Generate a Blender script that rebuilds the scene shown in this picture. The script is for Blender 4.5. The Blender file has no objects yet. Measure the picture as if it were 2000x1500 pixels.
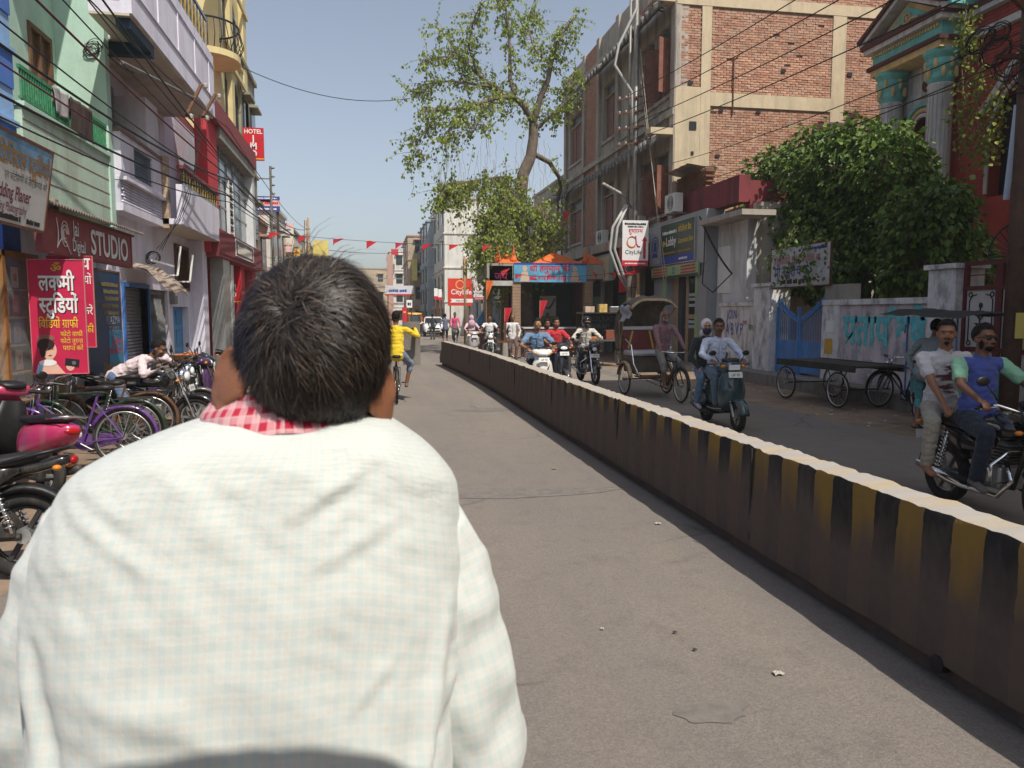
import bpy, bmesh, math, random
import numpy as np
from math import sin, cos, pi, radians, sqrt, atan2, hypot
from mathutils import Vector, Matrix, Quaternion, noise as mnoise
random.seed(7)
SC = bpy.context.scene
COL = SC.collection
V = Vector

# ------------------------------------------------------------ camera, sky, sun
PITCH = math.atan(139/1500); YAW = math.atan(276/1500*cos(PITCH))
cam_data = bpy.data.cameras.new('camera'); cam = bpy.data.objects.new('camera', cam_data); COL.objects.link(cam)
cam.location = (0, 0, 1.8); cam.rotation_euler = (pi/2-PITCH, 0, -YAW)
cam_data.sensor_width = 36; cam_data.lens = 27.0; cam_data.clip_start = .05; cam_data.clip_end = 3000
cam_data.dof.use_dof = True; cam_data.dof.focus_distance = 11; cam_data.dof.aperture_fstop = 12
SC.camera = cam
SUN = V((.25, -.62, 1.0)).normalized()
world = bpy.data.worlds.new('World'); SC.world = world; world.use_nodes = True
_n = world.node_tree.nodes; _l = world.node_tree.links
_sky = _n.new('ShaderNodeTexSky'); _sky.sky_type = 'NISHITA'; _sky.sun_disc = False
_sky.sun_elevation = math.asin(SUN.z); _sky.sun_rotation = atan2(SUN.x, SUN.y)
_sky.air_density = 1.0; _sky.dust_density = 2.2; _sky.ozone_density = 1.0
_hs = _n.new('ShaderNodeHueSaturation'); _hs.inputs['Saturation'].default_value = .66
_l.new(_sky.outputs[0], _hs.inputs['Color']); _l.new(_hs.outputs[0], _n['Background'].inputs[0]); _n['Background'].inputs[1].default_value = .112
sd = bpy.data.lights.new('sun', 'SUN'); sun = bpy.data.objects.new('sun', sd); COL.objects.link(sun)
sd.energy = 3.9; sd.angle = radians(.55); sd.color = (1, .94, .84)
sun.rotation_euler = SUN.to_track_quat('Z', 'Y').to_euler()
SC.view_settings.view_transform = 'Standard'; SC.view_settings.look = 'None'
SC.view_settings.exposure = 0.35; SC.view_settings.gamma = 1.0; SC.view_settings.use_curve_mapping = False
SC.cycles.use_denoising = True
SC.cycles.max_bounces = 5; SC.cycles.diffuse_bounces = 3; SC.cycles.glossy_bounces = 3; SC.cycles.transparent_max_bounces = 8
SC.cycles.caustics_reflective = False; SC.cycles.caustics_refractive = False

# ------------------------------------------------------------ measuring: photo pixel -> point in the street
_F = V((sin(YAW)*cos(PITCH), cos(YAW)*cos(PITCH), -sin(PITCH))); _R = V((cos(YAW), -sin(YAW), 0)); _U = _R.cross(_F)
_C = V((0, 0, 1.8))
def at(px, py, X=None, Y=None, Z=None):
    d = _F+_R*((px-1000)/1500)+_U*((750-py)/1500)
    i, v = (0, X) if X is not None else (1, Y) if Y is not None else (2, Z)
    return _C+d*((v-_C[i])/d[i])

# ------------------------------------------------------------ materials
MATS = {}
def mat(name, col, rough=.75, metal=0., var=.12, scale=2.5, bump=0., bscale=35., stain=None, stain_amt=.5, stain_scale=1.2,
        streak=.2, spec=.35, coat=0., alpha=1., trans=0., sheen=0., subs=0., rand=0., coords='Object', bright=0.):
    if name in MATS: return MATS[name]
    m = bpy.data.materials.new(name); MATS[name] = m; m.use_nodes = True
    nt = m.node_tree; N = nt.nodes; L = nt.links; b = N['Principled BSDF']
    b.inputs['Roughness'].default_value = rough; b.inputs['Metallic'].default_value = metal
    b.inputs['Specular IOR Level'].default_value = spec
    b.inputs['Coat Weight'].default_value = coat
    b.inputs['Alpha'].default_value = alpha
    b.inputs['Transmission Weight'].default_value = trans
    if sheen: b.inputs['Sheen Weight'].default_value = sheen
    if subs:
        b.inputs['Subsurface Weight'].default_value = subs; b.inputs['Subsurface Radius'].default_value = (.012, .004, .002); b.inputs['Subsurface Scale'].default_value = 1
    tc = N.new('ShaderNodeTexCoord'); co = tc.outputs[coords]
    c = tuple(col)
    cur = None
    if var > 0:
        n1 = N.new('ShaderNodeTexNoise'); n1.inputs['Scale'].default_value = scale; n1.inputs['Detail'].default_value = 6; n1.inputs['Roughness'].default_value = .65
        L.new(co, n1.inputs['Vector'])
        r = N.new('ShaderNodeMapRange'); r.inputs[1].default_value = .3; r.inputs[2].default_value = .7
        r.inputs[3].default_value = 1-var; r.inputs[4].default_value = 1+var; L.new(n1.outputs[0], r.inputs[0])
        mx = N.new('ShaderNodeMix'); mx.data_type = 'RGBA'; mx.blend_type = 'MULTIPLY'; mx.inputs[0].default_value = 1
        mx.inputs[6].default_value = (*c, 1); L.new(r.outputs[0], mx.inputs[7]); cur = mx.outputs[2]
        rr = N.new('ShaderNodeMapRange'); rr.inputs[3].default_value = max(.03, rough-.08); rr.inputs[4].default_value = min(1, rough+.08)
        L.new(n1.outputs[0], rr.inputs[0]); L.new(rr.outputs[0], b.inputs['Roughness'])
    if rand:
        oi = N.new('ShaderNodeObjectInfo'); hs = N.new('ShaderNodeHueSaturation')
        r2 = N.new('ShaderNodeMapRange'); r2.inputs[3].default_value = 1-rand; r2.inputs[4].default_value = 1+rand
        L.new(oi.outputs['Random'], r2.inputs[0]); L.new(r2.outputs[0], hs.inputs['Value'])
        if cur: L.new(cur, hs.inputs['Color'])
        else: hs.inputs['Color'].default_value = (*c, 1)
        cur = hs.outputs[0]
    if stain is not None:
        mp = N.new('ShaderNodeMapping'); mp.inputs['Scale'].default_value = (1, 1, streak); L.new(co, mp.inputs[0])
        n2 = N.new('ShaderNodeTexNoise'); n2.inputs['Scale'].default_value = stain_scale*3; n2.inputs['Detail'].default_value = 8; n2.inputs['Roughness'].default_value = .7
        L.new(mp.outputs[0], n2.inputs['Vector'])
        r3 = N.new('ShaderNodeMapRange'); r3.inputs[1].default_value = .48; r3.inputs[2].default_value = .72; r3.inputs[4].default_value = stain_amt
        L.new(n2.outputs[0], r3.inputs[0])
        mx2 = N.new('ShaderNodeMix'); mx2.data_type = 'RGBA'; L.new(r3.outputs[0], mx2.inputs[0])
        if cur: L.new(cur, mx2.inputs[6])
        else: mx2.inputs[6].default_value = (*c, 1)
        mx2.inputs[7].default_value = (*stain, 1); cur = mx2.outputs[2]
    if cur: L.new(cur, b.inputs['Base Color'])
    else: b.inputs['Base Color'].default_value = (*c, 1)
    if bump:
        n3 = N.new('ShaderNodeTexNoise'); n3.inputs['Scale'].default_value = bscale; n3.inputs['Detail'].default_value = 5
        L.new(co, n3.inputs['Vector'])
        bp = N.new('ShaderNodeBump'); bp.inputs['Strength'].default_value = min(1, bump); bp.inputs['Distance'].default_value = .3/bscale
        L.new(n3.outputs[0], bp.inputs['Height']); L.new(bp.outputs[0], b.inputs['Normal'])
    return m
def srgb(r, g, b):
    f = lambda v: ((v/255+.055)/1.055)**2.4 if v > 10 else v/255/12.92
    return (f(r), f(g), f(b))

# ------------------------------------------------------------ mesh builder
class MB:
    def __init__(s): s.v = []; s.f = []; s.m = []; s.k = 0; s.uv = None
    def add(s, vs, fs, k=None):
        o = len(s.v); s.v += [tuple(p) for p in vs]; s.f += [tuple(i+o for i in f) for f in fs]; s.m += [s.k if k is None else k]*len(fs); return s
    def box(s, x0, x1, y0, y1, z0, z1, M=None, k=None):
        p = [V((x, y, z)) for z in (z0, z1) for y in (y0, y1) for x in (x0, x1)]
        if M is not None: p = [M @ q for q in p]
        return s.add(p, [(0, 2, 3, 1), (4, 5, 7, 6), (0, 1, 5, 4), (2, 6, 7, 3), (0, 4, 6, 2), (1, 3, 7, 5)], k)
    def cbox(s, c, sx, sy, sz, M=None, k=None):
        return s.box(c[0]-sx/2, c[0]+sx/2, c[1]-sy/2, c[1]+sy/2, c[2]-sz/2, c[2]+sz/2, M, k)
    def quad(s, a, b, c, d, k=None): return s.add([a, b, c, d], [(0, 1, 2, 3)], k)
    def beam(s, a, b, w, h, k=None, up=(0, 0, 1)):
        a = V(a); b = V(b); d = (b-a).normalized(); u = V(up)
        if abs(d.dot(u)) > .98: u = V((0, 1, 0))
        x = d.cross(u).normalized()*w/2; y = x.cross(d).normalized()*h/2
        p = [a-x-y, a+x-y, a+x+y, a-x+y, b-x-y, b+x-y, b+x+y, b-x+y]
        return s.add(p, [(0, 3, 2, 1), (4, 5, 6, 7), (0, 1, 5, 4), (1, 2, 6, 5), (2, 3, 7, 6), (3, 0, 4, 7)], k)
    def tube(s, pts, r, n=8, k=None, closed=False, flat=1., cap=True):
        pts = [V(p) for p in pts]; m = len(pts); rs = r if hasattr(r, '__len__') else [r]*m
        T = []
        for i in range(m):
            a = pts[(i-1) % m] if (closed or i > 0) else pts[i]; b = pts[(i+1) % m] if (closed or i < m-1) else pts[i]
            t = (b-a); T.append(t.normalized() if t.length > 1e-9 else V((0, 0, 1)))
        u = T[0].orthogonal().normalized(); vs = []
        for i in range(m):
            if i:
                q = T[i-1].rotation_difference(T[i]); u = (q @ u); u = (u-T[i]*u.dot(T[i])).normalized()
            w = T[i].cross(u)
            for j in range(n):
                a = 2*pi*j/n; vs.append(pts[i]+u*(cos(a)*rs[i])+w*(sin(a)*rs[i]*flat))
        fs = []
        for i in range(m if closed else m-1):
            i2 = (i+1) % m
            for j in range(n): fs.append((i*n+j, i*n+(j+1) % n, i2*n+(j+1) % n, i2*n+j))
        if not closed and cap: fs += [tuple(range(n))[::-1], tuple((m-1)*n+j for j in range(n))]
        return s.add(vs, fs, k)
    def cyl(s, a, b, r0, r1=None, n=12, k=None): return s.tube([a, b], [r0, r0 if r1 is None else r1], n, k)
    def ring(s, c, axis, R, r, n=24, m=8, k=None, flat=1.):
        ax = V(axis).normalized(); u = ax.orthogonal().normalized(); w = ax.cross(u); c = V(c)
        vs = []; fs = []
        for i in range(n):
            a = 2*pi*i/n; d = u*cos(a)+w*sin(a)
            for j in range(m):
                b = 2*pi*j/m; vs.append(c+d*(R+r*cos(b))+ax*(r*sin(b)*flat))
        for i in range(n):
            for j in range(m): fs.append((i*m+j, ((i+1) % n)*m+j, ((i+1) % n)*m+(j+1) % m, i*m+(j+1) % m))
        return s.add(vs, fs, k)
    def lathe(s, prof, M=None, n=16, k=None):
        vs = []; fs = []; m = len(prof)
        for i, (r, z) in enumerate(prof):
            for j in range(n):
                a = 2*pi*j/n; p = V((r*cos(a), r*sin(a), z)); vs.append(M @ p if M is not None else p)
        for i in range(m-1):
            for j in range(n): fs.append((i*n+j, i*n+(j+1) % n, (i+1)*n+(j+1) % n, (i+1)*n+j))
        fs += [tuple(range(n))[::-1], tuple((m-1)*n+j for j in range(n))]
        return s.add(vs, fs, k)
    def ell(s, c, r, M=None, n=14, m=9, k=None):
        vs = []; fs = []; c = V(c)
        for i in range(1, m):
            t = pi*i/m
            for j in range(n):
                a = 2*pi*j/n; p = V((r[0]*sin(t)*cos(a), r[1]*sin(t)*sin(a), r[2]*cos(t)))
                vs.append(c+(M @ p if M is not None else p))
        top = len(vs); e = V((0, 0, r[2])); e = M @ e if M is not None else e; vs += [c+e, c-e]
        for i in range(m-2):
            for j in range(n): fs.append((i*n+j, (i+1)*n+j, (i+1)*n+(j+1) % n, i*n+(j+1) % n))
        for j in range(n): fs += [(top, j, (j+1) % n), (top+1, (m-2)*n+(j+1) % n, (m-2)*n+j)]
        return s.add(vs, fs, k)
    def prism(s, poly, d0, d1, axis='y', k=None, M=None):
        # poly in the plane across axis: axis 'y' -> (x,z); 'x' -> (y,z); 'z' -> (x,y)
        def P(a, b, d):
            p = V((a, d, b)) if axis == 'y' else V((d, a, b)) if axis == 'x' else V((a, b, d))
            return M @ p if M is not None else p
        n = len(poly); vs = [P(a, b, d0) for a, b in poly]+[P(a, b, d1) for a, b in poly]
        fs = [tuple(range(n)), tuple(range(2*n-1, n-1, -1))]+[(i, i+n, (i+1) % n+n, (i+1) % n) for i in range(n)]
        return s.add(vs, fs, k)
    def loft(s, rings, k=None, cap=True, closed=True):
        n = len(rings[0]); vs = [p for r in rings for p in r]; fs = []
        for i in range(len(rings)-1):
            for j in range(n if closed else n-1): fs.append((i*n+j, i*n+(j+1) % n, (i+1)*n+(j+1) % n, (i+1)*n+j))
        if cap and closed: fs += [tuple(range(n))[::-1], tuple((len(rings)-1)*n+j for j in range(n))]
        return s.add(vs, fs, k)
    def grid(s, fn, nu, nv, k=None):
        vs = [fn(i/nu, j/nv) for j in range(nv+1) for i in range(nu+1)]
        fs = [(j*(nu+1)+i, j*(nu+1)+i+1, (j+1)*(nu+1)+i+1, (j+1)*(nu+1)+i) for j in range(nv) for i in range(nu)]
        return s.add(vs, fs, k)
    def mesh(s, name, mats, smooth=False, fix=True):
        me = bpy.data.meshes.new(name); me.from_pydata(s.v, [], s.f)
        if not isinstance(mats, (list, tuple)): mats = [mats]
        for m in mats: me.materials.append(m)
        me.polygons.foreach_set('material_index', s.m)
        if fix:
            bm = bmesh.new(); bm.from_mesh(me); bmesh.ops.recalc_face_normals(bm, faces=bm.faces); bm.to_mesh(me); bm.free()
        if smooth:
            me.polygons.foreach_set('use_smooth', [True]*len(me.polygons))
            if smooth != True: me.set_sharp_from_angle(angle=radians(smooth))
        me.update(); return me
    def build(s, name, mats, parent=None, smooth=False, loc=None, M=None, bevel=0, fix=True):
        o = bpy.data.objects.new(name, s.mesh(name, mats, smooth, fix)); COL.objects.link(o)
        if parent is not None: o.parent = parent
        if M is not None: o.matrix_local = M
        if loc is not None: o.location = loc
        if bevel:
            b = o.modifiers.new('edge', 'BEVEL'); b.width = bevel; b.segments = 2; b.limit_method = 'ANGLE'; b.angle_limit = radians(40)
        return o

def tag(o, label=None, cat=None, group=None, kind=None):
    if label: o['label'] = label
    if cat: o['category'] = cat
    if group: o['group'] = group
    if kind: o['kind'] = kind
    return o
def thing(name, label, cat, loc=(0, 0, 0), rz=0., group=None, M=None):
    o = bpy.data.objects.new(name, None); COL.objects.link(o); o.empty_display_size = .1
    if M is not None: o.matrix_world = M
    else: o.location = loc; o.rotation_euler = (0, 0, rz)
    return tag(o, label, cat, group)
def part(name, m, parent, fn, smooth=False, bevel=0, **kw):
    b = MB(); fn(b); return b.build(name, m, parent, smooth, bevel=bevel, **kw)
def copy_tree(o, parent=None):
    c = o.copy(); COL.objects.link(c); c.parent = parent
    for ch in o.children: copy_tree(ch, c)
    return c
def frameM(o, u, v=(0, 0, 1)):
    u = V(u).normalized(); v = V(v); v = (v-u*v.dot(u)).normalized(); n = u.cross(v)
    return Matrix(((u.x, v.x, n.x, o[0]), (u.y, v.y, n.y, o[1]), (u.z, v.z, n.z, o[2]), (0, 0, 0, 1)))
def catenary(a, b, sag, n=14):
    a = V(a); b = V(b); return [a.lerp(b, i/n)-V((0, 0, sag*4*(i/n)*(1-i/n))) for i in range(n+1)]

# ------------------------------------------------------------ lettering: '~' after a letter cuts it to its half form, '^' adds the slanting ra stroke below
_glyph = {}
def _tmesh(s, bold):
    c = bpy.data.curves.new('lettering', 'FONT'); c.body = s; c.size = 1; c.offset = bold; c.resolution_u = 3
    o = bpy.data.objects.new('lettering', c); me = o.to_mesh()
    vs = [tuple(v.co) for v in me.vertices]; fs = [tuple(p.vertices) for p in me.polygons]
    o.to_mesh_clear(); bpy.data.objects.remove(o); bpy.data.curves.remove(c)
    return vs, fs
def _adv(s):
    if s not in _glyph:
        a = _tmesh(s+'|', 0)[0]; b = _tmesh('|', 0)[0]
        _glyph[s] = (max(p[0] for p in a) if a else 0)-(max(p[0] for p in b) if b else 0)
    return _glyph[s]
def text(s, parent, m, x, y, size=.2, bold=.0, xs=1., align='L', z=.006, name='lettering', shear=0., spread=0.):
    segs = []; cur = ''
    i = 0
    while i < len(s):
        nx = s[i+1] if i+1 < len(s) else ''
        if nx in '~^' and nx:
            if cur: segs.append((cur, ''))
            segs.append((s[i], nx)); cur = ''; i += 2
        else: cur += s[i]; i += 1
    if cur: segs.append((cur, ''))
    b = MB(); pen = 0
    for t, fl in segs:
        vs, fs = _tmesh(t, bold); ad = _adv(t)
        if fl == '~' and vs:
            bm = bmesh.new(); q = [bm.verts.new(p) for p in vs]
            for f in fs:
                try: bm.faces.new([q[k] for k in f])
                except ValueError: pass
            cx = ad*.66
            bmesh.ops.bisect_plane(bm, geom=bm.verts[:]+bm.edges[:]+bm.faces[:], plane_co=(cx, 0, 0), plane_no=(1, 0, 0), clear_outer=True)
            bm.verts.index_update(); vs = [tuple(p.co) for p in bm.verts]; fs = [tuple(p.index for p in f.verts) for f in bm.faces]; bm.free(); ad = cx
        b.add([(p[0]+pen, p[1], 0) for p in vs], fs)
        if fl == '^': b.quad((pen+.05, -.02, 0), (pen+.12, -.02, 0), (pen+ad-.12, .22, 0), (pen+ad-.12, .30, 0))
        pen += ad+spread
    if not b.v: return None
    dx = {'L': 0, 'C': -pen/2, 'R': -pen}[align]
    b.v = [(x+(p[0]+dx+shear*p[1])*size*xs, y+p[1]*size, z) for p in b.v]
    return b.build(name, m, parent, fix=False)
def board(name, label, cat, o, u, w, h, m, depth=.03, frame=None, v=(0, 0, 1), group=None, fw=.03):
    """flat sign: local x right, y up, z out of the face; children in local coordinates"""
    t = thing(name, label, cat, M=frameM(o, u, v), group=group)
    part('panel', m, t, lambda b: b.box(0, w, 0, h, -depth, 0))
    if frame:
        def fr(b):
            b.box(-fw, w+fw, -fw, 0, -depth-.002, .008); b.box(-fw, w+fw, h, h+fw, -depth-.002, .008); b.box(-fw, 0, 0, h, -depth-.002, .008); b.box(w, w+fw, 0, h, -depth-.002, .008)
        part('frame', frame, t, fr)
    return t
def patch(parent, m, x0, x1, y0, y1, z=.003, name='colour_field'):
    return part(name, m, parent, lambda b: b.quad((x0, y0, z), (x1, y0, z), (x1, y1, z), (x0, y1, z)))
def bars(parent, m, x0, x1, y, h, seed=0, z=.006):
    r = random.Random(seed); b = MB(); x = x0
    while x < x1-h*.3:
        w = min(h*r.uniform(.35, .9), x1-x); b.box(x, x+w, y, y+h*r.uniform(.75, 1), 0, z); x += w+h*(.12 if r.random() < .75 else .45)
    return tag(b.build('faint_lettering', m, parent, fix=False), kind='stuff')
def flat(name, col, rough=.55, **k): return mat(name, col, rough, var=.06, scale=6, **k)

# common materials
M_steel = mat('bare_steel', (.42, .42, .42), .35, .9, var=.2, scale=8)
M_chrome = mat('chrome', (.75, .75, .75), .12, 1., var=.05, scale=6)
M_black = mat('black_plastic', (.012, .012, .013), .45, var=.3, scale=12)
M_rubber = mat('tyre_rubber', (.02, .019, .018), .85, var=.35, scale=14, stain=(.12, .1, .08), stain_amt=.5, stain_scale=5)
M_blackpaint = mat('black_gloss_paint', (.01, .01, .012), .18, coat=.6, var=.3, scale=7)
M_glass = mat('dark_window_glass', (.03, .04, .045), .08, spec=.6, var=.2, scale=2)
M_wire = mat('cable_sheath', (.012, .012, .012), .6, var=.2)
M_wirered = mat('red_cable_sheath', (.09, .015, .015), .6, var=.2)
M_wood = mat('old_brown_wood', (.16, .075, .04), .7, var=.35, scale=5, streak=.1, stain=(.05, .025, .015), stain_amt=.6, stain_scale=3)
M_rust = mat('rusty_iron', (.12, .06, .035), .8, .3, var=.4, scale=9)
M_bamboo = mat('bamboo_pole', (.3, .2, .1), .65, var=.3, scale=8)
M_white = flat('white_paint', (.75, .75, .74)); M_red = flat('red_print', (.5, .02, .04)); M_yellow = flat('yellow_print', (.75, .5, .04))
M_bluep = flat('blue_print', (.03, .06, .28)); M_dark = flat('black_print', (.015, .015, .017)); M_maroonp = flat('maroon_print', (.16, .01, .05))
# ============================================================ ground, roads, divider
def bx(parent, name, m, *boxes, smooth=False, bevel=0, kind=None):
    b = MB()
    for q in boxes: b.box(*q)
    o = b.build(name, m, parent, smooth, bevel=bevel)
    if kind: o['kind'] = kind
    return o
def wallb(b, axis, t0, t1, a0, a1, z0, z1, holes=()):
    A = sorted({a0, a1, *[min(max(h[i], a0), a1) for h in holes for i in (0, 1)]}); Z = sorted({z0, z1, *[min(max(h[i], z0), z1) for h in holes for i in (2, 3)]})
    for i in range(len(A)-1):
        run = None
        for j in range(len(Z)-1):
            ca = (A[i]+A[i+1])/2; cz = (Z[j]+Z[j+1])/2
            if any(h[0] < ca < h[1] and h[2] < cz < h[3] for h in holes): continue
            if axis == 'x': b.box(t0, t1, A[i], A[i+1], Z[j], Z[j+1])
            else: b.box(A[i], A[i+1], t0, t1, Z[j], Z[j+1])
    return b
def wall(parent, name, m, axis, t0, t1, a0, a1, z0, z1, holes=()):
    b = MB(); wallb(b, axis, t0, t1, a0, a1, z0, z1, holes)
    bm = bmesh.new(); me = b.mesh(name, m); bm.from_mesh(me); bmesh.ops.remove_doubles(bm, verts=bm.verts, dist=.0005)
    # drop the faces that two neighbouring blocks share
    seen = {}
    for f in bm.faces: seen.setdefault(tuple(sorted(v.index for v in f.verts)), []).append(f)
    bmesh.ops.delete(bm, geom=[f for g in seen.values() if len(g) > 1 for f in g], context='FACES_ONLY')
    bmesh.ops.recalc_face_normals(bm, faces=bm.faces); bm.to_mesh(me); bm.free()
    o = bpy.data.objects.new(name, me); COL.objects.link(o); o.parent = parent; return o

m_dirt = mat('dusty_earth', (.23, .165, .115), .95, var=.3, scale=1.3, bump=.6, bscale=14, stain=(.1, .08, .065), stain_amt=.5, stain_scale=.5, streak=1)
tag(part('ground', m_dirt, None, lambda b: b.quad((-600, -200, -.02), (600, -200, -.02), (600, 1500, -.02), (-600, 1500, -.02))), kind='structure')
def asphalt():
    m = bpy.data.materials.new('dusty_asphalt'); m.use_nodes = True; nt = m.node_tree; N = nt.nodes; L = nt.links; b = N['Principled BSDF']
    b.inputs['Roughness'].default_value = .9; b.inputs['Specular IOR Level'].default_value = .25
    tc = N.new('ShaderNodeTexCoord'); co = tc.outputs['Object']
    def noise(sc, det=4, ro=.6, mp=None):
        n = N.new('ShaderNodeTexNoise'); n.inputs['Scale'].default_value = sc; n.inputs['Detail'].default_value = det; n.inputs['Roughness'].default_value = ro
        if mp:
            q = N.new('ShaderNodeMapping'); q.inputs['Scale'].default_value = mp; L.new(co, q.inputs[0]); L.new(q.outputs[0], n.inputs['Vector'])
        else: L.new(co, n.inputs['Vector'])
        return n.outputs[0]
    def rng(v, a, z, lo, hi):
        r = N.new('ShaderNodeMapRange'); r.inputs[1].default_value = a; r.inputs[2].default_value = z; r.inputs[3].default_value = lo; r.inputs[4].default_value = hi; L.new(v, r.inputs[0]); return r.outputs[0]
    def mix(f, a, c, t='MIX'):
        x = N.new('ShaderNodeMix'); x.data_type = 'RGBA'; x.blend_type = t
        if isinstance(f, float): x.inputs[0].default_value = f
        else: L.new(f, x.inputs[0])
        for s, q in ((6, a), (7, c)):
            if isinstance(q, tuple): x.inputs[s].default_value = (*q, 1)
            else: L.new(q, x.inputs[s])
        return x.outputs[2]
    big = noise(.55, 5, .6, (1, .35, 1)); mid = noise(3.5, 6, .7); tracks = noise(1.6, 4, .6, (1, .05, 1)); fine = noise(170, 3, .7); grit = noise(60, 2, .6)
    c = mix(rng(big, .35, .65, 0, 1), (.178, .16, .145), (.222, .192, .166))
    c = mix(rng(tracks, .42, .62, 0, .55), c, (.225, .19, .16))
    c = mix(rng(mid, .52, .75, 0, .5), c, (.118, .105, .096))
    c = mix(rng(fine, .3, .7, 0, 1), mix(1., c, (.75, .75, .75), 'MULTIPLY'), mix(1., c, (1.22, 1.21, 1.2), 'MULTIPLY'))
    c = mix(rng(noise(75, 2, .6), .36, .64, 0, 1), mix(1., c, (.87, .87, .875), 'MULTIPLY'), mix(1., c, (1.13, 1.125, 1.12), 'MULTIPLY')); c = mix(rng(noise(33, 3, .7), .6, .74, 0, .28), c, (.095, .088, .08))
    v = N.new('ShaderNodeTexVoronoi'); v.inputs['Scale'].default_value = 90; L.new(co, v.inputs['Vector'])
    c = mix(rng(v.outputs['Distance'], .0, .16, .5, 0), c, (.33, .29, .25))
    # hairline cracks
    vc = N.new('ShaderNodeTexVoronoi'); vc.feature = 'DISTANCE_TO_EDGE'; vc.inputs['Scale'].default_value = .55; vc.inputs['Randomness'].default_value = 1
    wn = N.new('ShaderNodeTexNoise'); wn.inputs['Scale'].default_value = 3; L.new(co, wn.inputs['Vector']); wa = N.new('ShaderNodeMix'); wa.data_type = 'RGBA'; wa.inputs[0].default_value = .12
    L.new(co, wa.inputs[6]); L.new(wn.outputs['Color'], wa.inputs[7]); L.new(wa.outputs[2], vc.inputs['Vector'])
    crack = rng(vc.outputs['Distance'], .0, .012, .55, 0)
    cm = N.new('ShaderNodeMath'); cm.operation = 'MULTIPLY'; L.new(crack, cm.inputs[0]); L.new(rng(noise(.4), .5, .6, 0, 1), cm.inputs[1])
    c = mix(cm.outputs[0], c, (.06, .055, .05))
    L.new(c, b.inputs['Base Color'])
    ad = N.new('ShaderNodeMath'); ad.operation = 'ADD'; L.new(fine, ad.inputs[0]); L.new(grit, ad.inputs[1])
    bp = N.new('ShaderNodeBump'); bp.inputs['Strength'].default_value = .8; bp.inputs['Distance'].default_value = .008; L.new(ad.outputs[0], bp.inputs['Height']); L.new(bp.outputs[0], b.inputs['Normal'])
    return m
m_asph = asphalt()
def strip(name, xl, xr, y0, y1, z, amp, m, step=1.2):
    b = MB(); vs = []; fs = []; n = int((y1-y0)/step)
    for i in range(n+1):
        y = y0+(y1-y0)*i/n; a = amp*mnoise.noise(V((y*.45, 3.1, z*100))); c = amp*mnoise.noise(V((y*.45, 9.7, z*100)))
        vs += [(xl(y)+a, y, z), (xr(y)+c, y, z)]
        if i: fs.append((2*i-2, 2*i-1, 2*i+1, 2*i))
    b.add(vs, fs); return tag(b.build(name, m), kind='structure')
bend = lambda y: -.0018*max(0, y-25)**2 if y < 60 else -.0018*35**2-.126*(y-60)
divx = lambda y: 2.83-(.012*(y-17)**1.5 if y > 17 else 0)
strip('road', lambda y: -2.35+bend(y), lambda y: divx(min(y, 27))+bend(y)*0 if y < 27 else 2.5+bend(y)*.5+min(4, (y-27)*.4), -12, 130, -.006, .12, m_asph)
strip('road', lambda y: divx(min(y, 27)), lambda y: 7.7+bend(y), -12, 80, -.012, .3, m_asph)
m_patch = mat('patched_asphalt', (.15, .135, .122), .92, var=.25, scale=9, bump=.9, bscale=120, stain=(.23, .2, .17), stain_amt=.5, stain_scale=4, streak=1)
def repair(px_, py, rx, ry, seed):
    c = at(px_, py, Z=-.002); n = 28; tag(part('repair_patch', m_patch, None, lambda b: b.add([(c.x+rx*(1+.45*mnoise.noise(V((cos(2*pi*i/n)*1.7, sin(2*pi*i/n)*1.7, seed))))*cos(2*pi*i/n), c.y+ry*(1+.45*mnoise.noise(V((cos(2*pi*i/n)*1.7, sin(2*pi*i/n)*1.7, seed+5))))*sin(2*pi*i/n), -.002) for i in range(n)], [tuple(range(n))])), kind='structure')
repair(1045, 962, 1.0, .16, 1); repair(1390, 1388, .17, .1, 2); repair(960, 800, .7, .25, 3)
m_kerb = mat('kerb_concrete', (.22, .2, .18), .9, var=.25, scale=3, bump=.4, stain=(.07, .06, .05), stain_amt=.7)
tag(bx(None, 'kerb', m_kerb, (9.75, 10.45, -6, 21.5, -.1, .26)), kind='structure')
tag(bx(None, 'pavement', m_kerb, (-9, -4.0, -6, 32, -.1, .2)), kind='structure')

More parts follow.
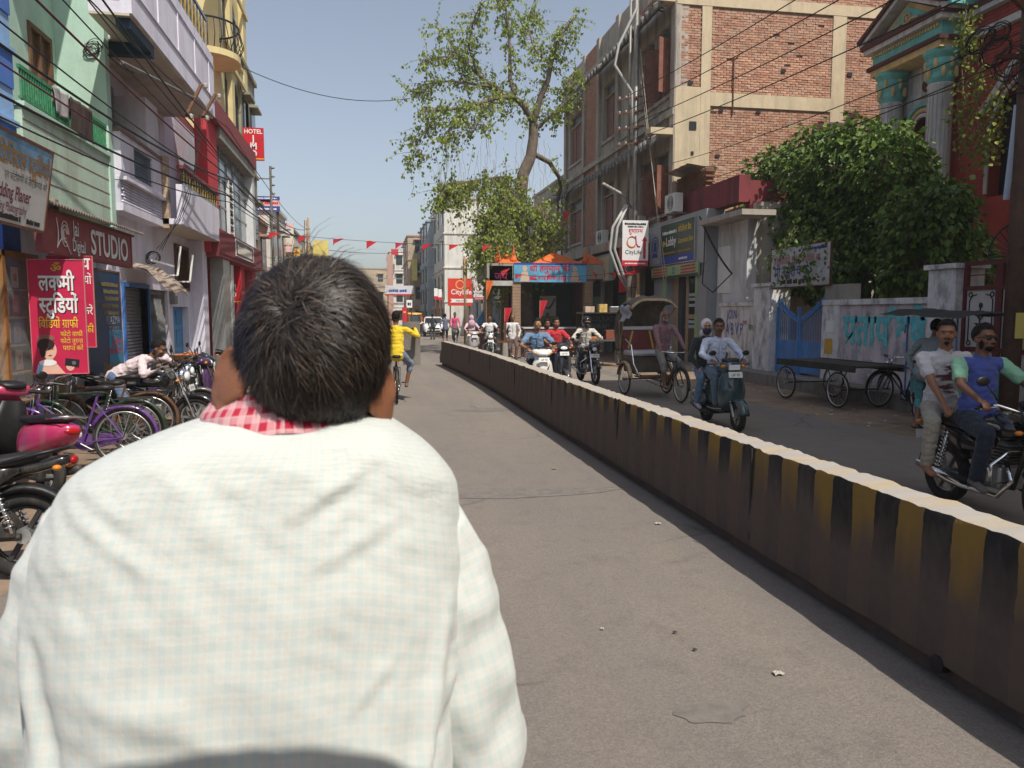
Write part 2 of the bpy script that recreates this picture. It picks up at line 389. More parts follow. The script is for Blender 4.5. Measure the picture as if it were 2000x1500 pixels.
def divider_mat():
    m = bpy.data.materials.new('striped_divider_paint'); m.use_nodes = True; nt = m.node_tree; N = nt.nodes; L = nt.links; b = N['Principled BSDF']
    b.inputs['Roughness'].default_value = .8; b.inputs['Specular IOR Level'].default_value = .25
    tc = N.new('ShaderNodeTexCoord'); co = tc.outputs['Object']; sp = N.new('ShaderNodeSeparateXYZ'); L.new(co, sp.inputs[0])
    def math_(op, a, c=None, d=None):
        n = N.new('ShaderNodeMath'); n.operation = op
        for i, q in enumerate((a, c, d)):
            if q is None: continue
            if isinstance(q, (int, float)): n.inputs[i].default_value = q
            else: L.new(q, n.inputs[i])
        return n.outputs[0]
    def noise(sc, mp=(1, 1, 1), det=5):
        q = N.new('ShaderNodeMapping'); q.inputs['Scale'].default_value = mp; L.new(co, q.inputs[0])
        n = N.new('ShaderNodeTexNoise'); n.inputs['Scale'].default_value = sc; n.inputs['Detail'].default_value = det; n.inputs['Roughness'].default_value = .65; L.new(q.outputs[0], n.inputs['Vector']); return n.outputs[0]
    def mix(f, a, c):
        x = N.new('ShaderNodeMix'); x.data_type = 'RGBA'; L.new(f, x.inputs[0])
        for s, q in ((6, a), (7, c)):
            if isinstance(q, tuple): x.inputs[s].default_value = (*q, 1)
            else: L.new(q, x.inputs[s])
        return x.outputs[2]
    def rng(v, a, z, lo, hi):
        r = N.new('ShaderNodeMapRange'); r.inputs[1].default_value = a; r.inputs[2].default_value = z; r.inputs[3].default_value = lo; r.inputs[4].default_value = hi; L.new(v, r.inputs[0]); return r.outputs[0]
    y = math_('ADD', sp.outputs[1], math_('MULTIPLY', math_('SUBTRACT', noise(9), .5), .03))
    st = math_('GREATER_THAN', math_('FRACT', math_('DIVIDE', math_('SUBTRACT', y, 2.95), .386)), .5)
    side = mix(st, (.22, .132, .03), (.02, .019, .018))
    wear = noise(5, (1, 1, .4)); side = mix(rng(wear, .5, .8, 0, .55), side, (.14, .1, .07))
    # road dust thrown up from the carriageway covers the foot of the paint, with a ragged upper limit; older paint beyond 9 m is nearly bare
    lim = math_('ADD', math_('MULTIPLY', math_('SUBTRACT', noise(2.2, (1, 1, .3)), .5), .9), rng(sp.outputs[1], 2, 14, .56, .88))
    dust = rng(math_('SUBTRACT', lim, sp.outputs[2]), -.12, .14, 0, .93)
    side = mix(dust, side, mix(noise(12), (.075, .055, .047), (.115, .085, .072)))
    top = mix(rng(noise(2.3), .35, .65, 0, 1), (.40, .32, .22), (.36, .33, .29)); top = mix(st, top, mix(noise(20), (.36, .31, .25), (.34, .33, .33)))
    geo = N.new('ShaderNodeNewGeometry'); sn = N.new('ShaderNodeSeparateXYZ'); L.new(geo.outputs['Normal'], sn.inputs[0])
    L.new(mix(math_('GREATER_THAN', sn.outputs[2], .6), side, top), b.inputs['Base Color'])
    bp = N.new('ShaderNodeBump'); bp.inputs['Strength'].default_value = .6; bp.inputs['Distance'].default_value = .01; L.new(noise(28), bp.inputs['Height']); L.new(bp.outputs[0], b.inputs['Normal'])
    return m
m_div = divider_mat()
div = thing('road_divider', 'long low concrete road divider with black and yellow stripes and pale top', 'divider')
def dvd(b):
    prof = [(-.075, 0), (-.075, .085), (-.128, .1), (-.135, .3), (-.122, .55), (-.118, .80), (-.108, .83), (0, .834), (.108, .83), (.118, .8), (.122, .5), (.135, .1), (.08, .085), (.08, 0)]
    rings = []; n = 700
    for i in range(n+1):
        y = -3+29.4*i/n; c = divx(y); fl = .16*max(0, (y-25.2)/1.2)**2
        r = []
        for x, z in prof:
            dz = .012*mnoise.noise(V((y*3.1, x*9, 1)))+.014*mnoise.noise(V((y*14, x*20, 4)))-.03*max(0, mnoise.noise(V((y*5.3, x*60, 8)))-.25) if z > .7 else .01*mnoise.noise(V((y*2, x*5, 7)))
            dx = .012*mnoise.noise(V((y*4, z*6, x*30)))
            r.append(V((c+x*(1+(fl*2 if z < .5 else 0))+dx, y, z+(dz if z > .05 else 0))))
        rings.append(r)
    b.loft(rings)
part('body', m_div, div, dvd, smooth=35)
for y in (5.1, 8.2, 11.4, 14.5, 17.6, 20.7, 23.8):
    bx(div, 'joint', mat('joint_mortar', (.03, .025, .02), .9), (divx(y)-.1325, divx(y)-.121, y-.008, y+.008, .14, .82))
part('drain_hole', M_dark, div, lambda b: b.cyl((2.74, 3.18, .09), (2.69, 3.18, .09), .045, n=12))

# ============================================================ left side of the street
def stain_wall(name, col, st=(.12, .11, .1), amt=.45, **k): return mat(name, col, .85, var=.1, scale=1.6, bump=.25, bscale=22, stain=st, stain_amt=amt, stain_scale=.7, streak=.16, **k)
m_mint = stain_wall('mint_plaster', (.44, .62, .52), (.32, .37, .3), .55)
m_mint2 = stain_wall('pale_mint_tiles', (.45, .58, .47), (.28, .27, .2), .6)
m_blue = stain_wall('blue_plaster', (.09, .2, .56), (.05, .09, .25), .5)
m_lblue = stain_wall('light_blue_plaster', (.3, .5, .8))
m_lilac = stain_wall('lilac_white_plaster', (.70, .68, .78), (.36, .33, .34), .5)
m_lilacd = stain_wall('lilac_trim', (.62, .6, .72), (.3, .27, .3), .5)
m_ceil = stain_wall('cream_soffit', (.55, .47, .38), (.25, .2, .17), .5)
m_grille = mat('green_painted_iron', (.03, .22, .105), .55, var=.25, scale=9, stain=(.35, .34, .2), stain_amt=.5, stain_scale=4, streak=1)
m_redline = mat('red_pointing', (.3, .06, .06), .8)
m_navy = mat('navy_beam', (.02, .04, .07), .6)
m_maroon = stain_wall('maroon_cladding', (.25, .055, .06), (.14, .05, .05), .4)
m_redp = stain_wall('red_pier_paint', (.55, .05, .06), (.35, .03, .04), .3)
m_yel = stain_wall('yellow_plaster', (.64, .54, .28), (.45, .36, .2), .4)
m_conc = stain_wall('raw_concrete', (.3, .28, .24), (.1, .09, .08), .6)

# blue house at the frame edge
t = thing('blue_house', 'blue house with banded blue corner columns beside mint building', 'house', (-4.6, 10.6, 0))
bx(t, 'wall', m_blue, (-4, -.4, -6, .55, .2, 8.4))
for i in range(8):
    z = 3.75+i*.46
    bx(t, 'column_block', m_blue if i % 2 == 0 else m_lblue, (-.4, .12-.02*(i % 2), .08, .62, z, z+(.44 if i % 2 == 0 else .455)))
for i in range(4): bx(t, 'column_band', m_lblue, (-.4, .15, .05, .65, 4.19+i*.92, 4.26+i*.92))
bx(t, 'column', m_blue, (-.4, .1, .1, .6, .2, 3.74))

# mint house
t = thing('mint_house', 'mint green house with green iron balcony railing over the studio sign', 'house', (-4.45, 11.3, 0))
wall(t, 'wall', m_mint, 'x', -.95, -.75, 0, 3.4, 3.2, 9.5, [(2.3, 3.2, 4.5, 6.35), (.9, 1.5, 6.6, 7.2)])
bx(t, 'fin_wall', m_mint, (-.95, .03, 3.4, 3.62, 3.3, 9.6))
bx(t, 'parapet', m_mint2, (-.95, .0, .03, 3.4, 3.35, 4.5))
bx(t, 'parapet_cap', m_mint, (-.12, .05, .0, 3.4, 4.5, 4.56))
for z in (3.62, 3.86, 4.1, 4.34): bx(t, 'pointing_line', m_redline, (.0, .006, .03, 3.42, z, z+.007))
bx(t, 'ground_wall', m_lilacd, (-3.5, -.35, 0, 3.62, .2, 3.3))
bx(t, 'roof_slab', m_mint, (-4, .18, -.1, 3.64, 9.6, 9.8))
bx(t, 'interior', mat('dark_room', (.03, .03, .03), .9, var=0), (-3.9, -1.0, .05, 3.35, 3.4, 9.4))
w = bx(t, 'window', M_wood, (-.86, -.72, 2.3, 2.38, 4.5, 6.35), (-.86, -.72, 3.12, 3.2, 4.5, 6.35), (-.86, -.72, 2.38, 3.12, 6.27, 6.35), (-.86, -.73, 2.72, 2.78, 4.5, 6.27))
for a, c in ((2.38, 2.72), (2.78, 3.12)): bx(w, 'shutter', mat('brown_shutter', (.13, .07, .04), .6, var=.3, scale=6), (-.84, -.79, a, c, 4.5, 6.27))
w = bx(t, 'vent_opening', M_dark, (-.9, -.8, .9, 1.5, 6.6, 7.2))
rl = bx(t, 'railing', m_grille, (-.03, .01, .02, 3.38, 4.98, 5.03), (-.03, .01, .02, 3.38, 4.60, 4.63))
b = MB()
for k in range(44):
    y = .06+k*.0755
    b.box(-.022, .004, y, y+.03, 4.63, 4.98)
    b.box(-.018, 0, y+.01, y+.02, 4.56, 4.6)
    if k % 2: b.ell((-.01, y+.055, 4.9), (.008, .022, .022), n=8, m=6); b.ell((-.01, y+.055, 4.68), (.008, .022, .022), n=8, m=6)
tag(b.build('railing_bars', m_grille, rl), kind='stuff')
def cloth(name, label, cat, m, y0, y1, x, ztop, drop, seed, back=.25, wav=.03):
    def f(u, v):
        y = y0+(y1-y0)*u; s = (v-.25)*drop*1.33
        w = wav*mnoise.noise(V((y*7, seed, v*2)))
        if v < .25: return V((x-.02-.02*v, y, ztop-back*(1-v/.25)))
        return V((x+.02+.03*sin(u*9+seed)*(v-.2)+w, y+w*.5, ztop+.01-s))
    b = MB(); b.grid(f, 24, 16); o = b.build(name, m, None, smooth=True)
    md = o.modifiers.new('thick', 'SOLIDIFY'); md.thickness = .008
    return tag(o, label, cat)
cloth('towel', 'grey towel hung over the green balcony railing', 'towel', mat('grey_towel', (.3, .28, .28), .95, var=.2, scale=14), 12.35, 12.85, -4.43, 5.04, .38, 1.)
cloth('blanket', 'dark brown blanket hung over the green balcony railing', 'blanket', mat('brown_blanket', (.06, .04, .034), .95, var=.3, scale=18), 12.95, 13.85, -4.42, 5.05, .52, 4.)
def coil(name, label, c, r, n, m=M_wire, axis=(0, 1, 0), seed=0):
    rnd = random.Random(seed); b = MB(); c = V(c); ax = V(axis).normalized(); u = ax.orthogonal().normalized(); w = ax.cross(u); pts = []
    for i in range(n*10):
        a = 2*pi*i/10; rr = r*(.7+.6*mnoise.noise(V((i*.17, seed, 0)))); pts.append(c+u*cos(a)*rr*1.2+w*sin(a)*rr+ax*.08*mnoise.noise(V((i*.2, seed, 5)))+u*.12*r*mnoise.noise(V((i*.07, seed, 9)))*4)
    b.tube(pts, .006, 5); return tag(b.build(name, m, None, smooth=True), label, 'cable')
coil('cable_coil', 'coiled spare black cable hanging against the mint wall', (-4.62, 14.66, 6.3), .14, 6)

# red studio fascia with tin sheet
t = board('studio_fascia', 'faded red shop fascia with white STUDIO lettering under tin sheet', 'sign', (-3.7, 9.75, 2.53), (0, 1, 0), 3.38, .46, mat('faded_red_board', (.26, .05, .055), .6, var=.2, scale=2, stain=(.3, .12, .1), stain_amt=.5), .06, frame=mat('fascia_frame', (.2, .05, .05), .7))
M_shade = flat('letter_shadow', (.02, .02, .02))
for q, dx, z in ((M_shade, .018, .004), (M_white, 0, .008)):
    text('STUDIO', t, q, 1.58+dx, .07-dx*.6, .46, .022, .98, z=z); text('Jai', t, q, .96+dx, .25-dx*.6, .27, .012, .85, z=z); text('Digital', t, q, .92+dx, .05-dx*.6, .22, .01, .8, z=z)
def swirl(b):
    for r in (.05, .09, .13): b.tube([V((.68+r*.9*cos(a), .24+r*1.2*sin(a), .012)) for a in [i*.35 for i in range(16)]], .006, 5)
    b.tube([V((.45+.4*s, .06+.1*sin(s*4)+.02, .012)) for s in [i/12 for i in range(13)]], .007, 5); b.tube([V((.42+.05*sin(s*3), .05+.36*s, .012)) for s in [i/12 for i in range(13)]], .007, 5)
part('emblem', M_white, t, swirl)
m_tin = mat('old_tin_sheet', (.3, .26, .22), .6, .4, var=.3, scale=3, stain=(.15, .07, .04), stain_amt=.7)
def tin(x0, z0, x1, z1, y0, y1, pitch=.09, amp=.02):
    b = MB(); n = int((y1-y0)/pitch*4)
    def f(u, v):
        y = y0+(y1-y0)*u; a = amp*sin(2*pi*(y-y0)/pitch); return V((x0+(x1-x0)*v, y, z0+(z1-z0)*v+a))
    b.grid(f, n, 2); return b
o = tin(-4.44, 3.36, -3.55, 3.05, 9.7, 13.35).build('tin_awning', m_tin, None, smooth=True); o.modifiers.new('t', 'SOLIDIFY').thickness = .004
tag(o, 'corrugated tin sheet awning above the red studio fascia', 'awning')
bx(thing('awning_beam', 'wooden beam carrying the tin awning over the studio shop', 'beam'), 'beam', M_wood, (-3.75, -3.69, 9.7, 13.3, 3.0, 3.03))

# flex board at far left
m_flex = mat('flex_sky_print', (.62, .62, .6), .5, var=.06)
t = board('studio_flex_board', 'pale flex board with Hindi studio lettering and purple English lines', 'sign', (-3.62, 7.3, 2.72), (0, 1, .0), 2.3, .86, m_flex, .03, frame=M_wood, v=(.16, 0, 1))
patch(t, mat('flex_blue_band', (.16, .32, .5), .5, var=.5, scale=3), 0, 2.3, .6, .86)
m_gold = flat('ochre_print', (.36, .18, .03))
text('श^ी िडिजटल स~टूिडयो', t, m_gold, 2.27, .56, .26, .012, .78, 'R'); text('एवं फोटोग^ाफी के िलए सम~पक करें', t, M_dark, 2.25, .43, .105, .002, .8, 'R')
text('Wedding Planer', t, M_maroonp, 1.88, .24, .2, .012, .72, 'R'); text('Wedding Photography', t, M_maroonp, 1.82, .11, .13, .006, .72, 'R'); bars(t, M_dark, .6, 1.7, .03, .055, 5); bars(t, M_dark, 1.85, 2.2, .03, .055, 6)
# wooden show case below
t = thing('show_case', 'wooden glass-fronted show case with framed photos at the studio entrance', 'cabinet', (-4.3, 9.2, .2))
m_teak = mat('varnished_teak', (.3, .15, .05), .45, var=.25, scale=6, streak=.1, stain=(.12, .05, .02), stain_amt=.5)
bx(t, 'carcass', m_teak, (-.45, -.4, 0, 1.95, .45, 2.35), (-.4, .02, 0, .06, .0, 2.35), (-.4, .02, 1.89, 1.95, 0, 2.35), (-.4, .02, .92, 1.0, 0, 2.35), (-.4, .02, .06, 1.89, 2.28, 2.35), (-.4, .02, .06, 1.89, .45, .5))
bx(t, 'base_panel', m_lblue, (-.44, .0, .02, 1.93, 0, .45))
bx(t, 'back', mat('show_case_lining', (.1, .09, .08), .8), (-.41, -.38, .06, 1.89, .5, 2.28))
m_gl = mat('clear_pane', (.9, .95, .95), .03, var=0, alpha=.12, spec=.6)
for a in (.06, 1.0): bx(t, 'pane', m_gl, (-.01, -.004, a, a+.88, .5, 2.28))
for k, z in enumerate((.85, 1.2, 1.55, 1.9)):
    bx(t, 'shelf', m_teak, (-.38, -.05, .06, 1.89, z-.02, z))
rnd = random.Random(3)
for k, z in enumerate((.52, .87, 1.22, 1.57, 1.92)):
    for j in range(6):
        y = 9.34+j*.3; c = [(.7, .6, .6), (.55, .08, .15), (.3, .4, .6), (.65, .5, .35), (.15, .05, .25), (.5, .55, .5)][(k*5+j*2) % 6]
        p = thing('photo_print', f"small {['pale','red','blue','tan','violet','grey'][(k*5+j*2)%6]} photo print in row {['one','two','three','four','five'][k]} of the studio show case, {['first','second','third','fourth','fifth','sixth'][j]} along", 'photo', (-4.45, y, z+.2), group='photo prints in the show case')
        bx(p, 'print', flat('print_%d' % ((k*5+j*2) % 6), c), (-.01, .0, -.1, .1, 0, .26)); bx(p, 'face_patch', flat('print_skin', (.45, .25, .16)), (0, .003, -.04, .04, .08, .18))
# hanging poster pair
m_pink = mat('crimson_flex', (.5, .02, .07), .45, var=.12, scale=3)
m_skin0 = flat('printed_skin', (.7, .42, .32)); m_hairp = flat('printed_hair', (.03, .018, .015))
def poster(name, label, o, w, h, lean):
    t = board(name, label, 'poster', o, (1, 0.02, 0), w, h, m_pink, .02, frame=flat('poster_edge', (.55, .2, .2)), v=(lean, 0, 1), fw=.008); return t
P0 = at(66, 730, Y=10.4); P1 = at(172, 726, Y=10.4); PT = at(62, 507, Y=10.4)
pw = P1.x-P0.x; ph = PT.z-P0.z
t = poster('studio_poster', 'crimson hanging poster with white Hindi studio letters and woman holding a camera', P0, pw, ph, -.06)
om = text('ॐ', t, M_yellow, pw*.5, ph*.895, .14, .01, 1, 'C')
for q, d, z in ((M_shade, .01, .004), (M_white, 0, .008)):
    text('लक~ष~मी', t, q, pw*.5+d, ph*.735-d, .275, .022, .60, 'C', z=z); text('स~टुिडयों', t, q, pw*.52+d, ph*.54-d, .275, .022, .60, 'C', z=z)
text('िविडयों ग^ाफी', t, M_yellow, pw*.5, ph*.405, .155, .008, .62, 'C')
for i, s in enumerate(('फोटो ग^ाफी', 'फोटो तुरन~त', 'पराप~त करें')): text(s, t, M_yellow, pw*.93, ph*(.33-.062*i), .085, .004, .75, 'R')
def blob(b, cx, cy, rx, ry, z, n=20, ph0=0.):
    b.add([(cx+rx*cos(2*pi*i/n+ph0), cy+ry*sin(2*pi*i/n+ph0), z) for i in range(n)], [tuple(range(n))])
wm = part('printed_woman', m_skin0, t, lambda b: (blob(b, .19, .29, .085, .115, .006), b.quad((.06, 0, .004), (.36, 0, .004), (.27, .12, .004), (.12, .12, .004)), b.quad((.15, .1, .0045), (.23, .1, .0045), (.23, .2, .0045), (.15, .2, .0045)), blob(b, .42, .1, .05, .07, .005)))
part('printed_hair', m_hairp, wm, lambda b: (blob(b, .155, .36, .1, .075, .007), blob(b, .115, .29, .035, .09, .0065)))
part('printed_topknot', flat('printed_hair_light', (.25, .1, .08)), wm, lambda b: blob(b, .16, .44, .1, .045, .0055))
part('printed_scarf', M_white, wm, lambda b: blob(b, .17, .135, .1, .04, .0075)); part('printed_blouse', m_lblue, wm, lambda b: b.quad((.03, 0, .008), (.09, 0, .008), (.12, .1, .008), (.06, .12, .008)))
part('printed_features', flat('printed_lip', (.3, .05, .05)), wm, lambda b: (blob(b, .2, .225, .022, .008, .008), blob(b, .165, .305, .016, .006, .008), blob(b, .23, .305, .016, .006, .008)))
part('printed_camera', M_dark, t, lambda b: (b.quad((.36, .1, .008), (.52, .08, .008), (.53, .17, .008), (.37, .19, .008)), blob(b, .46, .13, .045, .045, .009))); part('printed_lens', flat('printed_glass', (.12, .13, .15)), t, lambda b: blob(b, .465, .13, .025, .025, .01))
P0 = at(100, 678, Y=11.0); P1 = at(187, 674, Y=11.0); PT = at(100, 500, Y=11.0); pw = P1.x-P0.x; ph = PT.z-P0.z
t = poster('rear_studio_poster', 'second crimson poster half hidden behind the woman poster', P0, pw, ph, -.02)
text('जय', t, M_white, pw*.95, ph*.86, .22, .02, .8, 'R'); text('स~टुिडयों', t, M_white, pw*.97, ph*.70, .16, .012, .7, 'R'); text('फोटो', t, M_white, pw*.75, ph*.5, .13, .01, .7, 'R'); text('करें', t, M_white, pw*.97, ph*.36, .15, .01, .7, 'R'); text('ग^ाफी', t, M_yellow, pw*.97, ph*.16, .14, .01, .7, 'R')
# blue advertising panel beside it
t = board('blue_studio_panel', 'tall blue studio advertising panel beside the rolling shutter', 'sign', (-4.42, 12.9, .75), (0, 1, 0), 2.0, 1.75, mat('deep_blue_print', (.01, .05, .12), .4, var=.3, scale=2), .03, frame=M_wood)
patch(t, flat('cyan_wedge', (.02, .25, .42)), 1.3, 2.0, .02, .75)
for i in range(5): bars(t, flat('dim_ochre', (.2, .15, .06)), 1.0+.1*(i % 3), 1.9, 1.5-i*.12, .07, i)
text('PLAZMA', t, flat('dim_white', (.35, .36, .38)), 1.92, .86, .2, 0, .95, 'R'); text('THALI', t, flat('dim_white', (.35, .36, .38)), 1.85, .68, .2, 0, .95, 'R'); text('Digital', t, M_red, 1.95, .5, .22, .01, .9, 'R'); text('exibition', t, M_red, 1.95, .34, .22, .01, .9, 'R'); text('Digital Studio', t, m_gold, 1.95, .08, .2, .008, .9, 'R')
# entrance post and shop counter under the fascia
tag(bx(None, 'shop_post', mat('post_paint', (.3, .25, .2), .8, var=.3, scale=5, stain=(.4, .22, .05), stain_amt=.8), (-4.2, -4.08, 11.25, 11.37, .2, 3.3)), 'weathered square shop post behind the crimson posters', 'post')
tag(bx(None, 'shop_counter', mat('grey_counter', (.25, .24, .23), .7, var=.2), (-4.4, -4.02, 11.5, 12.8, .2, .85)), 'grey shop counter below the crimson posters', 'counter')

# lilac house
t = thing('lilac_house', 'lilac white house with gold balustrade balcony and overhanging upper floor', 'house', (-4.6, 14.95, 0))
wall(t, 'ground_wall', m_lilac, 'x', -.4, 0, 0, 7.6, .2, 3.75, [(.75, 2.35, .2, 2.3), (2.45, 4.0, .2, 2.3), (4.45, 6.0, .2, 1.95), (4.75, 6.1, 2.35, 3.45)])
wall(t, 'upper_wall', m_lilac, 'x', -.5, -.3, 0, 9.6, 3.75, 6.6, [(1.2, 1.8, 5.2, 6.2), (4.7, 5.3, 4.9, 5.5)])
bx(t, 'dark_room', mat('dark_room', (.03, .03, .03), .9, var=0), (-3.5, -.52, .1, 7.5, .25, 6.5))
for a, c, z0, z1 in ((1.2, 1.8, 5.2, 6.2), (4.7, 5.3, 4.9, 5.5)): bx(t, 'window', M_dark, (-.46, -.42, a, c, z0, z1))
# left bay: parapet with frieze and mesh window
wall(t, 'bay_parapet', m_lilac, 'x', .1, .3, -.02, 2.65, 4.22, 5.0, [(.75, 2.0, 4.32, 4.9)])
bx(t, 'bay_floor', m_lilac, (-.3, .3, -.02, 2.65, 3.62, 3.76)); bx(t, 'bay_cap', mat('brown_coping', (.2, .12, .1), .7), (.06, .34, -.04, 2.66, 5.0, 5.05))
bx(t, 'bay_ledge', m_lilac, (.1, .38, -.03, 2.68, 4.16, 4.22)); bx(t, 'frieze_back', m_lilacd, (.1, .26, -.02, 2.65, 3.76, 4.16))
b = MB()
for r in range(7):
    for k in range(34):
        y = .02+k*.0775+(.039 if r % 2 else 0); b.prism([(y, 3.785+r*.054), (y+.034, 3.765+r*.054+.048), (y+.068, 3.785+r*.054)], .26, .295, 'x')
tag(b.build('frieze_scales', m_lilac, t), kind='stuff')
w = bx(t, 'mesh_window', mat('blue_grey_glass', (.22, .33, .42), .3, var=.1), (.17, .2, .75, 2.0, 4.32, 4.9))
b = MB()
for k in range(17): b.box(.255, .262, .77+k*.075, .776+k*.075, 4.32, 4.9)
for k in range(8): b.box(.262, .268, .75, 2.0, 4.36+k*.07, 4.365+k*.07)
tag(b.build('mesh_bars', M_dark, w), kind='stuff')
bx(t, 'pillar', mat('white_plaster_pillar', (.62, .6, .64), .85, var=.1, stain=(.4, .3, .25), stain_amt=.4), (-.3, .28, 1.75, 2.65, 5.05, 6.05))
bx(t, 'pillar', m_lilac, (-.25, .05, .15, .4, 5.05, 6.6)); bx(t, 'broken_pillar', mat('bare_brick_edge', (.4, .3, .22), .9, var=.4, scale=14, bump=.6), (.28, .42, 2.66, 2.84, 3.6, 5.1))
# balcony with balustrade
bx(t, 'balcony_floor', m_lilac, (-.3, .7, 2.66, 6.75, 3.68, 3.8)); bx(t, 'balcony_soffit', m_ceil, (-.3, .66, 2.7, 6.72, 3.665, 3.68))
bx(t, 'balcony_skirt', m_lilac, (.58, .7, 2.66, 6.75, 3.8, 4.52)); bx(t, 'balcony_end', m_lilac, (-.3, .58, 6.63, 6.75, 3.8, 4.9))
bl = bx(t, 'balustrade', M_blackpaint, (.6, .68, 2.86, 6.73, 4.52, 4.58), (.64, .655, 2.86, 6.73, 4.58, 4.86)); bx(bl, 'handrail', mat('maroon_handrail', (.2, .05, .05), .5), (.56, .72, 2.84, 6.77, 4.88, 4.95))
m_goldp = mat('gold_paint', (.55, .38, .09), .4, .3, var=.25, scale=9)
b = MB()
b.lathe([(.012, 0), (.035, .03), (.02, .07), (.045, .14), (.02, .2), (.03, .25), (.012, .28)], n=8)
bm_ = b.mesh('baluster', m_goldp, True)
for k in range(14):
    o = bpy.data.objects.new('baluster', bm_); COL.objects.link(o); o.parent = bl; o.location = (.668, 2.98+k*.278, 4.585); o.scale = (.5, .5, 1)
# overhanging storey
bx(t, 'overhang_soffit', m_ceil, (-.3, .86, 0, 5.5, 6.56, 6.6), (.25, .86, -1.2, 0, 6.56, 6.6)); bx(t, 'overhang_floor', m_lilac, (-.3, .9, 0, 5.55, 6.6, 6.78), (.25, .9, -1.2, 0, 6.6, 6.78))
bx(t, 'overhang_parapet', m_lilac, (.72, .9, -1.2, 5.55, 6.78, 8.05)); bx(t, 'overhang_end', m_lilac, (-.3, .72, 5.4, 5.55, 6.78, 8.05))
for z in (6.98, 7.78): bx(t, 'moulding', m_lilac, (.9, .925, -1.1, 5.5, z, z+.03))
for y in (.4, 1.9, 3.4, 4.9): bx(t, 'moulding_upright', m_lilac, (.9, .92, y, y+.03, 7.01, 7.78))
bx(t, 'beam', m_navy, (-.3, .84, .1, .3, 6.35, 6.555)); bx(t, 'edge_beam', m_navy, (.62, .84, -1.1, .1, 6.4, 6.557))
gr = bx(t, 'upper_railing', M_blackpaint, (.74, .8, -1.1, 5.5, 8.85, 8.92), (.76, .775, -1.1, 5.5, 8.05, 8.85))
for k in range(19):
    o = bpy.data.objects.new('baluster', bm_); COL.objects.link(o); o.parent = gr; o.location = (.8, -1.0+k*.345, 8.15); o.scale = (.5, .5, 2.2)
bx(t, 'upper_room', m_lilac, (-3, -.4, .05, 5.5, 6.8, 11.5), (-.5, -.3, 5.55, 9.6, 6.61, 6.88))
# ground floor doors
sh = bx(t, 'rolling_shutter', mat('grey_shutter', (.24, .25, .28), .5, .5, var=.15), (-.2, -.16, .75, 2.35, .2, 2.3))
b = MB(); b.box(0, .03, 0, 1.6, 0, .045); ms = b.mesh('slat', mat('grey_shutter', (0, 0, 0)))
for k in range(30):
    o = bpy.data.objects.new('slat', ms); COL.objects.link(o); o.parent = sh; o.location = (-.16, .75, .22+k*.068)
bx(t, 'shutter_frame', mat('blue_frame', (.05, .16, .45), .6), (-.15, .04, .66, .75, .2, 2.38), (-.15, .04, 2.35, 2.43, .2, 2.38), (-.15, .04, .75, 2.35, 2.3, 2.38))
gt = bx(t, 'folding_gate', M_steel, (-.1, -.06, 2.5, 4.0, 2.2, 2.28), (-.1, -.06, 2.5, 4.0, .25, .3)); b = MB()
for k in range(15): b.box(-.11, -.05, 2.5+k*.1, 2.53+k*.1, .2, 2.28)
for k in range(14):
    for j in range(4): b.beam((-.05, 2.515+k*.1, .4+j*.45), (-.05, 2.615+k*.1, .85+j*.45), .012, .006)
tag(b.build('gate_bars', mat('grey_gate', (.3, .3, .3), .5, .6, var=.2), gt), kind='stuff')
d = bx(t, 'door', mat('sky_blue_door', (.05, .3, .55), .5, var=.2, scale=4, stain=(.1, .2, .25), stain_amt=.4), (-.22, -.15, 4.45, 5.21, .2, 1.95), (-.22, -.15, 5.23, 6.0, .2, 1.95))
for a in (4.53, 5.31):
    for z0, z1 in ((.35, .85), (.95, 1.4), (1.5, 1.85)): bx(d, 'panel', mat('deep_blue_panel', (.03, .2, .42), .5, var=.2), (-.15, -.135, a, a+.6, z0, z1))
w = bx(t, 'window', mat('rusty_grille', (.16, .08, .05), .8, var=.3), (-.05, .05, 4.75, 4.82, 2.35, 3.45), (-.05, .05, 6.03, 6.1, 2.35, 3.45), (-.05, .05, 4.82, 6.03, 3.38, 3.45), (-.05, .05, 4.82, 6.03, 2.35, 2.42)); b = MB()
for k in range(12): b.box(0, .02, 4.9+k*.095, 4.912+k*.095, 2.42, 3.38)
tag(b.build('window_bars', M_rust, w), kind='stuff'); bx(w, 'pane', M_glass, (-.12, -.1, 4.8, 6.05, 2.4, 3.4))
bx(t, 'plinth', m_kerb, (0, .55, 4.2, 7.6, .2, .34)); bx(t, 'corner_pillar', m_lilac, (-.1, .35, 6.2, 6.75, .2, 3.66)); bx(t, 'steps', mat('brick_steps', (.3, .16, .11), .9, var=.3, scale=8), (.55, 1.0, 5.4, 8.6, -.02, .2))
# torn tarpaulin awning
def tarp(b):
    def f(u, v):
        n = mnoise.noise(V((u*5, v*3, 2))); return V((-4.55+.75*v, 15.75+1.75*u, 2.75-.42*v*v-.12*v+.09*n+.015*sin(u*14)*v))
    b.grid(f, 26, 10)
o = part('tarpaulin', mat('brown_tarpaulin', (.32, .25, .2), .8, var=.3, scale=5), None, tarp, smooth=True); o.modifiers.new('t', 'SOLIDIFY').thickness = .006
tag(o, 'torn brown tarpaulin awning above the grey rolling shutter', 'awning')
